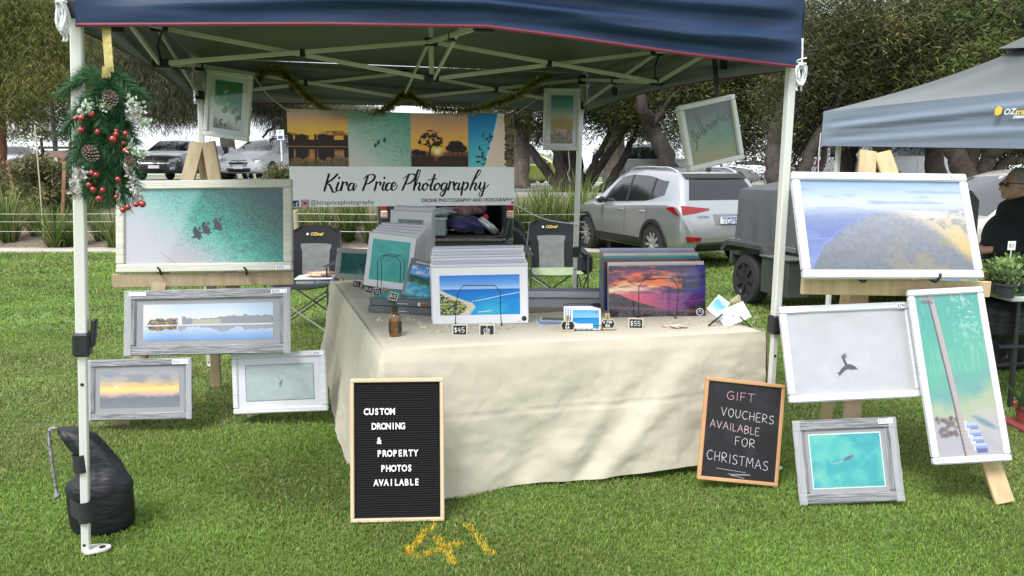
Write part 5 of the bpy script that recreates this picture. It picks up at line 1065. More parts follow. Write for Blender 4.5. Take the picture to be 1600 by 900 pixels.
def art_lake(w=800, h=260):
    p = Paint(w, h); X, Y = p.X, p.Y; p.grad(Y + .08 * (p.n(3, 6, 4, 8) - .5), [(0, (205, 222, 240)), (.3, (232, 238, 244)), (.55, (236, 238, 242)), (.62, (214, 226, 242)), (1, (120, 165, 225))])
    p.mix(sstep(.3, 0, X + .2 * Y) * .8, (244, 246, 250)); p.mix(sstep(.6, .95, X) * (Y < .4) * .35, (150, 195, 235)); tn = p.n(6, 46, 3, 9)[:1]; n1 = np.repeat(tn, h, 0)
    top = .55 - np.interp(X, [0, .03, .05, .3, .42, .55, .62, .75, 1], [0, 0, .12, .2, .12, .13, .2, .22, .2]) - .10 * (n1 - .5); m = (Y > top) & (Y < .56)
    p.mix(m * (X > .30), (150, 155, 162)); p.mix(((Y > .43) & (Y < .56) & (X > .38) & (X < .6)) * .8, (205, 198, 180)); p.mix(m & (X < .26) & (X > .03), (92, 80, 66)); p.mix((p.n(40, 90, 2, 4) > .56) & m & (X < .27), (190, 165, 125))
    bot = .6 + np.interp(X, [0, .05, .3, .35, .4, .52, .62, .72, .8, 1], [0, .1, .12, .04, .03, .05, .2, .05, .14, .1]) + .08 * (n1 - .5); m2 = (Y > .6) & (Y < bot); p.mix(m2 * (X > .27) * .9, (158, 163, 176)); p.mix(m2 & (X < .26) & (X > .04), (158, 122, 82)); p.mix(m2 & (X < .25) & (p.n(30, 60, 2, 6) > .58), (96, 72, 50))
    for x in (.20, .22, .24): p.line([(x, .7), (x + .015, .62), (x + .03, .5)], 1.3, (60, 52, 46))
    return p
def art_goldsky(w=420, h=230):
    p = Paint(w, h); n = p.n(5, 6, 5, 14); p.grad(p.Y + .12 * (n - .5), [(0, (150, 155, 165)), (.25, (172, 165, 158)), (.42, (232, 186, 130)), (.52, (246, 200, 120)), (.6, (215, 180, 160)), (.75, (120, 122, 132)), (1, (150, 150, 152))])
    p.mix(sstep(.5, .75, p.n(7, 5, 5, 15)) * (p.Y < .5) * .6, (118, 124, 138)); p.mix(sstep(.1, .0, np.abs(p.Y - .50 - .04 * (p.n(3, 9, 3, 2) - .5)) * 1.2) * .6, (250, 214, 120))
    p.ell(.2, .42, .05, .03, (255, 250, 225), .7); p.ell(.2, .42, .3, .16, (255, 226, 160), 1, 0, .45); n1 = np.repeat(p.n(4, 24, 3, 17)[:1], h, 0); p.mix((p.Y > .72 - .16 * (n1 - .4)) * .55, (98, 104, 118)); return p
def art_speck(w=420, h=250, col=(190, 204, 206), whale=(100, 115, 122)):
    p = Paint(w, h, col); p.light((p.n(4, 7, 4, 20) - .5) * .12); p.ell(.52, .52, .035, .16, whale, .7, .25, .9, .4); p.line([(.48, .55), (.55, .48)], 2.4, whale, .7); p.line([(.47, .3), (.5, .42)], 1.8, whale, .8); return p
def art_coast(w=700, h=430):
    p = Paint(w, h); X, Y = p.X, p.Y; p.grad(Y + .03 * X, [(0, (152, 186, 232)), (.1, (190, 212, 240)), (.25, (226, 236, 246)), (.33, (214, 222, 234)), (.4, (150, 165, 205)), (.6, (118, 136, 200)), (1, (140, 158, 215))])
    p.mix(sstep(.55, .75, p.n(16, 3, 4, 30)) * (Y < .3) * .5, (140, 160, 205)); p.mix(sstep(.5, .75, p.n(14, 3, 4, 31)) * (Y > .3) * .6, (175, 192, 235))
    edge = .30 + .55 * np.exp(-((X - .5) / .22) ** 2) * 0; land = np.interp(X, [0, .05, .09, .19, .26, .37, .46, .55, .8, 1], [1.0, .86, .74, .59, .50, .40, .345, .33, .33, .34]) + .07 * (p.n(6, 16, 5, 32) - .5)
    p.mix(sstep(0, .05, Y - land) * .94, np.array([112, 118, 128]) / 255 + (np.clip(1.15 - 1.6 * (Y - .33), 0, 1) * .22)[..., None]); p.light((p.n(30, 44, 3, 39) - .5) * .16 * (Y > land)); p.mix(sstep(.012, 0, np.abs(Y - land)) * (X < .36) * .6, (170, 185, 235)); q = sstep(.0, .02, Y - np.interp(X, [.5, .62, .75, .9, 1], [.33, .42, .55, .9, 1.1])); 
    r = sstep(-.06, .09, (np.interp(X, [.5, .6, .68, .76, .84, .93, 1], [.335, .40, .47, .52, .62, .78, .9]) + .10 * (p.n(6, 12, 4, 33) - .5)) - Y) * (X > .5) * (Y > .33)
    g = np.stack([np.interp(Y, [.33, .5, .75, 1], c) / 255 for c in ((222, 226, 226, 206), (220, 212, 200, 172), (222, 184, 140, 92))], -1); p.mix(r, g)
    p.mix(sstep(.55, .68, p.n(10, 14, 4, 35)) * r * .55, (140, 142, 148)); p.mix(sstep(.58, .7, p.n(14, 5, 4, 36)) * (X > .6) * (Y > .33) * (Y < .48) * .6, (246, 244, 244))
    s = sstep(.5, .62, p.n(5, 6, 4, 37)) * sstep(.55, .9, X * .6 + Y * .5) * (1 - r); p.mix(s * .4, (186, 166, 112)); p.light((p.n(60, 90, 2, 38) - .5) * .10 * (Y > .36)); return p
def art_tail(w=600, h=440):
    p = Paint(w, h, (204, 206, 212)); p.light((p.n(5, 6, 5, 40) - .5) * .12); c = (70, 74, 84)
    for q in range(22): y = .62 + q * .017; p.line([(.28 + q * .005, y), (.40 + q * .003, y - .05)], 1, (165, 168, 176), .45)
    p.ell(.445, .55, .03, .04, (90, 94, 104), .7, 0, .9, .4); p.poly([(.415, .55), (.435, .54), (.458, .65), (.49, .655), (.52, .68), (.545, .72), (.49, .722), (.458, .712), (.43, .73), (.375, .80), (.383, .745), (.405, .70), (.437, .668)], c)
    p.line([(.37, .76), (.395, .74)], 3, (60, 64, 72)); p.ell(.545, .7, .012, .01, (215, 215, 220), .5); return p
def art_jetty(w=360, h=860):
    p = Paint(w, h); X, Y = p.X, p.Y; t = Y + .25 * (p.n(6, 3, 4, 50) - .5) + .1 * X
    p.grad(t, [(0, (78, 178, 172)), (.25, (92, 190, 172)), (.5, (108, 196, 172)), (.62, (118, 182, 178)), (.74, (188, 205, 170)), (.84, (205, 204, 196)), (1, (204, 200, 206))])
    f = p.n(60, 24, 2, 51); p.mix(sstep(.60, .72, f) * sstep(.5, .0, Y) * sstep(.3, .8, X) * .8, (220, 238, 236)); p.mix(sstep(.58, .72, noise2(h, w, 10, 50, 2, 52)) * (Y < .5) * .25, (200, 232, 226))
    sand = sstep(.0, .02, Y - (.84 - .12 * (1 - X) ** 1.2 + .03 * np.sin(X * 7) + .08 * X)); p.mix(sand, (198, 194, 202)); p.ell(.78, .80, .10, .025, (90, 140, 160), .6, .5, .7, .5)
    for q in range(34): p.ell(.14 + .10 * math.sin(q * 2.1) + .005 * q, .82 + .05 * math.cos(q * 1.7), .02, .018, (130, 112, 112) if q % 2 else (96, 84, 90), .7, q, .8, .7, q)
    J = [(.26, 0), (.32, .25), (.40, .62), (.43, .80), (.47, 1)]; p.line([(x - .04, y) for x, y in J], 9, (96, 92, 104), .9); p.line(J, 14, (196, 184, 188)); p.line([(x + .012, y) for x, y in J], 9, (208, 190, 190)); p.line([(.10, .012), (.3, .018)], 8, (170, 160, 170)); p.line([(.12, .04), (.26, .045)], 10, (120, 112, 122), .7)
    for q in range(40): y = q / 40; p.line([(np.interp(y, [0, .25, .62, 1], [.2, .27, .36, .43]), y), (np.interp(y, [0, .25, .62, 1], [.3, .36, .45, .52]), y + .002)], .7, (150, 135, 140), .6)
    for i, y in enumerate((.80, .845, .885, .925)):
        x = .50 + .03 * i; p.rect(x - .03, y - .012, x + .02, y + .045, (235, 236, 240)); p.rect(x, y, x + .17, y + .018, (205, 218, 245)); p.rect(x, y + .018, x + .175, y + .034, (150, 172, 232)); p.rect(x, y + .034, x + .175, y + .038, (70, 82, 130))
    p.rect(.60, .962, .77, .985, (98, 110, 165)); return p
def art_shark(w=480, h=380):
    p = Paint(w, h); n = p.n(4, 5, 5, 60); p.grad(n * .9 + .1 * p.Y + .25 * (p.X - .5), [(0, (120, 214, 196)), (.4, (84, 200, 196)), (.6, (38, 180, 188)), (1, (20, 160, 176))]); p.mix(sstep(.4, .7, p.n(5, 7, 4, 61)) * sstep(.6, 1, p.Y + (1 - p.X) * .3) * .35, (160, 222, 200))
    p.line([(.32, .55), (.42, .52), (.5, .47)], 3.5, (180, 195, 205), .9); p.ell(.52, .46, .13, .038, (92, 112, 130), .4, -.42, 1, .25); p.ell(.58, .42, .05, .03, (110, 130, 145), .6, -.4, .8); p.line([(.27, .54), (.33, .56), (.36, .55)], 3, (160, 190, 200), .9); p.line([(.55, .48), (.59, .53)], 3, (80, 110, 130), .6); p.ell(.5, .38, .06, .03, (150, 215, 205), 1, .2, .8); p.line([(.6, .12), (.95, .25)], 1.5, (30, 140, 150), .5); p.line([(.3, .38), (.38, .2), (.6, .1)], 1.5, (40, 150, 155), .5); return p
def art_wave(w=300, h=470):
    p = Paint(w, h); t = p.Y * 1.1 - p.X * .28 + .25 * (p.n(5, 4, 5, 70) - .5); p.grad(t, [(0, (36, 112, 88)), (.25, (42, 128, 100)), (.45, (120, 160, 145)), (.6, (196, 204, 200)), (.8, (176, 186, 186)), (1, (96, 100, 104))]); d = noise2(h, w, 10, 6, 3, 71)
    p.mix(sstep(.62, .68, d) * (p.Y > .5), (70, 76, 74)); p.mix(sstep(.6, .7, p.n(7, 4, 4, 72)) * (p.X < .5) * (p.Y < .85) * (p.Y > .1) * .7, (120, 110, 74)); p.mix(sstep(.6, .68, p.n(12, 7, 3, 73)) * .6 * (p.Y > .15) * (p.Y < .6) * (p.X < .5), (206, 214, 206)); p.ell(.07, .93, .06, .02, (30, 34, 40), .3, -.4); p.ell(.07, .93, .035, .01, (190, 195, 200), .3, -.4); return p
def art_dune(w=240, h=500):
    p = Paint(w, h); p.grad(p.Y + .05 * (p.n(7, 2, 3, 80) - .5), [(0, (58, 120, 126)), (.2, (92, 150, 150)), (.36, (170, 180, 170)), (.46, (190, 186, 172)), (.5, (190, 158, 118)), (.75, (176, 146, 104)), (1, (140, 120, 84))]); n1 = np.repeat(p.n(3, 12, 3, 81)[:1], h, 0); p.mix((p.Y > .9 - .3 * n1) & (p.n(30, 16, 3, 82) > .42), (74, 66, 44)); return p
def art_reflection(w=420, h=420):  # reversed lettering is a glass reflection painted into the print
    p = Paint(w, h); p.grad(p.Y - .15 * p.X + .1 * (p.n(4, 4, 4, 90) - .5), [(0, (70, 84, 88)), (.3, (92, 112, 108)), (.55, (112, 132, 106)), (.8, (126, 132, 92)), (1, (140, 132, 84))]); p.ell(.7, .5, .45, .35, (60, 120, 84), 1, 0, .6); p.ell(.2, .75, .2, .2, (140, 135, 130), 1, 0, .5, .6)
    c = (22, 66, 42); x = .95; S_ = [[(.95, .28), (.90, .20), (.82, .26), (.86, .33), (.94, .30)], [(.82, .24), (.78, .32), (.70, .24), (.73, .20)], [(.70, .24), (.66, .33), (.62, .40), (.60, .36), (.64, .30)], [(.60, .30), (.52, .36), (.50, .42), (.56, .40), (.58, .32)], [(.50, .38), (.45, .34), (.42, .46), (.38, .40)], [(.38, .50), (.34, .36), (.26, .14), (.22, .12), (.26, .30), (.34, .50)], [(.28, .46), (.24, .54), (.20, .50), (.24, .44)], [(.20, .56), (.14, .42), (.10, .40), (.12, .54), (.18, .62), (.14, .74)]]
    for s in S_: p.line(smooth_line(s, 6), 6.5, c, .95, 2)
    for q in range(26): xx = .96 - q * .022; p.line([(xx, .46 + q * .0085), (xx - .006, .50 + q * .0085)], 1.4, (30, 80, 60), .7)
    p.line([(.35, .70), (.97, .60)], 1.5, (60, 84, 60), .6); return p
def art_bay(w=640, h=340):
    p = Paint(w, h); X, Y = p.X, p.Y; p.grad(Y, [(0, (62, 128, 216)), (.2, (110, 165, 232)), (.34, (176, 206, 240)), (.365, (14, 110, 196)), (.45, (10, 126, 208)), (1, (20, 150, 214))]); p.ell(.62, .85, .5, .4, (80, 196, 216), 1, 0, .7, .3); p.mix(sstep(.5, .7, p.n(8, 5, 4, 100)) * (Y > .6) * .3, (110, 205, 215))
    sh = np.interp(Y, [.36, .42, .5, .6, .7, .8, 1], [.02, .06, .14, .26, .40, .44, .36]) + .015 * (p.n(12, 6, 3, 101) - .5); m = sstep(0, .01, sh - X) * (Y > .37); p.mix(sstep(0, .02, sh + .02 - X) * (Y > .37) * .8, (170, 224, 226)); p.mix(m, (222, 206, 184)); n = p.n(18, 26, 4, 102)
    v = m * (sh - X > .07 + .1 * Y * (n - .2)); p.mix(v, (86, 104, 50)); p.mix((n > .56) & (v > 0), (40, 58, 40)); p.mix((p.n(40, 60, 2, 103) > .66) & (v > 0), (225, 222, 210)); p.mix((p.n(20, 30, 2, 104) > .62) & (v > 0) & (Y > .6), (170, 175, 70)); p.ell(.18, .76, .05, .04, (40, 56, 96), .4)
    p.line([(.40, .665), (.55, .61), (.75, .53), (.99, .45)], 2.4, (235, 240, 240)); p.line([(.48, .93), (.64, .90)], 3, (236, 236, 230)); p.ell(.43, .67, .02, .02, (60, 66, 70), .4); return p
def art_sunset(w=640, h=350):
    p = Paint(w, h); X, Y = p.X, p.Y; n = noise2(h, w, 12, 5, 5, 110); t = Y * 1.9 + .9 * (n - .5) + .5 * (X - .4); p.grad(t, [(0, (70, 44, 96)), (.25, (150, 70, 100)), (.42, (226, 110, 76)), (.6, (246, 150, 90)), (.75, (250, 205, 150)), (.95, (160, 70, 100)), (1.3, (70, 40, 104))])
    p.mix(sstep(.35, 1, X + .15 * (p.n(5, 4, 4, 111) - .5)) * (Y < .55) * .9, (38, 44, 132)); p.mix(sstep(.5, .64, noise2(h, w, 16, 6, 5, 112)) * (Y < .52) * .8, (40, 26, 52)); p.mix(sstep(.52, .66, noise2(h, w, 16, 6, 4, 115)) * (X < .75) * (Y < .45) * .7, (248, 120, 64)); p.mix(sstep(.08, 0, np.abs(Y - .45)) * sstep(.65, .2, X) * .9, (252, 226, 190))
    sea = (Y > .53) * 1.0; g = np.stack([np.interp(X, [0, .3, .6, 1], c) / 255 for c in ((226, 214, 130, 58), (120, 96, 60, 34), (120, 110, 120, 104))], -1); p.mix(sea, g); p.mix(sstep(.5, .7, noise2(h, w, 40, 6, 3, 113)) * sea * .4, (190, 90, 130))
    hill = np.interp(X, [0, .1, .17, .25, .35, .5, .6, .7, .85, 1], [.53, .53, .60, .66, .72, .80, .85, .86, .78, .70]); lm = sstep(0, .01, Y - hill - .01 * (p.n(10, 40, 3, 114) - .5)); p.mix(lm, (44, 38, 48)); k = p.n(30, 50, 3, 116); p.mix((k > .6) * lm, (88, 66, 76)); p.mix(lm * sstep(.0, .05, .05 - np.abs(Y - .84 - .1 * (X - .5))) * .8, (128, 86, 98)); p.line([(.58, .54), (.58, .75)], 1.4, (196, 120, 150), .8)
    p.mix(lm * (X < .08) * .4, (60, 72, 60)); p.ell(.94, .90, .075, .075, (240, 240, 244), .08); p.ell(.94, .90, .058, .058, (36, 34, 44), .08); p.line([(.915, .905), (.965, .905)], 1.6, (235, 235, 240)); p.ell(.94, .875, .02, .02, (225, 225, 230), .3); return p
def art_sea(w=300, h=300, c0=(96, 190, 186), c1=(70, 168, 166), ray=True, seed=120):
    p = Paint(w, h); n = p.n(4, 4, 5, seed); p.grad(n + .3 * (p.Y - .5), [(.2, c0), (.8, c1)]); p.mix(sstep(.8, .95, p.Y) * .5, (80, 190, 160))
    if ray: p.ell(.5, .47, .15, .035, (120, 140, 160), .6, -.5, .9, .3); p.line([(.36, .58), (.44, .54)], 1.6, (110, 130, 150), .8); p.ell(.5, .46, .04, .02, (190, 160, 170), .8, -.5, .7)
    return p
def art_stingray(w=300, h=200):
    p = art_sea(w, h, (18, 128, 124), (10, 100, 104), False, 121); p.ell(.66, .52, .22, .045, (26, 46, 54), .6, -.42, .9, .3); p.line([(.38, .66), (.52, .6), (.6, .54)], 2, (20, 56, 60), .9); p.ell(.62, .5, .08, .03, (60, 96, 104), .8, -.3, .6); return p
def art_lagoon(w=260, h=330):
    p = Paint(w, h); p.grad(p.Y + .15 * (p.n(4, 4, 4, 130) - .5), [(0, (96, 150, 226)), (.3, (130, 180, 236)), (.36, (40, 92, 74)), (.55, (60, 118, 86)), (.62, (70, 160, 180)), (.8, (40, 150, 190)), (1, (70, 180, 200))]); p.mix(sstep(.5, .62, p.n(8, 7, 4, 131)) * (p.Y < .33) * .8, (226, 232, 245)); hill = .33 + .35 * (p.X - .25) ** 2; p.mix((p.Y < hill + .02) * (p.Y > .3) * 1.0, (96, 150, 210)); p.mix(sstep(.5, .7, p.n(12, 12, 3, 132)) * (p.Y > .35) * (p.Y < .6) * .6, (30, 62, 50)); p.mix(sstep(.55, .7, p.n(8, 6, 4, 133)) * (p.Y > .6) * .5, (190, 226, 226)); return p
def art_greywave(w=220, h=120): p = Paint(w, h); p.grad(p.n(6, 8, 5, 140), [(.2, (118, 136, 142)), (.8, (176, 190, 192))]); return p
def art_flat(seed, cols, w=200, h=120): p = Paint(w, h); p.grad(p.Y + .4 * (noise2(h, w, 8, 5, 4, seed) - .5), [(i / (len(cols) - 1), c) for i, c in enumerate(cols)]); return p

# banner with its four photographs and the brush lettering
def art_banner(w=1300, h=570):
    p = Paint(w, h, (240, 240, 245)); hy = int(h * .582); xs = [0, int(w * .252), int(w * .525), int(w * .783), w]
    def put(i, q): p.a[:hy, xs[i]:xs[i + 1]] = np.clip(q.a[:hy, :xs[i + 1] - xs[i]] * 1.32 + .03, 0, 1)
    ww = xs[1] - xs[0] + 4; q = Paint(ww, hy); n = noise2(hy, ww, 10, 4, 5, 200); q.grad(q.Y * 1.2 + .35 * (n - .5), [(0, (150, 128, 122)), (.2, (178, 130, 96)), (.4, (212, 142, 62)), (.5, (226, 150, 52)), (.56, (110, 70, 44)), (.72, (84, 60, 48)), (.9, (160, 104, 62)), (1.1, (90, 74, 58))])
    n1 = np.repeat(noise2(4, ww, 2, 14, 3, 201)[:1], hy, 0); q.mix((q.Y > .50 - .1 * n1) & (q.Y < .64), (48, 38, 36)); q.mix((n1 < .42) & (q.Y > .46) & (q.Y < .53), (214, 138, 58)); q.mix((q.Y > .64) & (q.Y < .66), (120, 92, 50)); q.mix((q.Y > .66) & (q.Y < .70 + .28 * n1 * (n1 > .42)), (46, 36, 38)); q.mix(sstep(.5, .6, noise2(hy, ww, 6, 40, 3, 202)) * (q.Y > .85 + .05 * n1), (70, 66, 38)); put(0, q)
    ww = xs[2] - xs[1] + 4; q = Paint(ww, hy); t = q.X * .6 + (1 - q.Y) * .6; q.grad(t + .05 * (q.n(5, 6, 3, 210) - .5), [(0, (160, 152, 150)), (.25, (150, 152, 148)), (.5, (116, 144, 132)), (1.1, (70, 122, 110))]); q.light((q.n(60, 40, 2, 211) - .5) * .3 * sstep(.2, .7, t))
    for i, (x, y) in enumerate(((.42, .62), (.47, .57), (.57, .52))):
        q.ell(x, y, .03, .05, (34, 54, 56), .4, .3, 1, .4, i)
        for k_ in range(34): s = k_ / 34; q.ell(x + .03 + s * .34, y + .05 + s * .34, .012, .010, (176, 190, 182) if k_ % 3 else (70, 96, 90), .8, 0, .45, 1, k_)
    put(1, q)
    ww = xs[3] - xs[2] + 4; q = Paint(ww, hy); q.grad(q.Y * 1.1 + .2 * (noise2(hy, ww, 10, 4, 4, 220) - .5), [(0, (150, 122, 108)), (.3, (176, 124, 84)), (.55, (216, 136, 56)), (.75, (226, 140, 44)), (.84, (96, 58, 40))]); q.mix(sstep(.79, .81, q.Y), (52, 36, 36)); q.ell(.45, .72, .14, .12, (255, 214, 110), 1); q.ell(.45, .72, .035, .04, (255, 240, 180), .6); q.ell(.42, .86, .06, .08, (160, 80, 50), 1, 0, .6)
    q.line([(.31, .80), (.33, .66), (.30, .52)], 5, (42, 32, 30)); q.line([(.33, .68), (.42, .52)], 3, (42, 32, 30)); tn = q.n(26, 20, 3, 221)
    for (x, y, a, b) in ((.27, .52, .14, .14), (.40, .50, .16, .15), (.33, .42, .12, .10), (.47, .58, .09, .09), (.2, .56, .09, .07)): m = np.clip((1 - np.hypot((q.X - x) * ww / hy / a, (q.Y - y) / b)) / .25, 0, 1) * (tn > .40); q.mix(m, (44, 36, 34))
    for (x, y, a, b) in ((.77, .62, .16, .11), (.70, .66, .12, .07), (.86, .66, .12, .08), (.1, .74, .09, .06), (.2, .75, .07, .05)): q.ell(x, y, a, b, (38, 32, 34), .15, 0, 1, .3)
    for x in (.72, .80, .88): q.line([(x, .80), (x + .01, .66)], 2.5, (38, 32, 34))
    put(2, q)
    ww = xs[4] - xs[3] + 4; q = Paint(ww, hy); q.grad(q.Y * .9 + .1 * q.X + .1 * (q.n(4, 4, 4, 230) - .5), [(0, (24, 92, 160)), (.3, (28, 110, 160)), (.6, (50, 136, 156)), (1, (84, 152, 156))]); sh = .62 - .32 * (q.Y - .15) + .06 * (q.n(7, 3, 3, 231) - .5); s = sstep(0, .03, q.X - sh) * (q.Y > .05); q.mix(sstep(0, .05, q.X - sh + .04), (170, 176, 176)); q.mix(s, (176, 154, 140)); q.mix(sstep(0, .02, q.X - sh - .10 - .35 * q.Y) , (92, 78, 56)); q.mix((q.n(18, 14, 3, 232) > .55) & (q.X > sh + .12 + .3 * q.Y), (54, 52, 40)); q.mix((q.n(20, 12, 3, 233) > .60) & (q.X < sh) & (q.X > sh - .25) & (q.Y > .35), (24, 60, 84)); put(3, q)
    g_ = p.a.mean(-1, keepdims=True); p.a = g_ + (p.a - g_) * .78
    Z = lambda x, y: ((x - 212) / 1400, (y + 122) / 612)
    K = [[(443, 283), (428, 335), (412, 388)], [(494, 283), (462, 315), (425, 342), (445, 350), (462, 392), (476, 396), (488, 386)], [(498, 336), (484, 376), (492, 387), (505, 380), (518, 350)], [(502, 306), (504, 304)], [(524, 332), (518, 360), (511, 386)], [(516, 362), (526, 344), (540, 333), (549, 338), (547, 352)],
         [(594, 344), (574, 340), (557, 362), (557, 382), (570, 384), (586, 362), (592, 344), (584, 374), (590, 384), (608, 352)], [(676, 292), (662, 335), (642, 386)], [(650, 312), (674, 290), (704, 284), (719, 296), (708, 320), (682, 340), (660, 346)], [(728, 334), (722, 362), (714, 386)], [(720, 362), (730, 344), (744, 333), (753, 338), (751, 352)], [(776, 336), (764, 374), (772, 386), (788, 372), (797, 352)], [(777, 307), (779, 305)],
         [(820, 346), (806, 338), (790, 352), (784, 376), (794, 387), (812, 376), (826, 360)], [(824, 366), (842, 354), (846, 340), (834, 336), (822, 354), (820, 378), (832, 386), (848, 374), (857, 352)], [(930, 284), (908, 338), (886, 386)], [(896, 310), (926, 288), (956, 280), (972, 294), (958, 322), (930, 342), (908, 346)], [(960, 386), (978, 334), (996, 286), (1003, 258), (990, 257), (978, 292), (966, 350), (960, 386), (974, 354), (992, 338), (999, 350), (990, 376), (998, 387), (1012, 372), (1022, 352)],
         [(1040, 342), (1022, 350), (1015, 374), (1026, 387), (1040, 376), (1046, 354), (1038, 341), (1052, 356), (1066, 350)], [(1092, 284), (1074, 340), (1064, 376), (1074, 387), (1088, 374)], [(1050, 322), (1076, 314), (1104, 312)], [(1114, 342), (1096, 350), (1088, 374), (1098, 387), (1114, 376), (1120, 354), (1112, 341), (1126, 356), (1136, 350)], [(1168, 344), (1148, 340), (1132, 362), (1132, 382), (1146, 384), (1162, 360), (1168, 344), (1156, 394), (1138, 424), (1124, 422), (1130, 402), (1158, 386), (1180, 366)],
         [(1188, 332), (1182, 360), (1174, 386)], [(1180, 362), (1190, 344), (1204, 333), (1213, 338), (1210, 352)], [(1250, 344), (1232, 340), (1215, 362), (1215, 382), (1228, 384), (1243, 362), (1250, 344), (1241, 374), (1248, 385), (1262, 368)], [(1276, 334), (1268, 372), (1260, 420)], [(1268, 366), (1288, 338), (1304, 344), (1300, 368), (1284, 386), (1268, 380)], [(1318, 386), (1340, 330), (1374, 288), (1388, 262), (1376, 255), (1356, 290), (1330, 350), (1318, 386), (1334, 354), (1351, 340), (1358, 350), (1348, 376), (1356, 387), (1370, 370), (1380, 350)],
         [(1388, 338), (1380, 372), (1390, 385), (1406, 364), (1416, 338), (1408, 384), (1394, 424), (1378, 426), (1382, 404), (1410, 384), (1444, 350)]]
    for st in K:
        P = smooth_line([Z(*a) for a in st], 10) if len(st) > 2 else [Z(*a) for a in st]
        tp = [min(1.25, .55 + .85 * max(0, (P[min(i + 1, len(P) - 1)][1] - P[i][1]) * p.h / (1e-6 + math.hypot((P[min(i + 1, len(P) - 1)][0] - P[i][0]) * p.w, (P[min(i + 1, len(P) - 1)][1] - P[i][1]) * p.h)))) for i in range(len(P))]
        if len(st) == 2: tp = [1.3] * 2
        tp = [sum(tp[max(0, i - 2):i + 3]) / len(tp[max(0, i - 2):i + 3]) for i in range(len(tp))]
        p.line(P, 4.6, (18, 18, 22), 1, 1.2, tp)
    x0, y0 = Z(222, 448); x1, y1 = Z(260, 487); p.rect(x0, y0, x1, y1, (52, 54, 104)); p.line([(x0 + .018, y1), (x0 + .018, y0 + .028), (x0 + .022, y0 + .018)], 2.6, (225, 225, 230)); p.line([(x0 + .012, y0 + .034), (x0 + .023, y0 + .034)], 2, (225, 225, 230))
    x0, y0 = Z(272, 444); x1, y1 = Z(320, 488); p.rect(x0, y0, x1, y1, (150, 46, 66)); xm, ym = (x0 + x1) / 2, (y0 + y1) / 2; p.ell(xm, ym + .01, .03, .03, (178, 84, 60), 1, 0, .8)
    for r_, k_ in ((.022, 1.5),): p.line([(xm + r_ * .44 * math.cos(a), ym + r_ * math.sin(a)) for a in np.linspace(0, 6.3, 20)], k_, (225, 220, 222))
    bx, by = .0135, .028; p.line([(xm - bx, ym - by), (xm + bx, ym - by), (xm + bx, ym + by), (xm - bx, ym + by), (xm - bx, ym - by)], 1.5, (225, 220, 222))
    return p

# ------------------------------------------------------------------ framed pictures
m_glass = glassmat('picture_glass', (1, 1, 1), 1.0, .02, .02); m_glassh = glassmat('picture_glass_hazy', (1, 1, 1), 1.0, .05, .02)
m_wfr = mat('white_wood_frame', (.56, .575, .60), .55, col2=(.70, .715, .75), vs=9, st=(.3, 1, 8), bump=.25, bs=12, bst=(.4, 1, 9)); m_cfr = mat('cream_wood_frame', (.50, .49, .42), .6, col2=(.64, .625, .56), vs=9, st=(.3, 1, 8), bump=.25, bs=12, bst=(.4, 1, 9))
m_pfr = mat('plain_white_frame', (.66, .67, .64), .5, var=.04, vs=3); m_mat = mat('white_mount', (.62, .63, .69), .8, var=.02, vs=3); m_gmat = mat('grey_mount', (.26, .27, .29), .8, var=.06, vs=4)
def wrapmat(nm, st, lo=(.085, .09, .10), hi=(.40, .41, .43)):
    m = mat(nm, lo, .32, coat=.6, bump=.55, bs=10, bst=st); n = m.node_tree; b = n.nodes['Principled BSDF']; L_ = n.links.new; t = n.nodes.new('ShaderNodeTexCoord'); mp = n.nodes.new('ShaderNodeMapping'); mp.inputs['Scale'].default_value = st; L_(t.outputs['Object'], mp.inputs[0])
    no = n.nodes.new('ShaderNodeTexNoise'); no.inputs['Scale'].default_value = 7; no.inputs['Detail'].default_value = 8; no.inputs['Roughness'].default_value = .75; L_(mp.outputs[0], no.inputs[0]); r = n.nodes.new('ShaderNodeValToRGB'); e = r.color_ramp.elements; e[0].position, e[1].position = .40, .66; e[0].color = (*lo, 1); e[1].color = (*hi, 1); L_(no.outputs['Fac'], r.inputs[0]); L_(r.outputs[0], b.inputs['Base Color']); return m
m_wrh, m_wrv = wrapmat('film_wrap_across', (.6, 1, 14)), wrapmat('film_wrap_down', (14, 1, .6)); m_film = None
m_tag = mat('price_paper', (.80, .80, .84), .7); m_back = mat('backing_board', (.12, .1, .08), .9)
def ptag(t, M, x, z, w, h, s, y=-.002, ink=(25, 30, 80), sc=.62, r=1.6, bgc=(228, 228, 238), small=False, name='price_label'):
    p = Paint(int(60 * w / h), 60, bgc); n_ = sum(HAND[c][0] + .18 for c in s); hh = min(sc, .86 * p.w / p.h / n_)
    hand(p, s, .07, (1 - hh) / 2, hh, r * 1.6, ink); return quad_uv(name, artmat('label_' + s.strip('$'), p.a, .7), t, M @ Matrix.Translation((x, 0, z)), w, h, y)
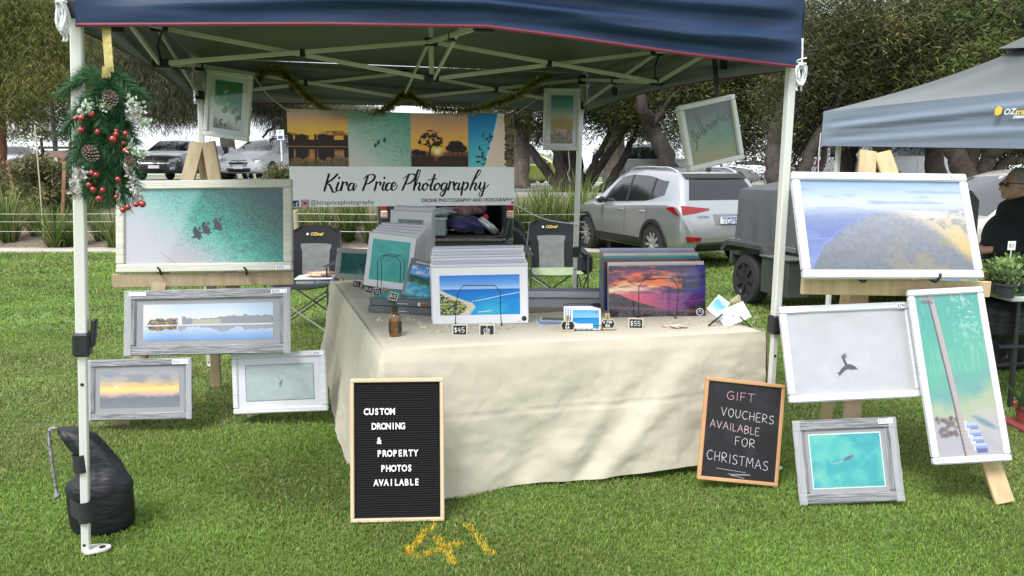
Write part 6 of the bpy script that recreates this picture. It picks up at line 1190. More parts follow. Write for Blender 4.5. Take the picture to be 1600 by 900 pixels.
def framed(name, label, corners, Y, art, fw=.05, fm=None, depth=.03, mount=0.0, mm=None, price=None, pw=.09, ph=.026, ppos='tr', cat='picture', group=None, yaw0=0., lean0=.15, k=40., kl=None, glass=None, wrap=False, edge=None, brand=False, bev=.006, keepM=None):
    M, w, h = fit_rect(corners, Y, yaw0, lean0, k, kl); t = thing(name, label, cat, M=M, group=group); fm = fm or m_wfr
    x, z = w / 2, h / 2; bars = (((-x, 0, z - fw), (x, depth, z), 1), ((-x, 0, -z), (x, depth, -z + fw), 1), ((-x, 0.0005, -z + fw), (-x + fw, depth, z - fw), 0), ((x - fw, 0.0005, -z + fw), (x, depth, z - fw), 0))
    for a, b, hz in bars:
        m_ = fm if not wrap else (m_wrh if hz else m_wrv)
        MB().box(a, b, bev).build('frame_bar', m_, t)
    MB().box((-x + fw * .5, depth * .55, -z + fw * .5), (x - fw * .5, depth * .8, z - fw * .5)).build('backing', m_back, t)
    iw, ih = w - 2 * fw, h - 2 * fw
    if mount:
        mt_, mb_ = mount if hasattr(mount, '__len__') else (mount, mount)
        MB().box((-iw / 2, depth * .40, -ih / 2), (iw / 2, depth * .5, ih / 2)).build('mount', mm or m_mat, t); aw, ah, y = iw - 2 * mt_, ih - 2 * mb_, depth * .40 - .0015
        if edge:
            for (a, b) in (((-aw / 2 - .004, -ah / 2 - .004), (aw / 2 + .004, ah / 2 + .004)),): MB().box((a[0], y + .0002, a[1]), (b[0], y + .001, b[1])).build('mount_bevel', edge, t)
    else: aw, ah, y = iw, ih, depth * .42
    quad_uv('print', art, t, Matrix(), aw, ah, y)
    quad_uv('glass', glass or m_glass, t, Matrix(), iw, ih, depth * .22)
    if wrap:
        for s in (-1, 1):
            A = [[(s * (x - fw * .5) + s * fw * (.75 * v - .1), -.003 - .002 * math.sin(u * 19 + v * 8), -z * 1.0 + 2 * z * u) for v in np.linspace(0, 1, 4)] for u in np.linspace(0, 1, 26)]; MB().grid(np.array(A)).build('film_wrap', m_filmw, t, smooth=True)
    if price:
        px_ = {'tr': x - pw * .62, 'tl': -x + pw * .7, 'br': x - pw * .62, 'bl': -x + pw * .62}[ppos]; pz = (z - ph * .85) if ppos[0] == 't' else (-z + ph * .95)
        ptag(t, Matrix(), px_, pz, pw, ph, price, -.0045 if wrap else -.0015)
    if brand: ptag(t, Matrix(), -x + pw * .75, z - ph * .9, pw * 1.1, ph * .85, '   ', -.004 if wrap else -.0015, name='maker_label')
    return t, M, w, h
m_filmw = glassmat('cling_film', (.9, .91, .93), 2.2, .12, .28)
A = lambda n_, a_, *r_, gain=.66: artmat(n_, a_, *r_, gain=gain)
grpL, grpR = 'framed pictures on the left easel', 'framed pictures on the right easel'
framed('framed_picture', 'large cream framed picture of three riders in teal sea, 350 dollar tag', [(182, 281), (452, 281), (459, 421), (178, 428)], 4.72, A('riders_print', art_riders().a, gain=.66), .055, m_cfr, .04, price='$350', ppos='br', pw=.09, ph=.024, group=grpL, yaw0=-.05, glass=m_glassh)
framed('framed_picture', 'wide grey wrapped picture of trees mirrored in a lake', [(199, 453), (451, 450), (453, 550), (193, 558)], 4.46, A('lake_print', art_lake().a), .06, m_wrh, .035, (.045, .03), m_gmat, price='$200', pw=.10, ph=.026, group=grpL, wrap=True, yaw0=-.05, brand=True, glass=m_glassh)
framed('framed_picture', 'grey wrapped picture of a golden cloudy sunrise tagged 160 dollars', [(137, 562), (298, 559), (298, 653), (134, 660)], 4.32, A('gold_print', art_goldsky().a, gain=.85), .045, m_wrh, .03, (.03, .03), m_gmat, price='$160', pw=.10, ph=.028, group=grpL, wrap=True, yaw0=-.05, glass=m_glassh)
framed('framed_picture', 'small white framed picture of a tiny whale on pale water', [(362, 552), (508, 548), (512, 640), (363, 650)], 4.45, A('speck_print', art_speck().a), .035, m_wfr, .03, (.05, .045), m_mat, price='$190', pw=.07, ph=.022, group=grpL, yaw0=-.05, edge=mat('dark_bevel', (.12, .15, .18), .7))
framed('framed_picture', 'large white framed picture of a hazy coast with golden light, 340 dollars', [(1237, 266), (1508, 273), (1542, 434), (1257, 434)], 3.62, A('coast_print', art_coast().a, gain=.60), .042, m_wfr, .035, price='$340', pw=.085, ph=.022, group=grpR, yaw0=.0, lean0=.2, glass=m_glassh, brand=True)
framed('framed_picture', 'white framed picture of a grey whale tail on the right easel', [(1216, 477), (1423, 473), (1447, 620), (1237, 630)], 3.50, A('tail_print', art_tail().a), .036, m_wfr, .03, price='$290', pw=.07, ph=.024, group=grpR, yaw0=.0, lean0=.2, brand=True)
framed('framed_picture', 'tall white framed picture of a jetty with blue roofed huts', [(1418, 451), (1536, 449), (1584, 721), (1461, 726)], 3.42, A('jetty_print', art_jetty().a, gain=.56), .032, m_wfr, .03, price='$300', pw=.06, ph=.02, ppos='bl', group=grpR, yaw0=.0, lean0=.2)
framed('framed_picture', 'grey wrapped square picture of a shark in turquoise water on the grass', [(1239, 656), (1394, 653), (1414, 783), (1252, 789)], 3.34, A('shark_print', art_shark().a, gain=.6), .05, m_wrh, .03, (.022, .022), m_gmat, price='$190', pw=.07, ph=.022, group=grpR, wrap=True, lean0=.2, edge=mat('pale_bevel', (.7, .75, .75), .7))
gh = 'framed pictures hanging in the gazebo'
framed('framed_picture', 'white framed green wave picture hanging from the back left leg', [(322, 107), (394, 117), (388, 223), (317, 210)], 5.66, A('wave_print', art_wave().a, gain=1), .034, m_pfr, .035, (.035, .035), m_mat, price='$200', pw=.06, ph=.018, group=gh, lean0=-.05)
framed('framed_picture', 'narrow white framed picture of a beach dune hanging by the back right leg', [(850, 138), (909, 137), (905, 235), (848, 235)], 6.55, A('dune_print', art_dune().a, gain=1), .03, m_pfr, .035, (.035, .03), m_mat, price='$250', pw=.06, ph=.02, group=gh, lean0=0)
framed('framed_picture', 'tilted square white framed greenish picture with a painted reflection of writing on a black strap', [(1062, 168), (1146, 143), (1168, 253), (1077, 264)], 4.32, A('reflection_print', art_reflection().a, gain=1), .03, m_pfr, .05, price='$200', pw=.06, ph=.02, group=gh, lean0=0, yaw0=.25, k=60)

# banner
M, w, h = fit_rect([(447, 169), (806, 178), (801, 319), (455, 325)], 6.15, .25, 0, 60, 200)
t = thing('banner', 'grey vinyl banner with four photos and black brush lettering', 'banner', M=M); Ab = []
for j in range(13): Ab.append([(-w / 2 + w * i / 40, .012 * math.sin(i * .35 + j * .1) + .006 * math.sin(i * .9), h / 2 - h * j / 12 - .012 * math.sin(math.pi * i / 40) * (1 - j / 12)) for i in range(41)])
g = MB().grid(np.array(Ab)[::-1]); o = g.build('printed_sheet', A('banner_print', art_banner().a, .5, gain=1), t, smooth=True); uv = o.data.uv_layers.new(name='uv')
bn = o.data.materials[0].node_tree; bt_ = bn.nodes.new('ShaderNodeBsdfTranslucent'); bx_ = bn.nodes.new('ShaderNodeMixShader'); bx_.inputs[0].default_value = .38; bi_ = [q for q in bn.nodes if q.type == 'TEX_IMAGE'][0]   # thin vinyl lets the daylight behind it through
bn.links.new(bi_.outputs[0], bt_.inputs[0]); bn.links.new(bn.nodes['Principled BSDF'].outputs[0], bx_.inputs[1]); bn.links.new(bt_.outputs[0], bx_.inputs[2]); bn.links.new(bx_.outputs[0], bn.nodes['Material Output'].inputs[0])
co = [(v.co.x / w + .5, v.co.z / h + .5) for v in o.data.vertices]; uv.data.foreach_set('uv', [c for l in o.data.loops for c in co[l.vertex_index]])
m_ink = mat('black_ink', (.015, .015, .02), .6)
text('@kirapricephotography', .052, Matrix.Translation((-w / 2 + w * .218, -.021, -h / 2 + .035)), m_ink, t)
text('DRONE PHOTOGRAPHY AND VIDEOGRAPHY', .041, Matrix.Translation((w / 2 - w * .222, -.021, -h / 2 + .045)), m_ink, t, bold=.0008, sx=.93)
for sx_ in (-1, 1):
    for sz_ in (-1, 1): MB().lathe([(.008, 0), (.012, 0), (.012, .004), (.008, .004)], Matrix.Translation((sx_ * (w / 2 - .02), -.014, sz_ * (h / 2 - .02))) @ Matrix.Rotation(math.pi / 2, 4, 'X'), 12).build('eyelet', m_chrome, t)

# ------------------------------------------------------------------ easels
m_pine = mat('pine_timber', (.50, .36, .19), .7, col2=(.62, .48, .29), vs=3.2, st=(7, 7, .5), bump=.15, bs=10, bst=(8, 8, .6)); m_pined = mat('weathered_pine', (.34, .26, .16), .75, col2=(.45, .36, .23), vs=3.2, st=(7, 7, .5), bump=.15, bs=10, bst=(8, 8, .6)); m_hook = mat('dark_hook', (.06, .05, .045), .5, metal=.5)
def board(px0, px1, Y0_, Y1_, w_, th, m_, t, name='leg', gz0=None):
    p, q = D(*px0, Y0_), D(*px1, Y1_)
    if gz0 is not None: q.z = gz0
    return MB().bar(p, q, w_, th, (0, 1, 0), .003).build(name, m_, t, world=True)
t = thing('display_easel', 'grey weathered timber easel holding the three riders picture', 'easel', (G(290, 690).x, 4.6, 0))
board((309, 222), (190, 670), 4.98, 4.42, .088, .022, m_pined, t); board((326, 222), (398, 650), 4.98, 4.55, .088, .022, m_pined, t); board((318, 226), (337, 580), 5.02, 5.25, .07, .02, m_pined, t, gz0=-.01)
board((176, 439), (459, 434), 4.69, 4.72, .088, .022, m_pined, t, 'shelf_board')
for x in (251, 385): P = D(x, 424, 4.67); MB().tube(smooth_line([P + Vector((-.01, .03, 0)), P + Vector((0, 0, -.02)), P + Vector((.01, -.03, .012)), P + Vector((-.005, -.03, .03))], 4), .007, 6).build('hook', m_hook, t, world=True)
t = thing('display_easel', 'new pale pine easel at the right holding the hazy coast picture', 'easel', (G(1420, 790).x, 3.6, 0))
board((1356, 236), (1322, 800), 3.95, 3.42, .088, .022, m_pine, t); board((1378, 238), (1570, 786), 3.95, 3.30, .088, .022, m_pine, t); board((1362, 242), (1300, 475), 3.99, 4.35, .07, .02, m_pine, t, gz0=-.01)
board((1252, 447), (1546, 452), 3.60, 3.66, .080, .022, m_pine, t, 'shelf_board')
for x in (1348, 1460): P = D(x, 436, 3.57); MB().tube(smooth_line([P + Vector((-.01, .03, 0)), P + Vector((0, -.01, -.012)), P + Vector((.006, -.03, .01)), P + Vector((.01, -.03, .032))], 4), .007, 6).build('hook', m_hook, t, world=True)

# ------------------------------------------------------------------ letter board and chalk board
M, w, h = fit_rect([(549, 593), (693, 590), (694, 811), (545, 821)], 3.17, 0, .14, 60)
t = thing('letter_board', 'black felt letter board in an oak frame advertising droning photos', 'sign', M=M); m_oak = mat('light_oak', (.58, .43, .28), .6, col2=(.68, .53, .37), vs=4, st=(1, 1, 1), bump=.1, bs=20); m_felt = mat('black_felt', (.008, .008, .009), .98, bump=.2, bs=300)
x, z, fw = w / 2, h / 2, .017
for a, b in (((-x, 0, z - fw), (x, .028, z)), ((-x, 0, -z), (x, .028, -z + fw)), ((-x, .0005, -z + fw), (-x + fw, .028, z - fw)), ((x - fw, .0005, -z + fw), (x, .028, z - fw))): MB().box(a, b, .003).build('frame_bar', m_oak, t)
MB().box((-x + fw, .014, -z + fw), (x - fw, .022, z - fw)).build('felt_back', m_felt, t); rb = MB(); N = 58
for i in range(N): zz = -z + fw + (2 * z - 2 * fw) * (i + .5) / N; rb.box((-x + fw, .009, zz - .0032), (x - fw, .0142, zz + .0032), .0012)
rb.build('felt_ribs', m_felt, t)['kind'] = 'stuff'
m_let = mat('white_letter', (.82, .82, .82), .4)
bx = lambda px, py: ((px - 620.5) / (145.5) * w * 1.0, (705 - py) / (224) * h)
for s, cx_, cy_, sl, wd in (('CUSTOM', 593, 645, .0, 49), ('DRONING', 607, 668, 0, 52), ('&', 592.5, 690.5, 0, 7), ('PROPERTY', 621, 710.5, 0, 65), ('PHOTOS', 619, 734, 0, 50), ('AVAILABLE', 619, 756, 0, 71)):
    X_, Z_ = bx(cx_, cy_); W_ = wd / 145.5 * w; n_ = len(s); st_ = W_ / n_
    for i, ch in enumerate(s): text(ch, .040, Matrix.Translation((X_ - W_ / 2 + st_ * (i + .5), .0065, Z_)), m_let, t, 'letter', ex=.002, bold=.0012, sx=.80)
M, w, h = fit_rect([(1103, 589), (1227, 601), (1217, 764), (1091, 746)], 3.53, .1, .16, 50)
t = thing('chalk_board', 'chalkboard in an orange wood frame offering gift vouchers for christmas', 'sign', M=M); m_or = mat('orange_wood', (.50, .26, .12), .55, col2=(.60, .34, .17), vs=4, bump=.1, bs=20); x, z, fw = w / 2, h / 2, .018
for a, b in (((-x, 0, z - fw), (x, .02, z)), ((-x, 0, -z), (x, .02, -z + fw)), ((-x, .0005, -z + fw), (-x + fw, .02, z - fw)), ((x - fw, .0005, -z + fw), (x, .02, z - fw))): MB().box(a, b, .003).build('frame_bar', m_or, t)
p = Paint(560, 760, (38, 38, 42)); p.mix(sstep(.45, .8, p.n(6, 5, 5, 300)) * .25, (80, 80, 84)); CH = (226, 222, 224); PK = (232, 176, 196)
hand(p, 'GIFT', .26, .09, .085, 1.9, PK, .85, wsc=1.25, slope=.02); hand(p, 'VOUCHERS', .20, .265, .085, 1.9, CH, .85, wsc=1.02, slope=.06); hand(p, 'AVAILABLE', .065, .405, .075, 1.9, (236, 200, 206), .85, wsc=1.02, slope=.07); hand(p, 'FOR', .42, .56, .085, 1.9, CH, .85, wsc=1.1, slope=.07); hand(p, 'CHRISTMAS', .055, .725, .095, 1.9, (228, 220, 232), .85, wsc=.97, slope=.08)
p.line([(.20, .905), (.60, .925)], 1.5, CH, .8); p.line([(.36, .955), (.66, .945), (.40, .965), (.58, .985)], 1.5, CH, .8)
MB().box((-x + fw, .009, -z + fw), (x - fw, .017, z - fw)).build('slate_back', m_felt, t); quad_uv('slate', A('chalk_slate', p.a, .85, gain=1), t, Matrix(), w - 2 * fw, h - 2 * fw, .0075)

A = lambda n_, a_, *r_: artmat(n_, a_, *r_, gain=.95)

# ------------------------------------------------------------------ things on the tables
def yawM(P, yaw=0., lean=0., roll=0.): M = rotm(yaw, lean, roll).to_4x4(); M.translation = P; return M
def lerpM(A_, B_, f):
    la, ra, _ = A_.decompose(); lb, rb_, _ = B_.decompose(); M = ra.slerp(rb_, f).to_matrix().to_4x4(); M.translation = la.lerp(lb, f); return M
m_brd = mat('print_mount_white', (.88, .88, .92), .75, var=.02, vs=2)
def mounted(label, M, w, h, art, mw, mh, logo=None, group='white mounted prints stacked on the table', oy=0.0):
    t = thing('mounted_print', label, 'print', M=M, group=group)
    MB().box((-w / 2, 0, -h / 2), (w / 2, .004, h / 2), .001).build('mount', m_brd, t)
    MB().box((-w / 2 + .002, -.0006, h / 2 - .0065), (w / 2 - .002, .0002, h / 2 - .0025)).build('mount_shade_strip', mat('mount_shade_strip', (.36, .36, .42), .5), t)  # grey strip paints the shadow line between stacked mounts
    MB().box((-w / 2 + .004, .0045, -h / 2 + .003), (w / 2 - .004, .0085, h / 2 - .005)).build('backing', mat('gap_shade_grey', (.22, .22, .25), .9), t)  # backing coloured grey to stand for the shadow gap behind each mount
    quad_uv('print', art, t, Matrix(), w - 2 * mw, h - 2 * mh, -.001, None, -(h - 2 * mh) / 2 + oy)
    if logo: MB().lathe([(.014, 0), (.014, .0012)], Matrix.Translation((w / 2 - .022, -.0002, -h / 2 + .025)) @ Matrix.Rotation(math.pi / 2, 4, 'X'), 16).build('round_sticker', logo, t)
    return t
greys = [A('mounted_art', art_flat(400 + i, c).a) for i, c in enumerate((((120, 170, 220), (60, 130, 180), (200, 190, 170)), ((180, 200, 210), (90, 160, 170)), ((230, 170, 120), (90, 70, 90))))]
# landscape stack in the middle
Fm, fwid, fh = fit_rect([(675, 417), (825, 414), (824, 503), (675, 509)], 4.02, 0, .10, 60); Bm, bw_, bh_ = fit_rect([(672, 386), (820, 383), (822, 480), (673, 484)], 4.34, 0, .02, 60)
stk = mat('sticker_black', (.02, .02, .025), .5)
m_bayart = A('bay_print', art_bay().a)
posn = ['front print of beach and long jetty in the middle white stack'] + [f'{o} mounted print behind the jetty print in the middle white stack' for o in ('second', 'third', 'fourth', 'fifth', 'sixth', 'seventh', 'eighth', 'ninth')] + ['rearmost mounted print of the middle white stack behind the jetty print']
for i, lb in enumerate(posn):
    f = i / 9; M = lerpM(Fm, Bm, f) @ Matrix.Translation((.009 * math.sin(i * 2.3), 0, .005 * math.sin(i * 1.7))) @ Matrix.Rotation(.008 * math.sin(i * 3.1), 4, 'Y')
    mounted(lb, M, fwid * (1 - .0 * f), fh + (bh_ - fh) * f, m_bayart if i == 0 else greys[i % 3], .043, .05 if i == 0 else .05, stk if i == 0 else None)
# portrait stack at the left
Fm, w_, h_ = fit_rect([(574, 361), (652, 370), (640, 457), (570, 443)], 5.0, -.25, .18, 60); Bm, w2_, h2_ = fit_rect([(594, 348), (671, 350), (668, 440), (588, 435)], 5.32, -.2, .08, 60)
m_rayart = A('ray_print', art_sea().a)
for i, lb in enumerate(('front portrait print of a ray in pale teal water', 'second portrait print just behind the pale teal ray print', 'third portrait print behind the pale teal ray print', 'fourth portrait print behind the pale teal ray print', 'last portrait print of the left stack under the grey wave print')):
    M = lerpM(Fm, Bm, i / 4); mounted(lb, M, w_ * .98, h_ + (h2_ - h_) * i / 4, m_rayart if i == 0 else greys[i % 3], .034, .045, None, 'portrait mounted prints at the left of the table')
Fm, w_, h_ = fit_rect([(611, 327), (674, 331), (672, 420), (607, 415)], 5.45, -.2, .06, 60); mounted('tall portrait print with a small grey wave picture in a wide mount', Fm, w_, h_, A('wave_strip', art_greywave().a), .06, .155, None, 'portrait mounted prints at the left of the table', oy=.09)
Fm, w_, h_ = fit_rect([(621, 321), (680, 322), (679, 400), (617, 400)], 5.6, -.15, .04, 60)
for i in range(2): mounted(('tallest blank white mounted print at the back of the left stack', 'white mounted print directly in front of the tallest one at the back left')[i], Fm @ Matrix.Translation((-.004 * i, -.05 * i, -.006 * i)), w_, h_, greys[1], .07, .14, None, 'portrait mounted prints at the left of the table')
# small framed shark at the far left end
framed('framed_picture', 'grey framed picture of a ray in deep teal at the far end of the table', [(530, 389), (596, 388), (590, 438), (519, 434)], 5.62, A('stingray_print', art_stingray().a), .04, mat('silver_frame', (.50, .51, .53), .5, var=.1, vs=6, st=(.4, 1, 8)), .03, lean0=.3, k=50, glass=m_glassh)
# metal sunset prints
Fm, w_, h_ = fit_rect([(950, 415), (1103, 414), (1102, 495), (953, 498)], 4.22, .08, .10, 60); Bm, w2_, h2_ = fit_rect([(937, 388), (1083, 387), (1084, 466), (938, 464)], 4.62, .08, .04, 60)
flats = [((150, 60, 120), (60, 40, 110), (240, 150, 110)), ((214, 210, 206), (205, 196, 190)), ((120, 60, 70), (50, 60, 150)), ((60, 150, 150), (40, 120, 130)), ((214, 214, 206), (120, 150, 160), (150, 190, 190)), ((160, 150, 140), (190, 190, 200)), ((180, 186, 230), (150, 160, 214))]
sun_art = A('sunset_print', art_sunset().a, .18, .6)
for i, lb in enumerate(('vivid purple and orange sunset print at the front of the glossy stack', 'second glossy print right behind the vivid sunset print', 'dark red and blue edged print third in the glossy stack', 'purple edged glossy print fourth in the glossy stack', 'teal edged print near the back of the glossy stack', 'print with a speckled pale top edge in the glossy stack', 'lilac edged print at the very back of the glossy stack')):
    M = lerpM(Fm, Bm, (i / 6) ** .9) @ Matrix.Translation((.004 * math.sin(i * 2), 0, 0)); t = thing('glossy_print', lb, 'print', M=M, group='glossy frameless prints stacked at the right')
    slab_uv('printed_panel', sun_art if i == 0 else A('glossy_art', art_flat(500 + i, flats[i]).a, .25, .4), t, Matrix(), w_ + (w2_ - w_) * i / 6, h_ + (h2_ - h_) * i / 6, .009)
    MB().box((-w_ / 2 + .004, .0095, -h_ / 2 + .004), (w_ / 2 - .004, .012, h_ / 2 - .004)).build('backing', m_black, t)
# wire stands: bent loop in front of each stack
def wire_stand(label, P, Y, back=.22, dbl=0):
    pts = [D(x, y, Y - .0) for x, y in P]; t = thing('wire_stand', label, 'stand', (pts[0].x, pts[0].y, ZT), 'black wire stands holding prints')
    MB().tube(pts, .0026, 6).build('front_loop', m_blk, t, world=True)
    b = Vector((0, back, 0)); fz = ZT + .008; q0, q1 = pts[0], pts[-1]; q0 = Vector((q0.x, q0.y, fz)); q1 = Vector((q1.x, q1.y, fz))
    for q in (q0, q1): MB().tube([q, q + b, q + b + Vector((0, .03, .16))], .0026, 6).build('side_wire', m_blk, t, world=True)
    MB().tube([q0 + b, q1 + b], .0026, 6).build('cross_wire', m_blk, t, world=True)
    if dbl: MB().tube([p + Vector((.02, .03, .005)) for p in pts], .0022, 6).build('second_loop', m_blk, t, world=True)
wire_stand('black wire stand round the stack with the beach and jetty print', [(711, 512), (713, 478), (715, 459), (724, 446), (773, 446), (782, 456), (782, 480), (784, 520)], 3.93)
wire_stand('black wire stand in front of the vivid sunset print', [(998, 500), (998, 470), (998, 449), (1007, 436), (1051, 435), (1060, 449), (1058, 480), (1056, 500)], 4.14)
wire_stand('black wire stand in front of the pale teal ray print', [(590, 449), (590, 425), (590, 408), (597, 399), (620, 401), (626, 411), (625, 441)], 4.90, .1, 1)
# canvas stack with the lagoon calendar leaning on it
m_cart = mat('dark_box_side', (.13, .135, .15), .45, var=.2, vs=9)
Pc = G(640, 488, ZT); yw = math.radians(-14)
for i, (lb, zz, dy, w_, d_) in enumerate((('lower boxed calendar in the flat pile behind the amber bottle', 0, .0, .40, .36), ('top boxed calendar with an aerial coast cover on the flat pile', .045, .0, .39, .35))):
    M = Matrix.Translation(Pc + Vector((-.01, .12 + dy, zz + .002))) @ Matrix.Rotation(yw + .03 * i, 4, 'Z'); t = thing('boxed_calendar', lb, 'calendar', M=M, group='boxed calendars lying on the table')
    MB().box((-w_ / 2, -d_ / 2, 0), (w_ / 2, d_ / 2, .042), .002).build('box', m_cart, t)
    MB().box((-.02, -d_ / 2 - .001, .013), (.05, -d_ / 2 + .001, .016)).build('white_line', m_plate, t)
    if i == 1:
        q = Paint(220, 200); q.grad(q.n(5, 5, 4, 600) + .2 * q.X, [(.3, (70, 92, 104)), (.5, (110, 140, 146)), (.65, (128, 158, 150)), (.8, (150, 142, 128))])
        quad_uv('cover', A('calendar_cover', q.a, .2, .5), t, Matrix.Translation((0, 0, .0435)) @ Matrix.Rotation(-math.pi / 2, 4, 'X'), w_ * .96, d_ * .96)
        MB().box((.11, -d_ / 2 - .001, .004), (.125, -d_ / 2 + .001, .025)).build('barcode_patch', m_plate, t); quad_uv('small_photo', A('tiny_sunset', art_flat(610, ((214, 150, 90), (90, 60, 50), (180, 120, 80))).a), t, Matrix(), .035, .020, -d_ / 2 - .0015, .13, .004)
M, w_, h_ = fit_rect([(642, 402), (690, 413), (674, 472), (627, 459)], 4.45, -.2, .4, 40)
t = thing('leaning_calendar', 'dark bordered lagoon calendar leaning on the flat pile', 'calendar', M=M); MB().box((-w_ / 2, 0, -h_ / 2), (w_ / 2, .012, h_ / 2), .001).build('card', mat('dark_card', (.17, .175, .19), .3, coat=.4, var=.15, vs=6), t)
quad_uv('cover', A('lagoon_cover', art_lagoon().a, .2, .4), t, Matrix(), w_ * .80, h_ * .78, -.001, None, -h_ * .44); text('SEA 2024', .022, Matrix.Translation((.01, -.001, h_ * .42)), m_plate, t); bpy.data.objects.remove(t.children[-1])
tx = MB()
for k_ in range(9): tx.box((-.055 + k_ * .015 - .0045, -.001, h_ * .42 - .006), (-.055 + k_ * .015 + .0045, 0, h_ * .42 + .006))
tx.build('faint_lettering', m_plate, t)['kind'] = 'stuff'
# large white framed picture lying behind the postcards
M, w_, h_ = fit_rect([(812, 449), (945, 451), (953, 489), (812, 487)], 4.62, .05, .25, 60); t = thing('framed_picture', 'long white framed picture resting low behind the postcards', 'picture', M=M)
x, z = w_ / 2, h_ / 2
for nm, a, b, m_ in (('top_bar', (-x, -.02, z - .022), (x, .03, z), mat('film_grey', (.2, .22, .25), .3, var=.3, vs=8, st=(.3, 1, 6))), ('frame_bar', (-x, -.024, z - .065), (x, .02, z - .0225), m_wfr), ('mount', (-x, .0, -z + .028), (x, .012, z - .066), mat('cool_mount', (.52, .54, .57), .6, var=.06)), ('wood_bar', (-x, -.006, -z), (x, .02, -z + .0275), mat('brown_strip', (.35, .26, .17), .7, col2=(.5, .42, .3), vs=8, st=(1, 1, 5)))): MB().box(a, b, .003).build(nm, m_, t)
P = D(931, 480, 4.35); tag(MB().box((P.x - .028, P.y, P.z + .0), (P.x + .03, P.y + .02, P.z + .022), .003).box((P.x - .010, P.y + .002, P.z - .028), (P.x + .002, P.y + .018, P.z - .0005), .003).build('black_clamp', m_blk), 'small black clamp on the edge between postcards and sunset prints', 'clamp')
# amber pump bottle
P = G(618, 526, ZT); P.z = ZT + .002; t = thing('pump_bottle', 'amber glass pump bottle standing at the front left of the table', 'bottle', P); k_ = .052 / .052
m_amb = mat('amber_glass', (.17, .07, .012), .06, coat=1.0, spec=.7, trans=.25)
MB().lathe([(.028, 0), (.032, .004), (.033, .01), (.033, .098), (.030, .110), (.020, .120), (.014, .124), (.014, .130)], Matrix(), 24).build('glass_body', m_amb, t, smooth=50)
for a0, a1_ in ((2.5, 4.1), (5.3, 6.6)): MB().grid(np.array([[(.0336 * math.cos(a), .0336 * math.sin(a), z_) for a in np.linspace(a0, a1_, 9)] for z_ in (.022, .08)])).build('label', mat('bottle_label', (.02, .022, .03), .5), t, smooth=40)
MB().box((.020, -.031, .02), (.027, -.0255, .055)).build('label_print', m_plate, t)
bpy.data.objects.remove(t.children[-1])
MB().lathe([(.016, .128), (.016, .15), (.006, .152), (.005, .172), (.009, .174), (.009, .182)], Matrix(), 16).build('pump', m_blk, t, smooth=40); MB().tube([(0, 0, .178), (-.02, -.01, .180), (-.032, -.014, .174)], .0042, 8).build('spout', m_blk, t)
# little price boards
m_cb = mat('tiny_chalkboard', (.03, .03, .034), .8); m_clb = mat('pale_board_edge', (.66, .60, .48), .7)
def price_board(label, px, py, w, h, Y, lines, yaw=0., roll=0., lean=.25, ct='price sign', r=3.0, stand=True):
    P = D(px, py, Y); M = yawM(P, yaw, lean, roll); t = thing('price_sign', label, ct, M=M, group='little chalkboard price signs on the table')
    MB().box((-w / 2, 0, -h / 2), (w / 2, .004, h / 2), .0015).build('board_edge', m_clb, t); p = Paint(int(120 * w / h), 120, (44, 44, 48)); n_ = len(lines)
    for i, s in enumerate(lines):
        hh = .86 / n_ if n_ > 1 else .6; L_ = sum(HAND[c][0] + .18 for c in s); hh = min(hh, .84 * p.w / p.h / L_); y_ = (i + .5) / n_ - hh / 2; x_ = .5 - L_ * hh * p.h / p.w / 2; hand(p, s, x_, y_, hh, r, (238, 238, 238))
    quad_uv('slate', A('price_slate', p.a, .8), t, Matrix(), w * .86, h * .80, -.0008)
    if stand: I_ = M.inverted(); q = MB().bar((0, .004, h * .1), I_ @ Vector((P.x, P.y + .035, ZT + .004)), .008, .003); q.build('prop', m_clb, t)
    return t
price_board('price sign reading 45 dollars under the jetty print', 718.5, 515.5, .078, .058, 3.735, ['$45'])
price_board('price sign reading 2 for 80 dollars right of the 45 one', 761, 516, .080, .060, 3.73, ['2', 'FOR', '$80'], r=1.9)
price_board('price sign reading 55 dollars under the sunset print', 993.5, 505.5, .080, .058, 3.89, ['$55'], roll=.03)
t = price_board('tilted price sign reading 15 dollars just behind the amber pump bottle', 614.5, 463, .048, .044, 3.86, ['$15'], roll=.3, lean=.5, stand=False)
I_ = t.matrix_world.inverted(); MB().tube([(0, .004, 0), I_ @ Vector((t.location.x + .004, t.location.y + .03, ZT + .004))], .002, 6).build('wire_stem', m_blk, t)
for (px, py, Y, s, rl, lb) in ((557.5, 444, 5.3, ['$5'], .12, 'leftmost little price sign at the far left edge of the table'), (568, 447, 5.2, ['1'], .5, 'narrow little price sign right of the leftmost one'), (577, 452, 5.05, ['$35'], .25, 'little price sign third from the far left edge of the table'), (590, 456, 4.92, ['30'], -.2, 'little price sign left of the flat calendar pile')): price_board(lb, px, py, .06 if s != ['1'] else .024, .052, Y, s, roll=rl, r=4)
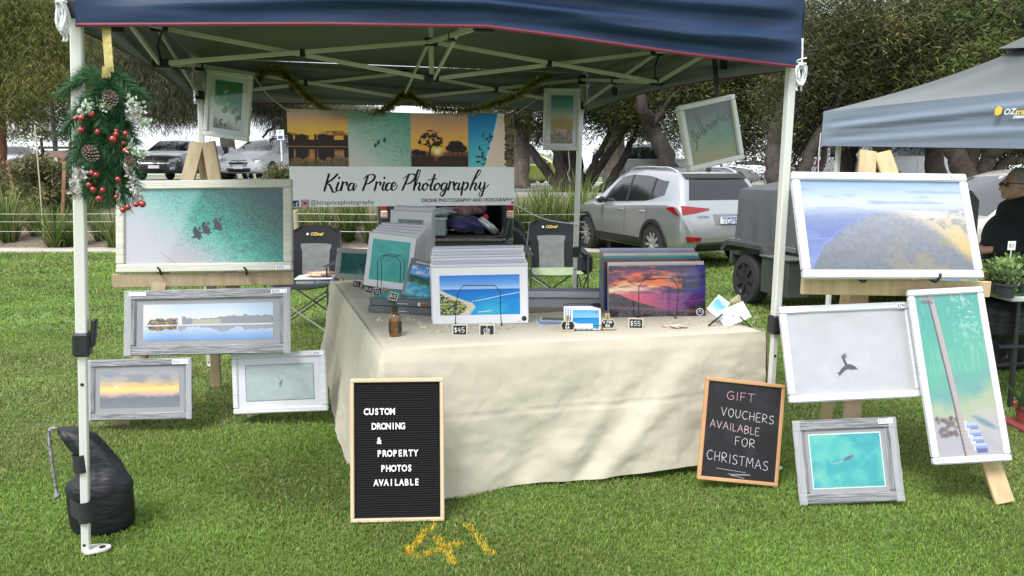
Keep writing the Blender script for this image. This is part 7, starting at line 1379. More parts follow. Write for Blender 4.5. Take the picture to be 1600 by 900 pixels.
def mini_easel(label, px, py, Y, lines):
    P = D(px, py, Y); zt = P.z; t = thing('mini_easel', label, 'price sign', (P.x, Y, ZT + .003), 'small timber easels with wavy chalkboards'); H_ = zt - ZT
    for s in (-1, 1): MB().bar((s * .022, -.005, 0), (s * .006, .012, H_ + .052), .007, .005).build('leg', m_pine, t)
    MB().bar((0, .045, 0), (0, .012, H_ + .05), .006, .005).build('back_leg', m_pine, t); MB().box((-.034, -.014, H_ - .031), (.034, -.002, H_ - .024), .001).build('ledge', m_pine, t)
    N = 28; O_ = [((.036 + .004 * math.cos(8 * a)) * math.copysign(abs(math.cos(a)) ** .6, math.cos(a)), H_ + (.024 + .003 * math.cos(6 * a)) * math.copysign(abs(math.sin(a)) ** .6, math.sin(a))) for a in [2 * math.pi * k / N for k in range(N)]]
    MB().poly(O_, Matrix.Translation((0, -.012, 0)), .003).build('board_edge', m_clb, t); MB().poly([(x * .88, H_ + (z - H_) * .86) for x, z in O_], Matrix.Translation((0, -.0135, 0)), .002).build('slate', m_cb, t)
    p = Paint(120, 84, (36, 36, 40)); n_ = len(lines)
    for i, s in enumerate(lines):
        L_ = sum(HAND[c][0] + .18 for c in s); hh = min(.7 / n_, .84 * 120 / 84 / L_); hand(p, s, .5 - L_ * hh * 84 / 120 / 2, (i + .5) / n_ - hh / 2, hh, 2.6, (236, 236, 236))
    quad_uv('writing', A('easel_slate', p.a, .8), t, Matrix.Translation((0, 0, H_)), .056, .036, -.0142)
mini_easel('mini easel with a wavy board reading 4 dollars by the postcard rack', 887, 509, 3.80, ['$4', 'EA']); mini_easel('mini easel with a wavy board between the rack and the sunset prints', 949.5, 506, 3.83, ['5 FOR', '$16'])
# postcards lying, postcard rack
for i, (px, py, yw, c, lb) in enumerate(((862, 506, .25, ((150, 170, 200), (60, 80, 140), (120, 140, 190)), 'blue postcard at the bottom of the loose pile left of the rack'), (860, 504, .1, ((90, 110, 150), (170, 190, 215), (50, 70, 120)), 'blue and white postcard in the middle of the loose pile'), (866, 499, -.15, ((96, 120, 70), (60, 80, 50), (130, 150, 110)), 'green postcard on top of the loose pile behind the blue ones'))):
    P = G(px, py, ZT + .004 + .004 * i); M = Matrix.Translation(P) @ Matrix.Rotation(yw, 4, 'Z'); t = thing('postcard', lb, 'postcard', M=M, group='loose postcards left of the rack'); MB().box((-.075, -.052, 0), (.075, .052, .002)).build('card', m_brd, t); quad_uv('picture_side', A('card_art', art_flat(700 + i, c).a, .3), t, Matrix.Translation((0, 0, .0026)) @ Matrix.Rotation(-math.pi / 2, 4, 'X'), .14, .095)
P = G(912, 518, ZT); P.z = ZT + .003; t = thing('postcard_rack', 'black wire rack holding small beach postcards', 'rack', (P.x, P.y, P.z)); w0 = .098
fr = MB(); fr.tube([(-w0, 0, .0), (w0, 0, .0)], .002, 6); fr.tube([(-w0, 0, .03), (w0, 0, .03)], .002, 6)
for i in range(8): fr.tube([(-w0 + i * 2 * w0 / 7, 0, 0), (-w0 + i * 2 * w0 / 7, 0, .03)], .0016, 6)
fr.build('front_rail', m_blk, t)['kind'] = 'stuff'
bk = MB(); bk.tube(smooth_line([(-w0, .06, 0), (-w0, .085, .10), (-w0 + .008, .088, .128), (0, .09, .13), (w0 - .06, .088, .128), (w0 - .05, .085, .10)], 4), .0022, 6)
for i in range(6): bk.tube([(-w0 + .02 + i * .022, .086, .095), (-w0 + .02 + i * .022, .088, .128)], .0016, 6)
bk.build('back_hoop', m_blk, t)['kind'] = 'stuff'
for s in (-1, 1): MB().tube([(s * w0, 0, 0), (s * w0, .06, 0)], .002, 6).build('side_wire', m_blk, t)
q = Paint(200, 150); q.grad(q.Y, [(0, (90, 160, 226)), (.4, (130, 190, 235)), (.43, (30, 120, 190)), (.8, (50, 150, 206)), (1, (90, 180, 216))]); q.mix(sstep(0, .02, q.Y - .62 - .5 * q.X) , (214, 206, 196)); q.ell(.88, .12, .06, .06, (150, 90, 60), .3)
cardart = A('postcard_art', q.a, .3)
for i, lb in enumerate(('front beach postcard standing in the wire rack', 'second postcard behind the front one in the wire rack', 'third postcard in the wire rack', 'rearmost postcard in the wire rack')):
    M = yawM(P + Vector((.012 - .012 * i, .014 + .014 * i, .060 + .002 * i)), .02, .12); tt = thing('postcard', lb, 'postcard', M=M, group='postcards standing in the wire rack'); MB().box((-.078, 0, -.056), (.078, .0015, .056)).build('card', m_brd, tt); quad_uv('picture_side', cardart, tt, Matrix(), .14, .098, -.0008)
M = yawM(P + Vector((-.005, -.004, .027)), 0, .1); tt = thing('paper_label', 'white paper label clipped to the front of the postcard rack', 'label', M=M); MB().box((-.052, 0, -.012), (.052, .001, .012)).build('paper', m_brd, tt)
# voucher cards on a black stand
P = G(1140, 508, ZT); P.z = ZT
for (c, Y, lb, m_) in (([(1122, 461), (1144, 474), (1121, 494), (1103, 484)], P.y + .04, 'blue patterned gift voucher behind the white one', art_flat(800, ((236, 238, 244), (110, 180, 220), (150, 205, 230), (232, 236, 244)))), ([(1120, 489), (1160, 469), (1175, 496), (1132, 512)], P.y, 'white gift voucher with a star drawing on the black stand', None)):
    M, w_, h_ = fit_rect(c, Y, 0, .5, 30); t = thing('gift_voucher', lb, 'voucher', M=M, group='gift vouchers at the right end of the table'); MB().box((-w_ / 2, 0, -h_ / 2), (w_ / 2, .0015, h_ / 2)).build('card', m_brd, t)
    if m_ is None: m_ = Paint(200, 130, (222, 222, 238)); [m_.ell(.3 + .05 * k_, .4 + .03 * (k_ % 3), .05, .05, (205, 205, 226), .5) for k_ in range(6)]; m_.line([(.38, .6), (.45, .5), (.5, .62), (.42, .55)], 2, (120, 130, 130)); m_.line([(.3, .75), (.55, .72)], 2, (150, 155, 160))
    quad_uv('print', A('voucher_art', m_.a), t, Matrix(), w_ * .86, h_ * .82, -.0008)
t = thing('voucher_stand', 'black display stand propping up the gift vouchers', 'stand', P)
for (a, b) in (((1107, 509), (1129, 491)), ((1156, 495), (1175, 513))): MB().bar(D(*a, P.y - .05), D(*b, P.y - .02), .012, .004, (0, 0, 1)).build('arm', m_blk, t, world=True)
# driftwood piece and shell
t = tag(crumple(18, (.055, .024, .012), 41, 2.0).build('driftwood', mat('driftwood', (.55, .46, .38), .9, var=.25, vs=20, st=(.3, 1, 1)), None, smooth=True), 'pale driftwood piece lying below the sunset print', 'driftwood'); t.location = G(1053, 513, ZT) + Vector((0, 0, .012)); t.rotation_euler = (0, 0, -.2)
# fairy light strings with tiny blossoms
m_fl = mat('fairy_wire', (.45, .42, .3), .5, metal=.5); m_bl = mat('cream_blossom', (.75, .72, .5), .6, coat=.4)
def fairy(label, pts, seed, n=26):
    g = np.random.default_rng(seed); Q = [G(x, y, ZT + z) for x, y, z in pts]; t = thing('fairy_lights', label, 'fairy lights', Q[0]); P_ = [Vector(q) + Vector(g.normal(0, .006, 3)) for q in smooth_line(Q, 7)]
    for p in P_: p.z = max(p.z, ZT + .008)
    MB().tube(P_, .0009, 4).build('wire', m_fl, t, world=True); b = MB()
    for i in range(n):
        c = P_[g.integers(len(P_))] + Vector(g.normal(0, .008, 3)); c.z = max(c.z, ZT + .009)
        for k_ in range(4): a = k_ * 1.57 + g.uniform(0, 1); d = Vector((math.cos(a), math.sin(a) * .6, .5 * math.sin(a * 2 + 1))) * .009; e = d.cross(Vector((0, 1, .3))).normalized() * .0035; b.add([c, c + d * .5 + e, c + d, c + d * .5 - e], [(0, 1, 2, 3)])
    b.build('blossoms', m_bl, t, world=True)['kind'] = 'stuff'
fairy('fairy lights with cream blossoms trailing along the left table edge', [(560, 452, .02), (575, 440, .03), (582, 432, .05), (590, 446, .03), (574, 468, .02), (579, 484, .01), (590, 498, .01), (604, 508, 0)], 1, 34); fairy('fairy lights with yellow green blossoms in front of the jetty print', [(640, 500, .01), (655, 508, 0), (665, 519, 0), (690, 520, 0), (712, 517, 0), (740, 512, .01), (765, 510, 0), (790, 517, 0), (812, 507, 0)], 2, 40); fairy('fairy lights looped over the table at the right by the vouchers', [(1040, 508, .005), (1075, 503, 0), (1083, 508, .01), (1110, 500, .02), (1140, 512, .01), (1170, 488, .03), (1183, 496, .02), (1178, 508, 0)], 3, 26)

# ------------------------------------------------------------------ gold tinsel garland
def tinsel(label, pts, seed):
    g = np.random.default_rng(seed); Q = [np.array(D(*p)) for p in pts]; P_ = np.array(smooth_line(Q, 14)); n = 8000; i = g.uniform(0, len(P_) - 1.01, n); i0 = i.astype(int); c = P_[i0] + (P_[i0 + 1] - P_[i0]) * (i - i0)[:, None]; tn = (P_[i0 + 1] - P_[i0]); tn /= np.linalg.norm(tn, axis=1)[:, None]
    d = g.normal(size=(n, 3)); d -= tn * (d * tn).sum(1)[:, None] * .8; d /= np.linalg.norm(d, axis=1)[:, None]; L_ = g.uniform(.02, .055, n)[:, None]; w = np.cross(d, g.normal(size=(n, 3))); w /= np.linalg.norm(w, axis=1)[:, None]; w *= .0030
    V = np.stack([c - w, c + w, c + d * L_ + w * .7, c + d * L_ - w * .7], 1).reshape(-1, 3); q = np.arange(n) * 4; q = np.stack([q, q + 1, q + 2, q + 3], -1); o0 = P_[len(P_) // 2]; t = thing('tinsel_garland', label, 'garland', o0)
    fastmesh('gold_strands', V - o0, q, None, None, mat('gold_tinsel', (.62, .50, .20), .3, metal=.6, col2=(.25, .27, .10), vs=30), t)['kind'] = 'stuff'; MB().tube([tuple(p) for p in P_], .006, 5).build('core_string', mat('dark_green_core', (.03, .04, .015), .8), t, world=True)
tinsel('gold and green tinsel garland swagged across the back of the gazebo', [(404, 128, 5.95), (412, 112, 5.95), (440, 112, 5.95), (458, 128, 5.98), (480, 150, 6.0), (510, 172, 6.05), (545, 180, 6.08), (590, 176, 6.1), (612, 164, 6.1), (628, 148, 6.1), (642, 150, 6.12), (665, 164, 6.15), (700, 172, 6.18), (740, 172, 6.22), (780, 160, 6.3), (810, 148, 6.35), (838, 128, 6.45), (862, 118, 6.5)], 5)

# ------------------------------------------------------------------ christmas swag on the front left leg
t = thing('christmas_swag', 'hanging christmas swag of pine, red baubles and frosted cones', 'garland', D(168, 125, 2.80)); g = np.random.default_rng(77)
sprays = [(168, 124, 112, 138), (168, 124, 95, 150), (170, 124, 118, 128), (172, 124, 228, 158), (172, 124, 205, 140), (172, 128, 182, 170), (165, 150, 112, 190), (165, 160, 100, 208), (168, 160, 120, 222), (172, 150, 200, 200), (175, 160, 215, 225), (172, 170, 165, 215), (170, 190, 112, 240), (170, 200, 110, 262), (172, 200, 125, 285), (172, 200, 150, 270), (175, 200, 212, 250), (178, 210, 218, 275), (175, 230, 155, 300), (178, 230, 205, 300), (180, 240, 180, 318), (178, 240, 168, 322), (180, 250, 198, 326), (176, 190, 190, 262), (174, 170, 150, 240), (172, 150, 205, 165), (170, 140, 140, 180), (175, 220, 215, 292), (172, 250, 140, 300), (180, 255, 212, 310), (175, 180, 178, 240), (172, 130, 150, 160), (178, 215, 195, 300), (170, 215, 130, 262)] + [(172 + g.uniform(-6, 6), yy, 172 + g.uniform(-46, 46), yy + g.uniform(18, 46)) for yy in np.linspace(135, 270, 22)]
V_, C_ = [], []
tw = MB()
for (x0, y0, x1, y1) in sprays:
    a, b = np.array(D(x0, y0, 2.80 + g.uniform(-.03, .03))), np.array(D(x1, y1, 2.80 + g.uniform(-.07, .05))); mid = (a + b) / 2 + np.array([0, -.02, .03]); P_ = np.array(smooth_line([a, mid, b], 8)); tw.tube([tuple(p) for p in P_], .0016, 4); n = 420
    i = g.uniform(2, len(P_) - 1.01, n); i0 = i.astype(int); c = P_[i0] + (P_[i0 + 1] - P_[i0]) * (i - i0)[:, None]; tn = P_[i0 + 1] - P_[i0]; tn /= np.linalg.norm(tn, axis=1)[:, None]; d = g.normal(size=(n, 3)); d -= tn * (d * tn).sum(1)[:, None]; d /= np.linalg.norm(d, axis=1)[:, None]; d = d * .75 + tn * .8; L_ = g.uniform(.028, .056, n)[:, None]; w = np.cross(d, g.normal(size=(n, 3))); w /= np.linalg.norm(w, axis=1)[:, None]; w *= .0013
    V_.append(np.stack([c - w, c + w, c + d * L_], 1).reshape(-1, 3)); col = np.array([(.015, .07, .03), (.03, .11, .045), (.045, .15, .06), (.08, .19, .08)])[g.integers(4, size=n)] * g.uniform(.7, 1.3, (n, 1)); C_.append(np.repeat(col, 3, 0))
V_ = np.concatenate(V_); q = np.arange(len(V_) // 3) * 3; fastmesh('pine_needles', V_ - np.array(t.matrix_world.translation if False else _MW[t.name].translation), None, np.stack([q, q + 1, q + 2], -1), np.concatenate(C_), leafmat('needle', .5, .15), t)['kind'] = 'stuff'
tw.build('twigs', mat('brown_twig', (.08, .055, .035), .8), t, world=True)['kind'] = 'stuff'
m_berry = mat('red_bauble', (.32, .004, .008), .12, coat=1, spec=.6); me_b = None
for (px, py, r_) in ((127.5, 184.5, 5.5), (118, 185, 3.8), (144, 178.5, 5.8), (127.5, 203, 6), (153, 206, 5), (182, 205, 4.2), (182, 210, 5), (177, 217.5, 6.5), (196.5, 208.5, 4.5), (193, 223.5, 4.2), (196.5, 235.5, 5.8), (144, 270, 5), (151, 273, 5), (184.5, 280, 4.8), (139.5, 289, 5), (146, 296, 5), (161, 297, 5), (155.5, 310, 6), (182, 307.5, 3.8), (192.5, 328, 5.2), (200, 324, 5), (212.5, 319.5, 5), (222.5, 319, 6)):
    P = D(px, py, 2.70 + g.uniform(0, .03)); s_ = r_ * 2.42 / FOC
    if me_b is None: o = MB().ball((0, 0, 0), 1, 14).build('bauble', m_berry, t, smooth=True); me_b = o.data
    else: o = bpy.data.objects.new('bauble', me_b); S.collection.objects.link(o); o.parent = t
    o.location = P - _MW[t.name].translation; o.scale = (s_, s_, s_)
def pinecone(px, py, r_, rot):
    P = D(px, py, 2.70) - _MW[t.name].translation; R = Matrix.Translation(P) @ Matrix.Rotation(rot, 4, 'Y') @ Matrix.Rotation(.9, 4, 'X') @ Matrix.Scale(r_ * 2.7 / FOC, 4); b, tips = MB(), MB()
    for i in range(64):
        z_ = 1 - 2 * (i + .5) / 64; a = i * 2.39996; rr = math.sqrt(max(0, 1 - z_ * z_)) * .75 + .12; d = Vector((math.cos(a), math.sin(a), .35)); s = Vector((-math.sin(a), math.cos(a), 0)) * .2; c = Vector((0, 0, z_ * 1.1)); o_ = c + d * rr
        b.add([R @ (c + d * .1), R @ (o_ - s), R @ (o_ + Vector((0, 0, .12))), R @ (o_ + s), R @ (o_ - Vector((0, 0, .08)))], [(0, 1, 2), (0, 2, 3), (0, 4, 1), (0, 3, 4), (1, 4, 3, 2)])
        tips.add([R @ (o_ - s * .9 + d * .02), R @ (o_ + Vector((0, 0, .14)) + d * .03), R @ (o_ + s * .9 + d * .02), R @ (o_ + d * .07)], [(0, 3, 1), (1, 3, 2)])
    pc = b.build('pine_cone', mat('cone_brown', (.08, .042, .03), .8), t); tips.build('frosted_tips', mat('frost', (.62, .58, .56), .8), pc)
pinecone(173, 155, 12, .6); pinecone(143, 241, 12, -.2); pinecone(204, 254, 9, .5)
def frost_leaf(px, py, sz, cols, n, seed, nm='frosted_leaves'):
    gg = np.random.default_rng(seed); c0 = np.array(D(px, py, 2.72) - _MW[t.name].translation); s_ = sz * 2.72 / FOC; c = c0 + gg.normal(0, .42, (n, 3)) * s_ * [1, .5, 1]; d = gg.normal(size=(n, 3)); d /= np.linalg.norm(d, axis=1)[:, None]; w = np.cross(d, gg.normal(size=(n, 3))); w /= np.linalg.norm(w, axis=1)[:, None]; l = gg.uniform(.008, .02, n)[:, None]; V = np.stack([c, c + d * l * .5 + w * l * .35, c + d * l, c + d * l * .5 - w * l * .35], 1).reshape(-1, 3); q = np.arange(n) * 4
    fastmesh(nm, V, np.stack([q, q + 1, q + 2, q + 3], -1), None, np.repeat(np.array(cols)[gg.integers(len(cols), size=n)], 4, 0), leafmat('frost_leaf_' + str(seed), .6, .1), t)['kind'] = 'stuff'
FR_ = [(.62, .66, .58), (.42, .55, .34), (.72, .74, .72), (.3, .42, .25)]; WH = [(.75, .76, .76), (.6, .6, .58), (.35, .3, .26)]
for i, (x, y, s_, c_, n_) in enumerate(((136, 165, 14, FR_, 110), (163, 165, 11, FR_, 80), (125, 176, 9, FR_, 50), (205, 160, 13, FR_, 90), (215, 175, 18, WH, 220), (226, 190, 12, FR_, 90), (205, 178, 12, WH, 90), (210, 235, 11, FR_, 80), (222, 240, 8, FR_, 50), (200, 262, 8, WH, 70), (207, 282, 10, WH, 120), (212, 300, 10, WH, 110), (215, 310, 8, WH, 70), (128, 272, 12, WH, 120), (116, 285, 11, WH, 120), (112, 300, 8, WH, 60), (122, 305, 7, WH, 40))): frost_leaf(x, y, s_ * .85, c_, int(n_ * (.6 if c_ is FR_ else .5)), 900 + i)

# ------------------------------------------------------------------ camp chairs
m_cb1 = mat('black_canvas', (.007, .008, .012), .75, var=.2, vs=5, bump=.3, bs=30); m_cg = mat('grey_canvas_panel', (.19, .195, .2), .85, var=.15, vs=8, bump=.4, bs=14); m_cl = mat('pale_green_canvas', (.26, .33, .2), .85, var=.1); m_frm = mat('chair_frame', (.10, .105, .11), .4, metal=.6); m_frl = mat('chair_frame_light', (.5, .5, .5), .35, metal=.7)
m_glo = mat('logo_yellow', (.75, .55, .12), .6); m_glw = mat('logo_white', (.75, .75, .75), .6)
def camp_chair(label, px, Y, yaw, s=1.0, seatm=None):
    x = D(px, 430, Y).x; t = thing('camp_chair', label, 'camp chair', M=Matrix.Translation((x, Y, 0)) @ Matrix.Rotation(yaw, 4, 'Z') @ Matrix.Scale(s, 4), group='folding camp chairs behind the table')
    W_, Dp = .29, .24
    def sheet(name, f, nu, nv, m, th=.012):
        A1 = [[f(u, v) for u in np.linspace(-1, 1, nu)] for v in np.linspace(0, 1, nv)]; o = MB().grid(np.array(A1)); o.grid(np.array([[(p[0], p[1] + th, p[2] - th * .2) for p in r] for r in A1])[::-1]); o.build(name, m, t, smooth=True)
    bf = lambda u, v: (u * (W_ * (.86 - .06 * math.sin(math.pi * v)) if v < .62 else W_ * (.86 - .0 * v) * (1.0 - .35 * max(0, v - .93) / .07 * abs(u))), .20 + .10 * v + .05 * (1 - u * u) * (1 - v * .5), .42 + .56 * v - .02 * u * u)
    sheet('backrest', bf, 17, 19, m_cb1)
    sheet('grey_back_panel', lambda u, v: (bf(u * .56, v * .66 + .02)[0] * (1 + .12 * v), bf(u * .56, v * .66 + .02)[1] - .006, bf(u * .56, v * .66 + .02)[2]), 11, 13, m_cg, .002)
    sheet('seat', lambda u, v: (u * W_ * .9, -.24 + .46 * v, .44 - .05 * (1 - u * u) * math.sin(math.pi * min(1, v + .1)) + .01 * v), 13, 13, seatm or m_cb1)
    for s_ in (-1, 1):
        sheet('armrest', lambda u, v: (s_ * (W_ + .01) + u * .035, -.26 + .50 * v, .64 + .05 * v - .012 * math.sin(math.pi * v)), 5, 9, m_cb1, .02)
        MB().tube([(s_ * (W_ + .0), .22, .02), (s_ * (W_ - .01), .24, .64), (s_ * (W_ * .82), .31, .93)], .009, 8).build('back_post', m_frm, t); MB().tube([(s_ * (W_ + .01), -.24, .02), (s_ * (W_ + .01), -.24, .63)], .009, 8).build('front_post', m_frm, t)
        for z0, z1 in ((.02, .40), (.40, .02)): MB().tube([(s_ * W_, -.24, z0), (s_ * W_, .22, z1)], .008, 8).build('side_brace', m_frm, t)
        for y_ in (-.24, .22): MB().ball((s_ * W_, y_, .018), .02, 8, (1, 1, .9)).build('foot', m_blk, t)
    for y_ in (-.25, .23):
        for s_ in (-1, 1): MB().tube([(s_ * W_, y_, .02), (-s_ * W_, y_, .41)], .008, 8).build('cross_brace', m_frl if (y_ < 0 and s_ > 0) else m_frm, t)
    Ml = Matrix.Translation((-.01, bf(0, .84)[1] - .012, bf(0, .84)[2])) @ Matrix.Rotation(-.17, 4, 'X'); text('OZtrail', .042, Ml @ Matrix.Translation((.012, 0, 0)), m_glo, t, 'logo', shear=.3, bold=.001); MB().poly([(-.095, 0), (-.08, .016), (-.065, 0), (-.08, -.016)], Ml, .001).build('logo_mark', m_glw, t)
    return t
camp_chair('black and grey camp chair at the left with a lunch box on its seat', 478, 7.35, -.12, 1.05)
c2 = camp_chair('black and grey camp chair at the back right behind the white prints', 868, 8.3, .12, 1.06, m_cl)
MB().box((.24, -.05, .40), (.40, .16, .63), .04).build('side_pocket', m_cb1, c2)
P = D(493, 440, 7.15); P.z = .49; t = thing('lunch_container', 'clear plastic container lying on the left camp chair', 'container', M=Matrix.Translation(P) @ Matrix.Rotation(.1, 4, 'Z')); MB().box((-.17, -.12, 0), (.17, .12, .055), .02).build('tub_body', mat('frosted_plastic', (.62, .66, .72), .25, trans=.35, coat=.4, var=.1), t); MB().box((-.18, -.13, .055), (.18, .13, .072), .008).build('lid', mat('frosted_lid', (.66, .69, .74), .3), t); MB().tube(smooth_line([(.0, -.135, .02), (.04, -.136, .05), (.12, -.136, .058), (.19, -.13, .05)], 5), .006, 6).build('blue_handle', mat('blue_handle', (.03, .05, .25), .4), t)
o = crumple(22, (.13, .075, .026), 52, 1.6).build('orange_packet', mat('orange_packet', (.75, .28, .10), .35, col2=(.80, .60, .45), vs=9, coat=.4), None, smooth=True); o.location = P + Vector((.045, -.01, .098)); tag(o, 'orange food packet on top of the clear container', 'packet')

# ------------------------------------------------------------------ neighbouring grey blue gazebo
P0 = D(1287, 200, 6.5); P1 = D(1600, 233, 4.9); dA = Vector((P1.x - P0.x, P1.y - P0.y, 0)).normalized(); dB = Vector((-dA.y, dA.x, 0)); o0 = Vector((P0.x, P0.y, 0))
zb0 = D(1287, 228, 6.5).z; zb1 = P1.z; ze0 = D(1287, 174, 6.5).z
t = thing('gazebo', 'grey blue gazebo of the neighbouring plant stall at the right edge', 'gazebo', o0)
m_gb = mat('faded_blue_canopy', (.19, .23, .30), .45, var=.06, vs=1.2, bump=.12, bs=4, back=(.07, .08, .08), sheen=.15)
cs = [o0, o0 + dA * 3.0, o0 + dA * 3.0 + dB * 3.0, o0 + dB * 3.0]; ap = (cs[0] + cs[2]) / 2; ap.z = 2.88; rf = MB(); n = 22
for i in range(4):
    a, b = up(cs[i], ze0), up(cs[(i + 1) % 4], ze0); A1 = []
    for r_ in range(n + 1):
        v = r_ / n; A1.append([tuple(a.lerp(b, c_ / n).lerp(ap, v) - Vector((0, 0, .17 * math.sin(math.pi * v) * (.55 + .45 * math.sin(math.pi * c_ / n)) + .012 * math.sin(c_ * 1.1 + i) * math.sin(math.pi * v)))) for c_ in range(n + 1)])
    rf.grid(np.array(A1)[:, ::(-1 if i >= 0 else 1)])
rf.build('canopy_roof', m_gb, t, smooth=25, world=True)
cap = MB(); c4 = [ap.lerp(up(c, ze0), .42) + Vector((0, 0, .03)) for c in cs]; c4 = [Vector((c.x, c.y, c.z - .05)) for c in c4]
for i in range(4): cap.grid(np.array([[tuple(c4[i].lerp(c4[(i + 1) % 4], u).lerp(ap + Vector((0, 0, .06)), v) - Vector((0, 0, .05 * math.sin(math.pi * u) * (1 - v)))) for u in np.linspace(1, 0, 9)] for v in np.linspace(0, 1, 7)]))
cap.build('vent_cap', m_gb, t, smooth=25, world=True)
for i in range(4):
    a, b = cs[i], cs[(i + 1) % 4]; out = (-dB, dA, dB, -dA)[i]; A1 = []
    for r_ in range(15):
        v = r_ / 14; row = []
        for c_ in range(81):
            u = c_ / 80; zb = zb0 + (zb1 - zb0) * min(1, u * 3.0 / 1.8) if i == 0 else zb0; z = ze0 + (zb - ze0) * v
            fold = (.010 * math.sin(v * 14 + 1.5 * math.sin(u * 4) + u * 5) + .008 * math.sin(v * 30 + u * 11)) * math.sin(math.pi * min(1, v + .02)) * min(1, 14 * min(u, 1 - u)); row.append(tuple(a.lerp(b, u) + out * (.012 + fold + .01 * v) + Vector((0, 0, z))))
        A1.append(row)
    MB().grid(np.array(A1)[:, ::-1] if True else A1).build('valance', m_gb, t, smooth=True, world=True)
for c, s_ in zip(cs, ((1, 1), (-1, 1), (-1, -1), (1, -1))):
    p = c + dA * .09 * s_[0] + dB * .09 * s_[1]; MB().bar(p, up(p, 1.95), .036, .036, dB, .004).build('leg', m_leg, t, world=True)
tb_ = MB()
for a, b in zip(cs, cs[1:] + cs[:1]): tb_.bar(up(a, 1.93).lerp(up(b, 1.93), .04), up(a, 1.93).lerp(up(b, 1.93), .96), .014, .028)
tb_.build('frame_rails', m_leg, t, world=True)
MB().tube(smooth_line([up(o0, 1.9) + Vector((-.03, -.02, 0)), up(o0, 1.72) + Vector((-.035, -.02, 0)), up(o0, 1.5) + Vector((-.03, -.02, 0))], 4), .004, 6).build('guy_cord', m_rope, t, world=True)
vd = D(1560, 176, 5.05); tt_ = (vd - o0).dot(dA); Mt = Matrix((dA, dB, Vector((0, 0, 1)))).transposed().to_4x4()
def onval(px, py):   # point of the valance plane seen at a pixel
    r_ = ray(px, py); O_ = Vector((0, 0, CAM_H)); k_ = (o0 - dB * .045 - O_).dot(dB) / r_.dot(dB); return O_ + r_ * k_
for s_, px, py, sz, m_ in (('OZ', 1568, 175.5, .052, mat('logo_pale', (.75, .76, .78), .5)), ('trail', 1586, 175.5, .052, mat('logo_gold', (.75, .55, .08), .5)), ('Deluxe 3.0', 1583, 183, .026, mat('logo_pale'))):
    M = Mt.copy(); M.translation = onval(px, py); M = _MW[t.name].inverted() @ M; text(s_, sz, M, m_, t, 'logo', align='LEFT', shear=.2, bold=.0015)
M = Mt.copy(); M.translation = onval(1560, 174); M = _MW[t.name].inverted() @ M
for k_, dz in enumerate((.012, 0, -.012)): MB().poly([(-.028, dz), (0, dz + .026 - .006 * k_), (.028, dz), (.0, dz - .018)], M @ Matrix.Translation((0, -.002 * k_, 0)), .0015).build('logo_mark', mat('logo_gold'), t)

# ------------------------------------------------------------------ plant stall table with pots
tx0 = D(1542, 460, 5.0); zt = .76; t = thing('stall_table', 'white topped trestle table of the plant stall behind the right easel', 'table', (tx0.x, 4.95, 0))
MB().box((0, -.2, zt - .035), (1.8, .5, zt), .008).build('table_top', mat('stall_white', (.62, .62, .60), .6), t)
for x in (.08, 1.7):
    for y in (-.15, .42): MB().bar((x + .02, y, 0), (x, y, zt - .035), .028, .028, (0, 1, 0), .003).build('leg', m_blk, t)
MB().bar((-.02, -.16, .42), (1.7, -.16, .42), .02, .02).build('lower_rail', m_blk, t)
b = MB(); b.box((-.06, -.12, .44), (.30, .30, .70), .05); b.build('x', m_bag, None); bo = S.objects['x']; bo.name = 'black_bag'; bo.location = (tx0.x, 4.95, 0); tag(bo, 'black bag on the rail under the plant stall table', 'bag')
P = D(1556, 438, 4.9); tr = thing('plant_tray', 'bright green plastic plant tray on the stall table', 'tray', (P.x, 4.9, zt + .002)); MB().box((-.09, -.12, .02), (1.0, .22, .055), .012).build('rim', mat('lime_plastic', (.10, .36, .04), .4), tr); MB().box((-.07, -.10, 0), (.98, .20, .02), .006).build('base', mat('lime_plastic'), tr)
def pot_plant(label, px, py, Y, z0, cols, rad, n, seed, potm, ps=.055, ph=.09, ll=.035, lw=.012, up_=True):
    P = D(px, py, Y); t = thing('potted_plant', label, 'plant', (P.x, Y, z0), 'potted plants on the stall table'); MB().lathe([(ps * .75, 0), (ps, ph), (ps * 1.12, ph), (ps * 1.12, ph + .012), (ps * .95, ph + .012), (ps * .9, ph - .01)], Matrix(), 14).build('pot', potm, t, smooth=40)
    V, Q, C = leaf_cloud([(0, 0, ph + rad * .7)], [(rad, rad * .8, rad * .75)], n, lw, ll, cols, seed, -.8, clump=.022, edge=.1, per=12); fastmesh('leaves', V, Q, None, C, m_tree_leaf, t); return t
dkp = mat('dark_pot', (.04, .045, .05), .5); SUC = [(.22, .34, .12), (.32, .42, .18), (.14, .24, .07)]
pot_plant('orange tipped succulent at the left end of the plant tray', 1546, 425, 4.85, zt + .02, [(.5, .28, .06), (.3, .3, .08), (.4, .35, .1)], .05, 200, 71, dkp, .04, .07); pot_plant('pale green leafy pot plant left of the price stake', 1561, 425, 4.8, zt + .02, SUC, .075, 420, 72, dkp); pot_plant('pale green leafy pot plant behind the price stake', 1583, 425, 4.95, zt + .02, SUC, .085, 420, 73, dkp); pot_plant('leafy pot plant at the right edge of the picture', 1600, 425, 4.8, zt + .02, SUC, .075, 420, 74, dkp); pot_plant('low leafy plant in the dark square pot at the front of the stall', 1573, 440, 4.72, zt + .002, [(.2, .28, .12), (.14, .2, .08)], .05, 200, 75, dkp, .062, .08)
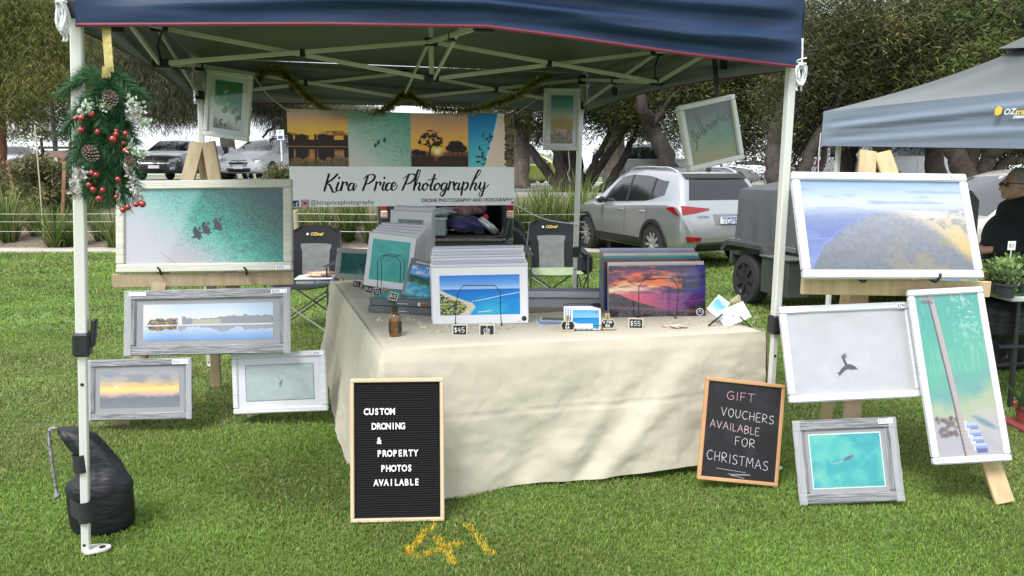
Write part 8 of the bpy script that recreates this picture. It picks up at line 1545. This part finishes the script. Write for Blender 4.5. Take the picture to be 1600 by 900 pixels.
P = D(1581, 384, 4.86); t = thing('price_stake', 'small white 3 dollar price label on a stake among the pot plants', 'price sign', (P.x, 4.86, P.z)); p = Paint(90, 110, (232, 232, 232)); hand(p, '$3', .12, .28, .42, 3, (30, 30, 34)); MB().box((-.026, 0, -.03), (.026, .003, .03), .001).build('card', m_plate, t); quad_uv('writing', A('stake_slate', p.a), t, Matrix(), .048, .055, -.0008); MB().tube([(0, .002, -.03), (0, .002, -(P.z - zt) + .03)], .003, 6).build('stake', m_plate, t)
# striped rolls of cloth on the far end of the stall table
for k_, (px, c) in enumerate(((1448, (.4, .1, .08)), (1462, (.1, .3, .2)), (1478, (.5, .12, .06)), (1494, (.08, .3, .35)), (1508, (.1, .2, .5)), (1520, (.45, .3, .15)), (1531, (.12, .16, .4)))):
    P = D(px, 446, 5.15); o = MB().lathe([(.028, -.16), (.03, -.15), (.03, .15), (.028, .16)], Matrix.Translation((P.x, 5.15, P.z)) @ Matrix.Rotation(math.pi / 2, 4, 'X'), 14).build('cloth_roll', mat(f'cloth_roll_{k_}', c, .9, var=.2, vs=14), None, smooth=40)
    tag(o, ('dark red', 'dark green', 'orange red', 'teal', 'blue', 'brown', 'navy')[k_] + ' rolled cloth seen in the gap above the right easel shelf', 'cloth roll', 'coloured cloth rolls on the plant stall')
P0_, P1_ = D(1440, 450, 5.15), D(1545, 450, 5.15); t = thing('display_shelf', 'low shelf carrying the coloured cloth rolls behind the right easel', 'shelf', (P0_.x, 5.0, 0)); zz = D(1490, 446, 5.15).z - .032; MB().box((-.02, -.02, zz - .02), (P1_.x - P0_.x + .02, .33, zz), .003).build('board', mat('pine_timber'), t)
for x in (.02, P1_.x - P0_.x - .02): MB().box((x - .015, .1, 0), (x + .015, .14, zz - .02)).build('leg', m_blk, t)
P = G(1592, 668); t = thing('potted_plant', 'terracotta pot with broad drooping leaves on the grass at the right edge', 'plant', (P.x + .05, P.y, 0), None); MB().lathe([(.055, .03), (.075, .13), (.085, .13), (.085, .15), (.07, .15), (.065, .12)], Matrix(), 18).build('pot', mat('terracotta', (.30, .07, .05), .6), t, smooth=40); MB().box((-.10, -.14, 0), (.25, .12, .03), .006).build('saucer_tray', mat('red_tray', (.25, .05, .05), .6), t)
V, Q, C = leaf_arrays((0, 0, .13), 13, .5, .028, .6, np.random.default_rng(5), [(.06, .14, .06), (.1, .2, .09)], droop=.9); fastmesh('leaves', V, Q, None, C, m_leaf, t)

# ------------------------------------------------------------------ the man by the plants
def soft(name, caps, m, parent, vox=.013, sm=6):
    b = MB()
    for c in caps:
        if len(c) == 3: p, r, sc = c; b.ball(p, r, 12, sc)
        else:
            p, q, r0, r1 = c; p, q = Vector(p), Vector(q); L_ = (q - p).length; z = (q - p).normalized(); R = z.to_track_quat('Z', 'Y').to_matrix().to_4x4(); R.translation = p
            b.lathe([(r0 * max(.02, math.cos(a)), r0 * math.sin(a)) for a in np.linspace(-1.55, 0, 5)] + [(r1 * max(.02, math.cos(a)), L_ + r1 * math.sin(a)) for a in np.linspace(0, 1.55, 5)], R, 14)
    o = b.build(name, m, parent); md = o.modifiers.new('join', 'REMESH'); md.mode = 'VOXEL'; md.voxel_size = vox; md.use_smooth_shade = True
    s_ = o.modifiers.new('soften', 'SMOOTH'); s_.factor = .5; s_.iterations = sm; return o
mx_ = D(1590, 300, 5.85).x; t = thing('person', 'older man in a black jacket and dark sunglasses standing hands clasped at the plant stall', 'person', (mx_, 5.85, 0))
sk = mat('skin', (.44, .25, .18), .55, var=.08, vs=20); jk = mat('black_jacket', (.008, .009, .013), .9, bump=.25, bs=8); tro = mat('dark_trousers', (.012, .014, .022), .9)
hc = Vector((-.02, 0, 1.465))
head = [(hc + Vector((.01, 0, .02)), .088, (1.08, .86, 1.12)), (hc + Vector((-.035, 0, -.045)), .066, (1.0, .85, 1.05)), (hc + Vector((-.075, 0, -.085)), .028, (1, 1.1, .8)), (hc + Vector((-.098, 0, .0)), hc + Vector((-.116, 0, -.028)), .010, .016), (hc + Vector((-.094, 0, -.058)), .016, (.8, 1.5, .5)), (hc + Vector((-.078, 0, .03)), .026, (.8, 2.0, .6)),
        (hc + Vector((.012, -.078, -.008)), .026, (.7, .35, 1.1)), (hc + Vector((.012, .078, -.008)), .026, (.7, .35, 1.1)), (hc + Vector((.03, 0, -.05)), (.055, 0, 1.30), .058, .065)]
arms = []; hands = []
for s_ in (-1, 1):
    sh = Vector((.07, s_ * .20, 1.27)); el = Vector((.06, s_ * .27, 1.00)); wr = Vector((-.20, s_ * .07, .965)); arms += [(sh, el, .052, .043), (el, wr, .043, .028)]
    pm = wr + Vector((-.055, -s_ * .03, -.01)); hands += [(wr, pm, .028, .032)]
    for f_ in range(4): a = pm + Vector((-.03, 0, .026 - .017 * f_)); k1 = a + Vector((-.028, -s_ * .018, -.006)); k2 = k1 + Vector((-.008, -s_ * .034, -.006)); hands += [(a, k1, .0095, .009), (k1, k2, .009, .0075)]
    hands += [(pm + Vector((.005, 0, .024)), pm + Vector((-.028, -s_ * .012, .042)), .011, .009), (pm + Vector((-.028, -s_ * .012, .042)), pm + Vector((-.05, -s_ * .02, .034)), .009, .0075)]
legs = []
for s_ in (-1, 1): legs += [((.04, s_ * .09, .88), (.02, s_ * .10, .48), .085, .06), ((.02, s_ * .10, .48), (.06, s_ * .10, .09), .055, .038), ((.07, s_ * .10, .05), (-.10, s_ * .11, .035), .042, .036)]
tor = [((.04, 0, 1.22), .17, (.72, 1.12, .8)), ((.0, 0, 1.05), .18, (.82, 1.0, .9)), ((.02, 0, .92), .16, (.9, 1.05, .8))]
soft('body', head + arms + hands + legs + tor, sk, t, .0085, 4)
jt = [((.045, 0, 1.24), .195, (.76, 1.12, .75)), ((-.02, 0, 1.06), .21, (.95, 1.0, 1.0)), ((.0, 0, .92), .205, (.95, 1.0, .8)), ((.065, 0, 1.30), (.05, 0, 1.36), .09, .07)]
for s_ in (-1, 1): sh = Vector((.07, s_ * .20, 1.27)); el = Vector((.06, s_ * .27, 1.00)); wr = Vector((-.17, s_ * .09, .965)); jt += [(sh, el, .078, .066), (el, wr, .066, .046)]
soft('jacket', jt, jk, t, .016, 4)
soft('trousers', [(a, b, r0 + .018, r1 + .02) for a, b, r0, r1 in legs if a[2] > .06] + [((.04, 0, .90), .15, (.95, 1.15, .7))], tro, t, .018, 4)
for s_ in (-1, 1): soft('shoe', [((.08, s_ * .10, .055), (-.11, s_ * .11, .04), .055, .045)], m_blk, t, .016, 3)
hr = mat('grey_hair', (.30, .29, .28), .8, var=.35, vs=60, st=(1, 1, .3), bump=.6, bs=90)
soft('hair', [(hc + Vector((.028, 0, .038)), .092, (1.06, .92, 1.1)), (hc + Vector((.065, 0, -.02)), .06, (.8, 1.15, 1.1))], hr, t, .010, 3)
for s_ in (-1, 1): MB().ball(hc + Vector((-.094, s_ * .034, .006)), .026, 10, (.35, 1, .72)).build('sunglass_lens', m_cglass, t, smooth=True); MB().tube([hc + Vector((-.095, s_ * .058, .014)), hc + Vector((-.04, s_ * .086, .014)), hc + Vector((.02, s_ * .088, .008))], .0032, 6).build('sunglass_arm', m_blk, t)
MB().tube([hc + Vector((-.104, -.012, .01)), hc + Vector((-.106, 0, .013)), hc + Vector((-.104, .012, .01))], .003, 6).build('sunglass_bridge', m_blk, t)
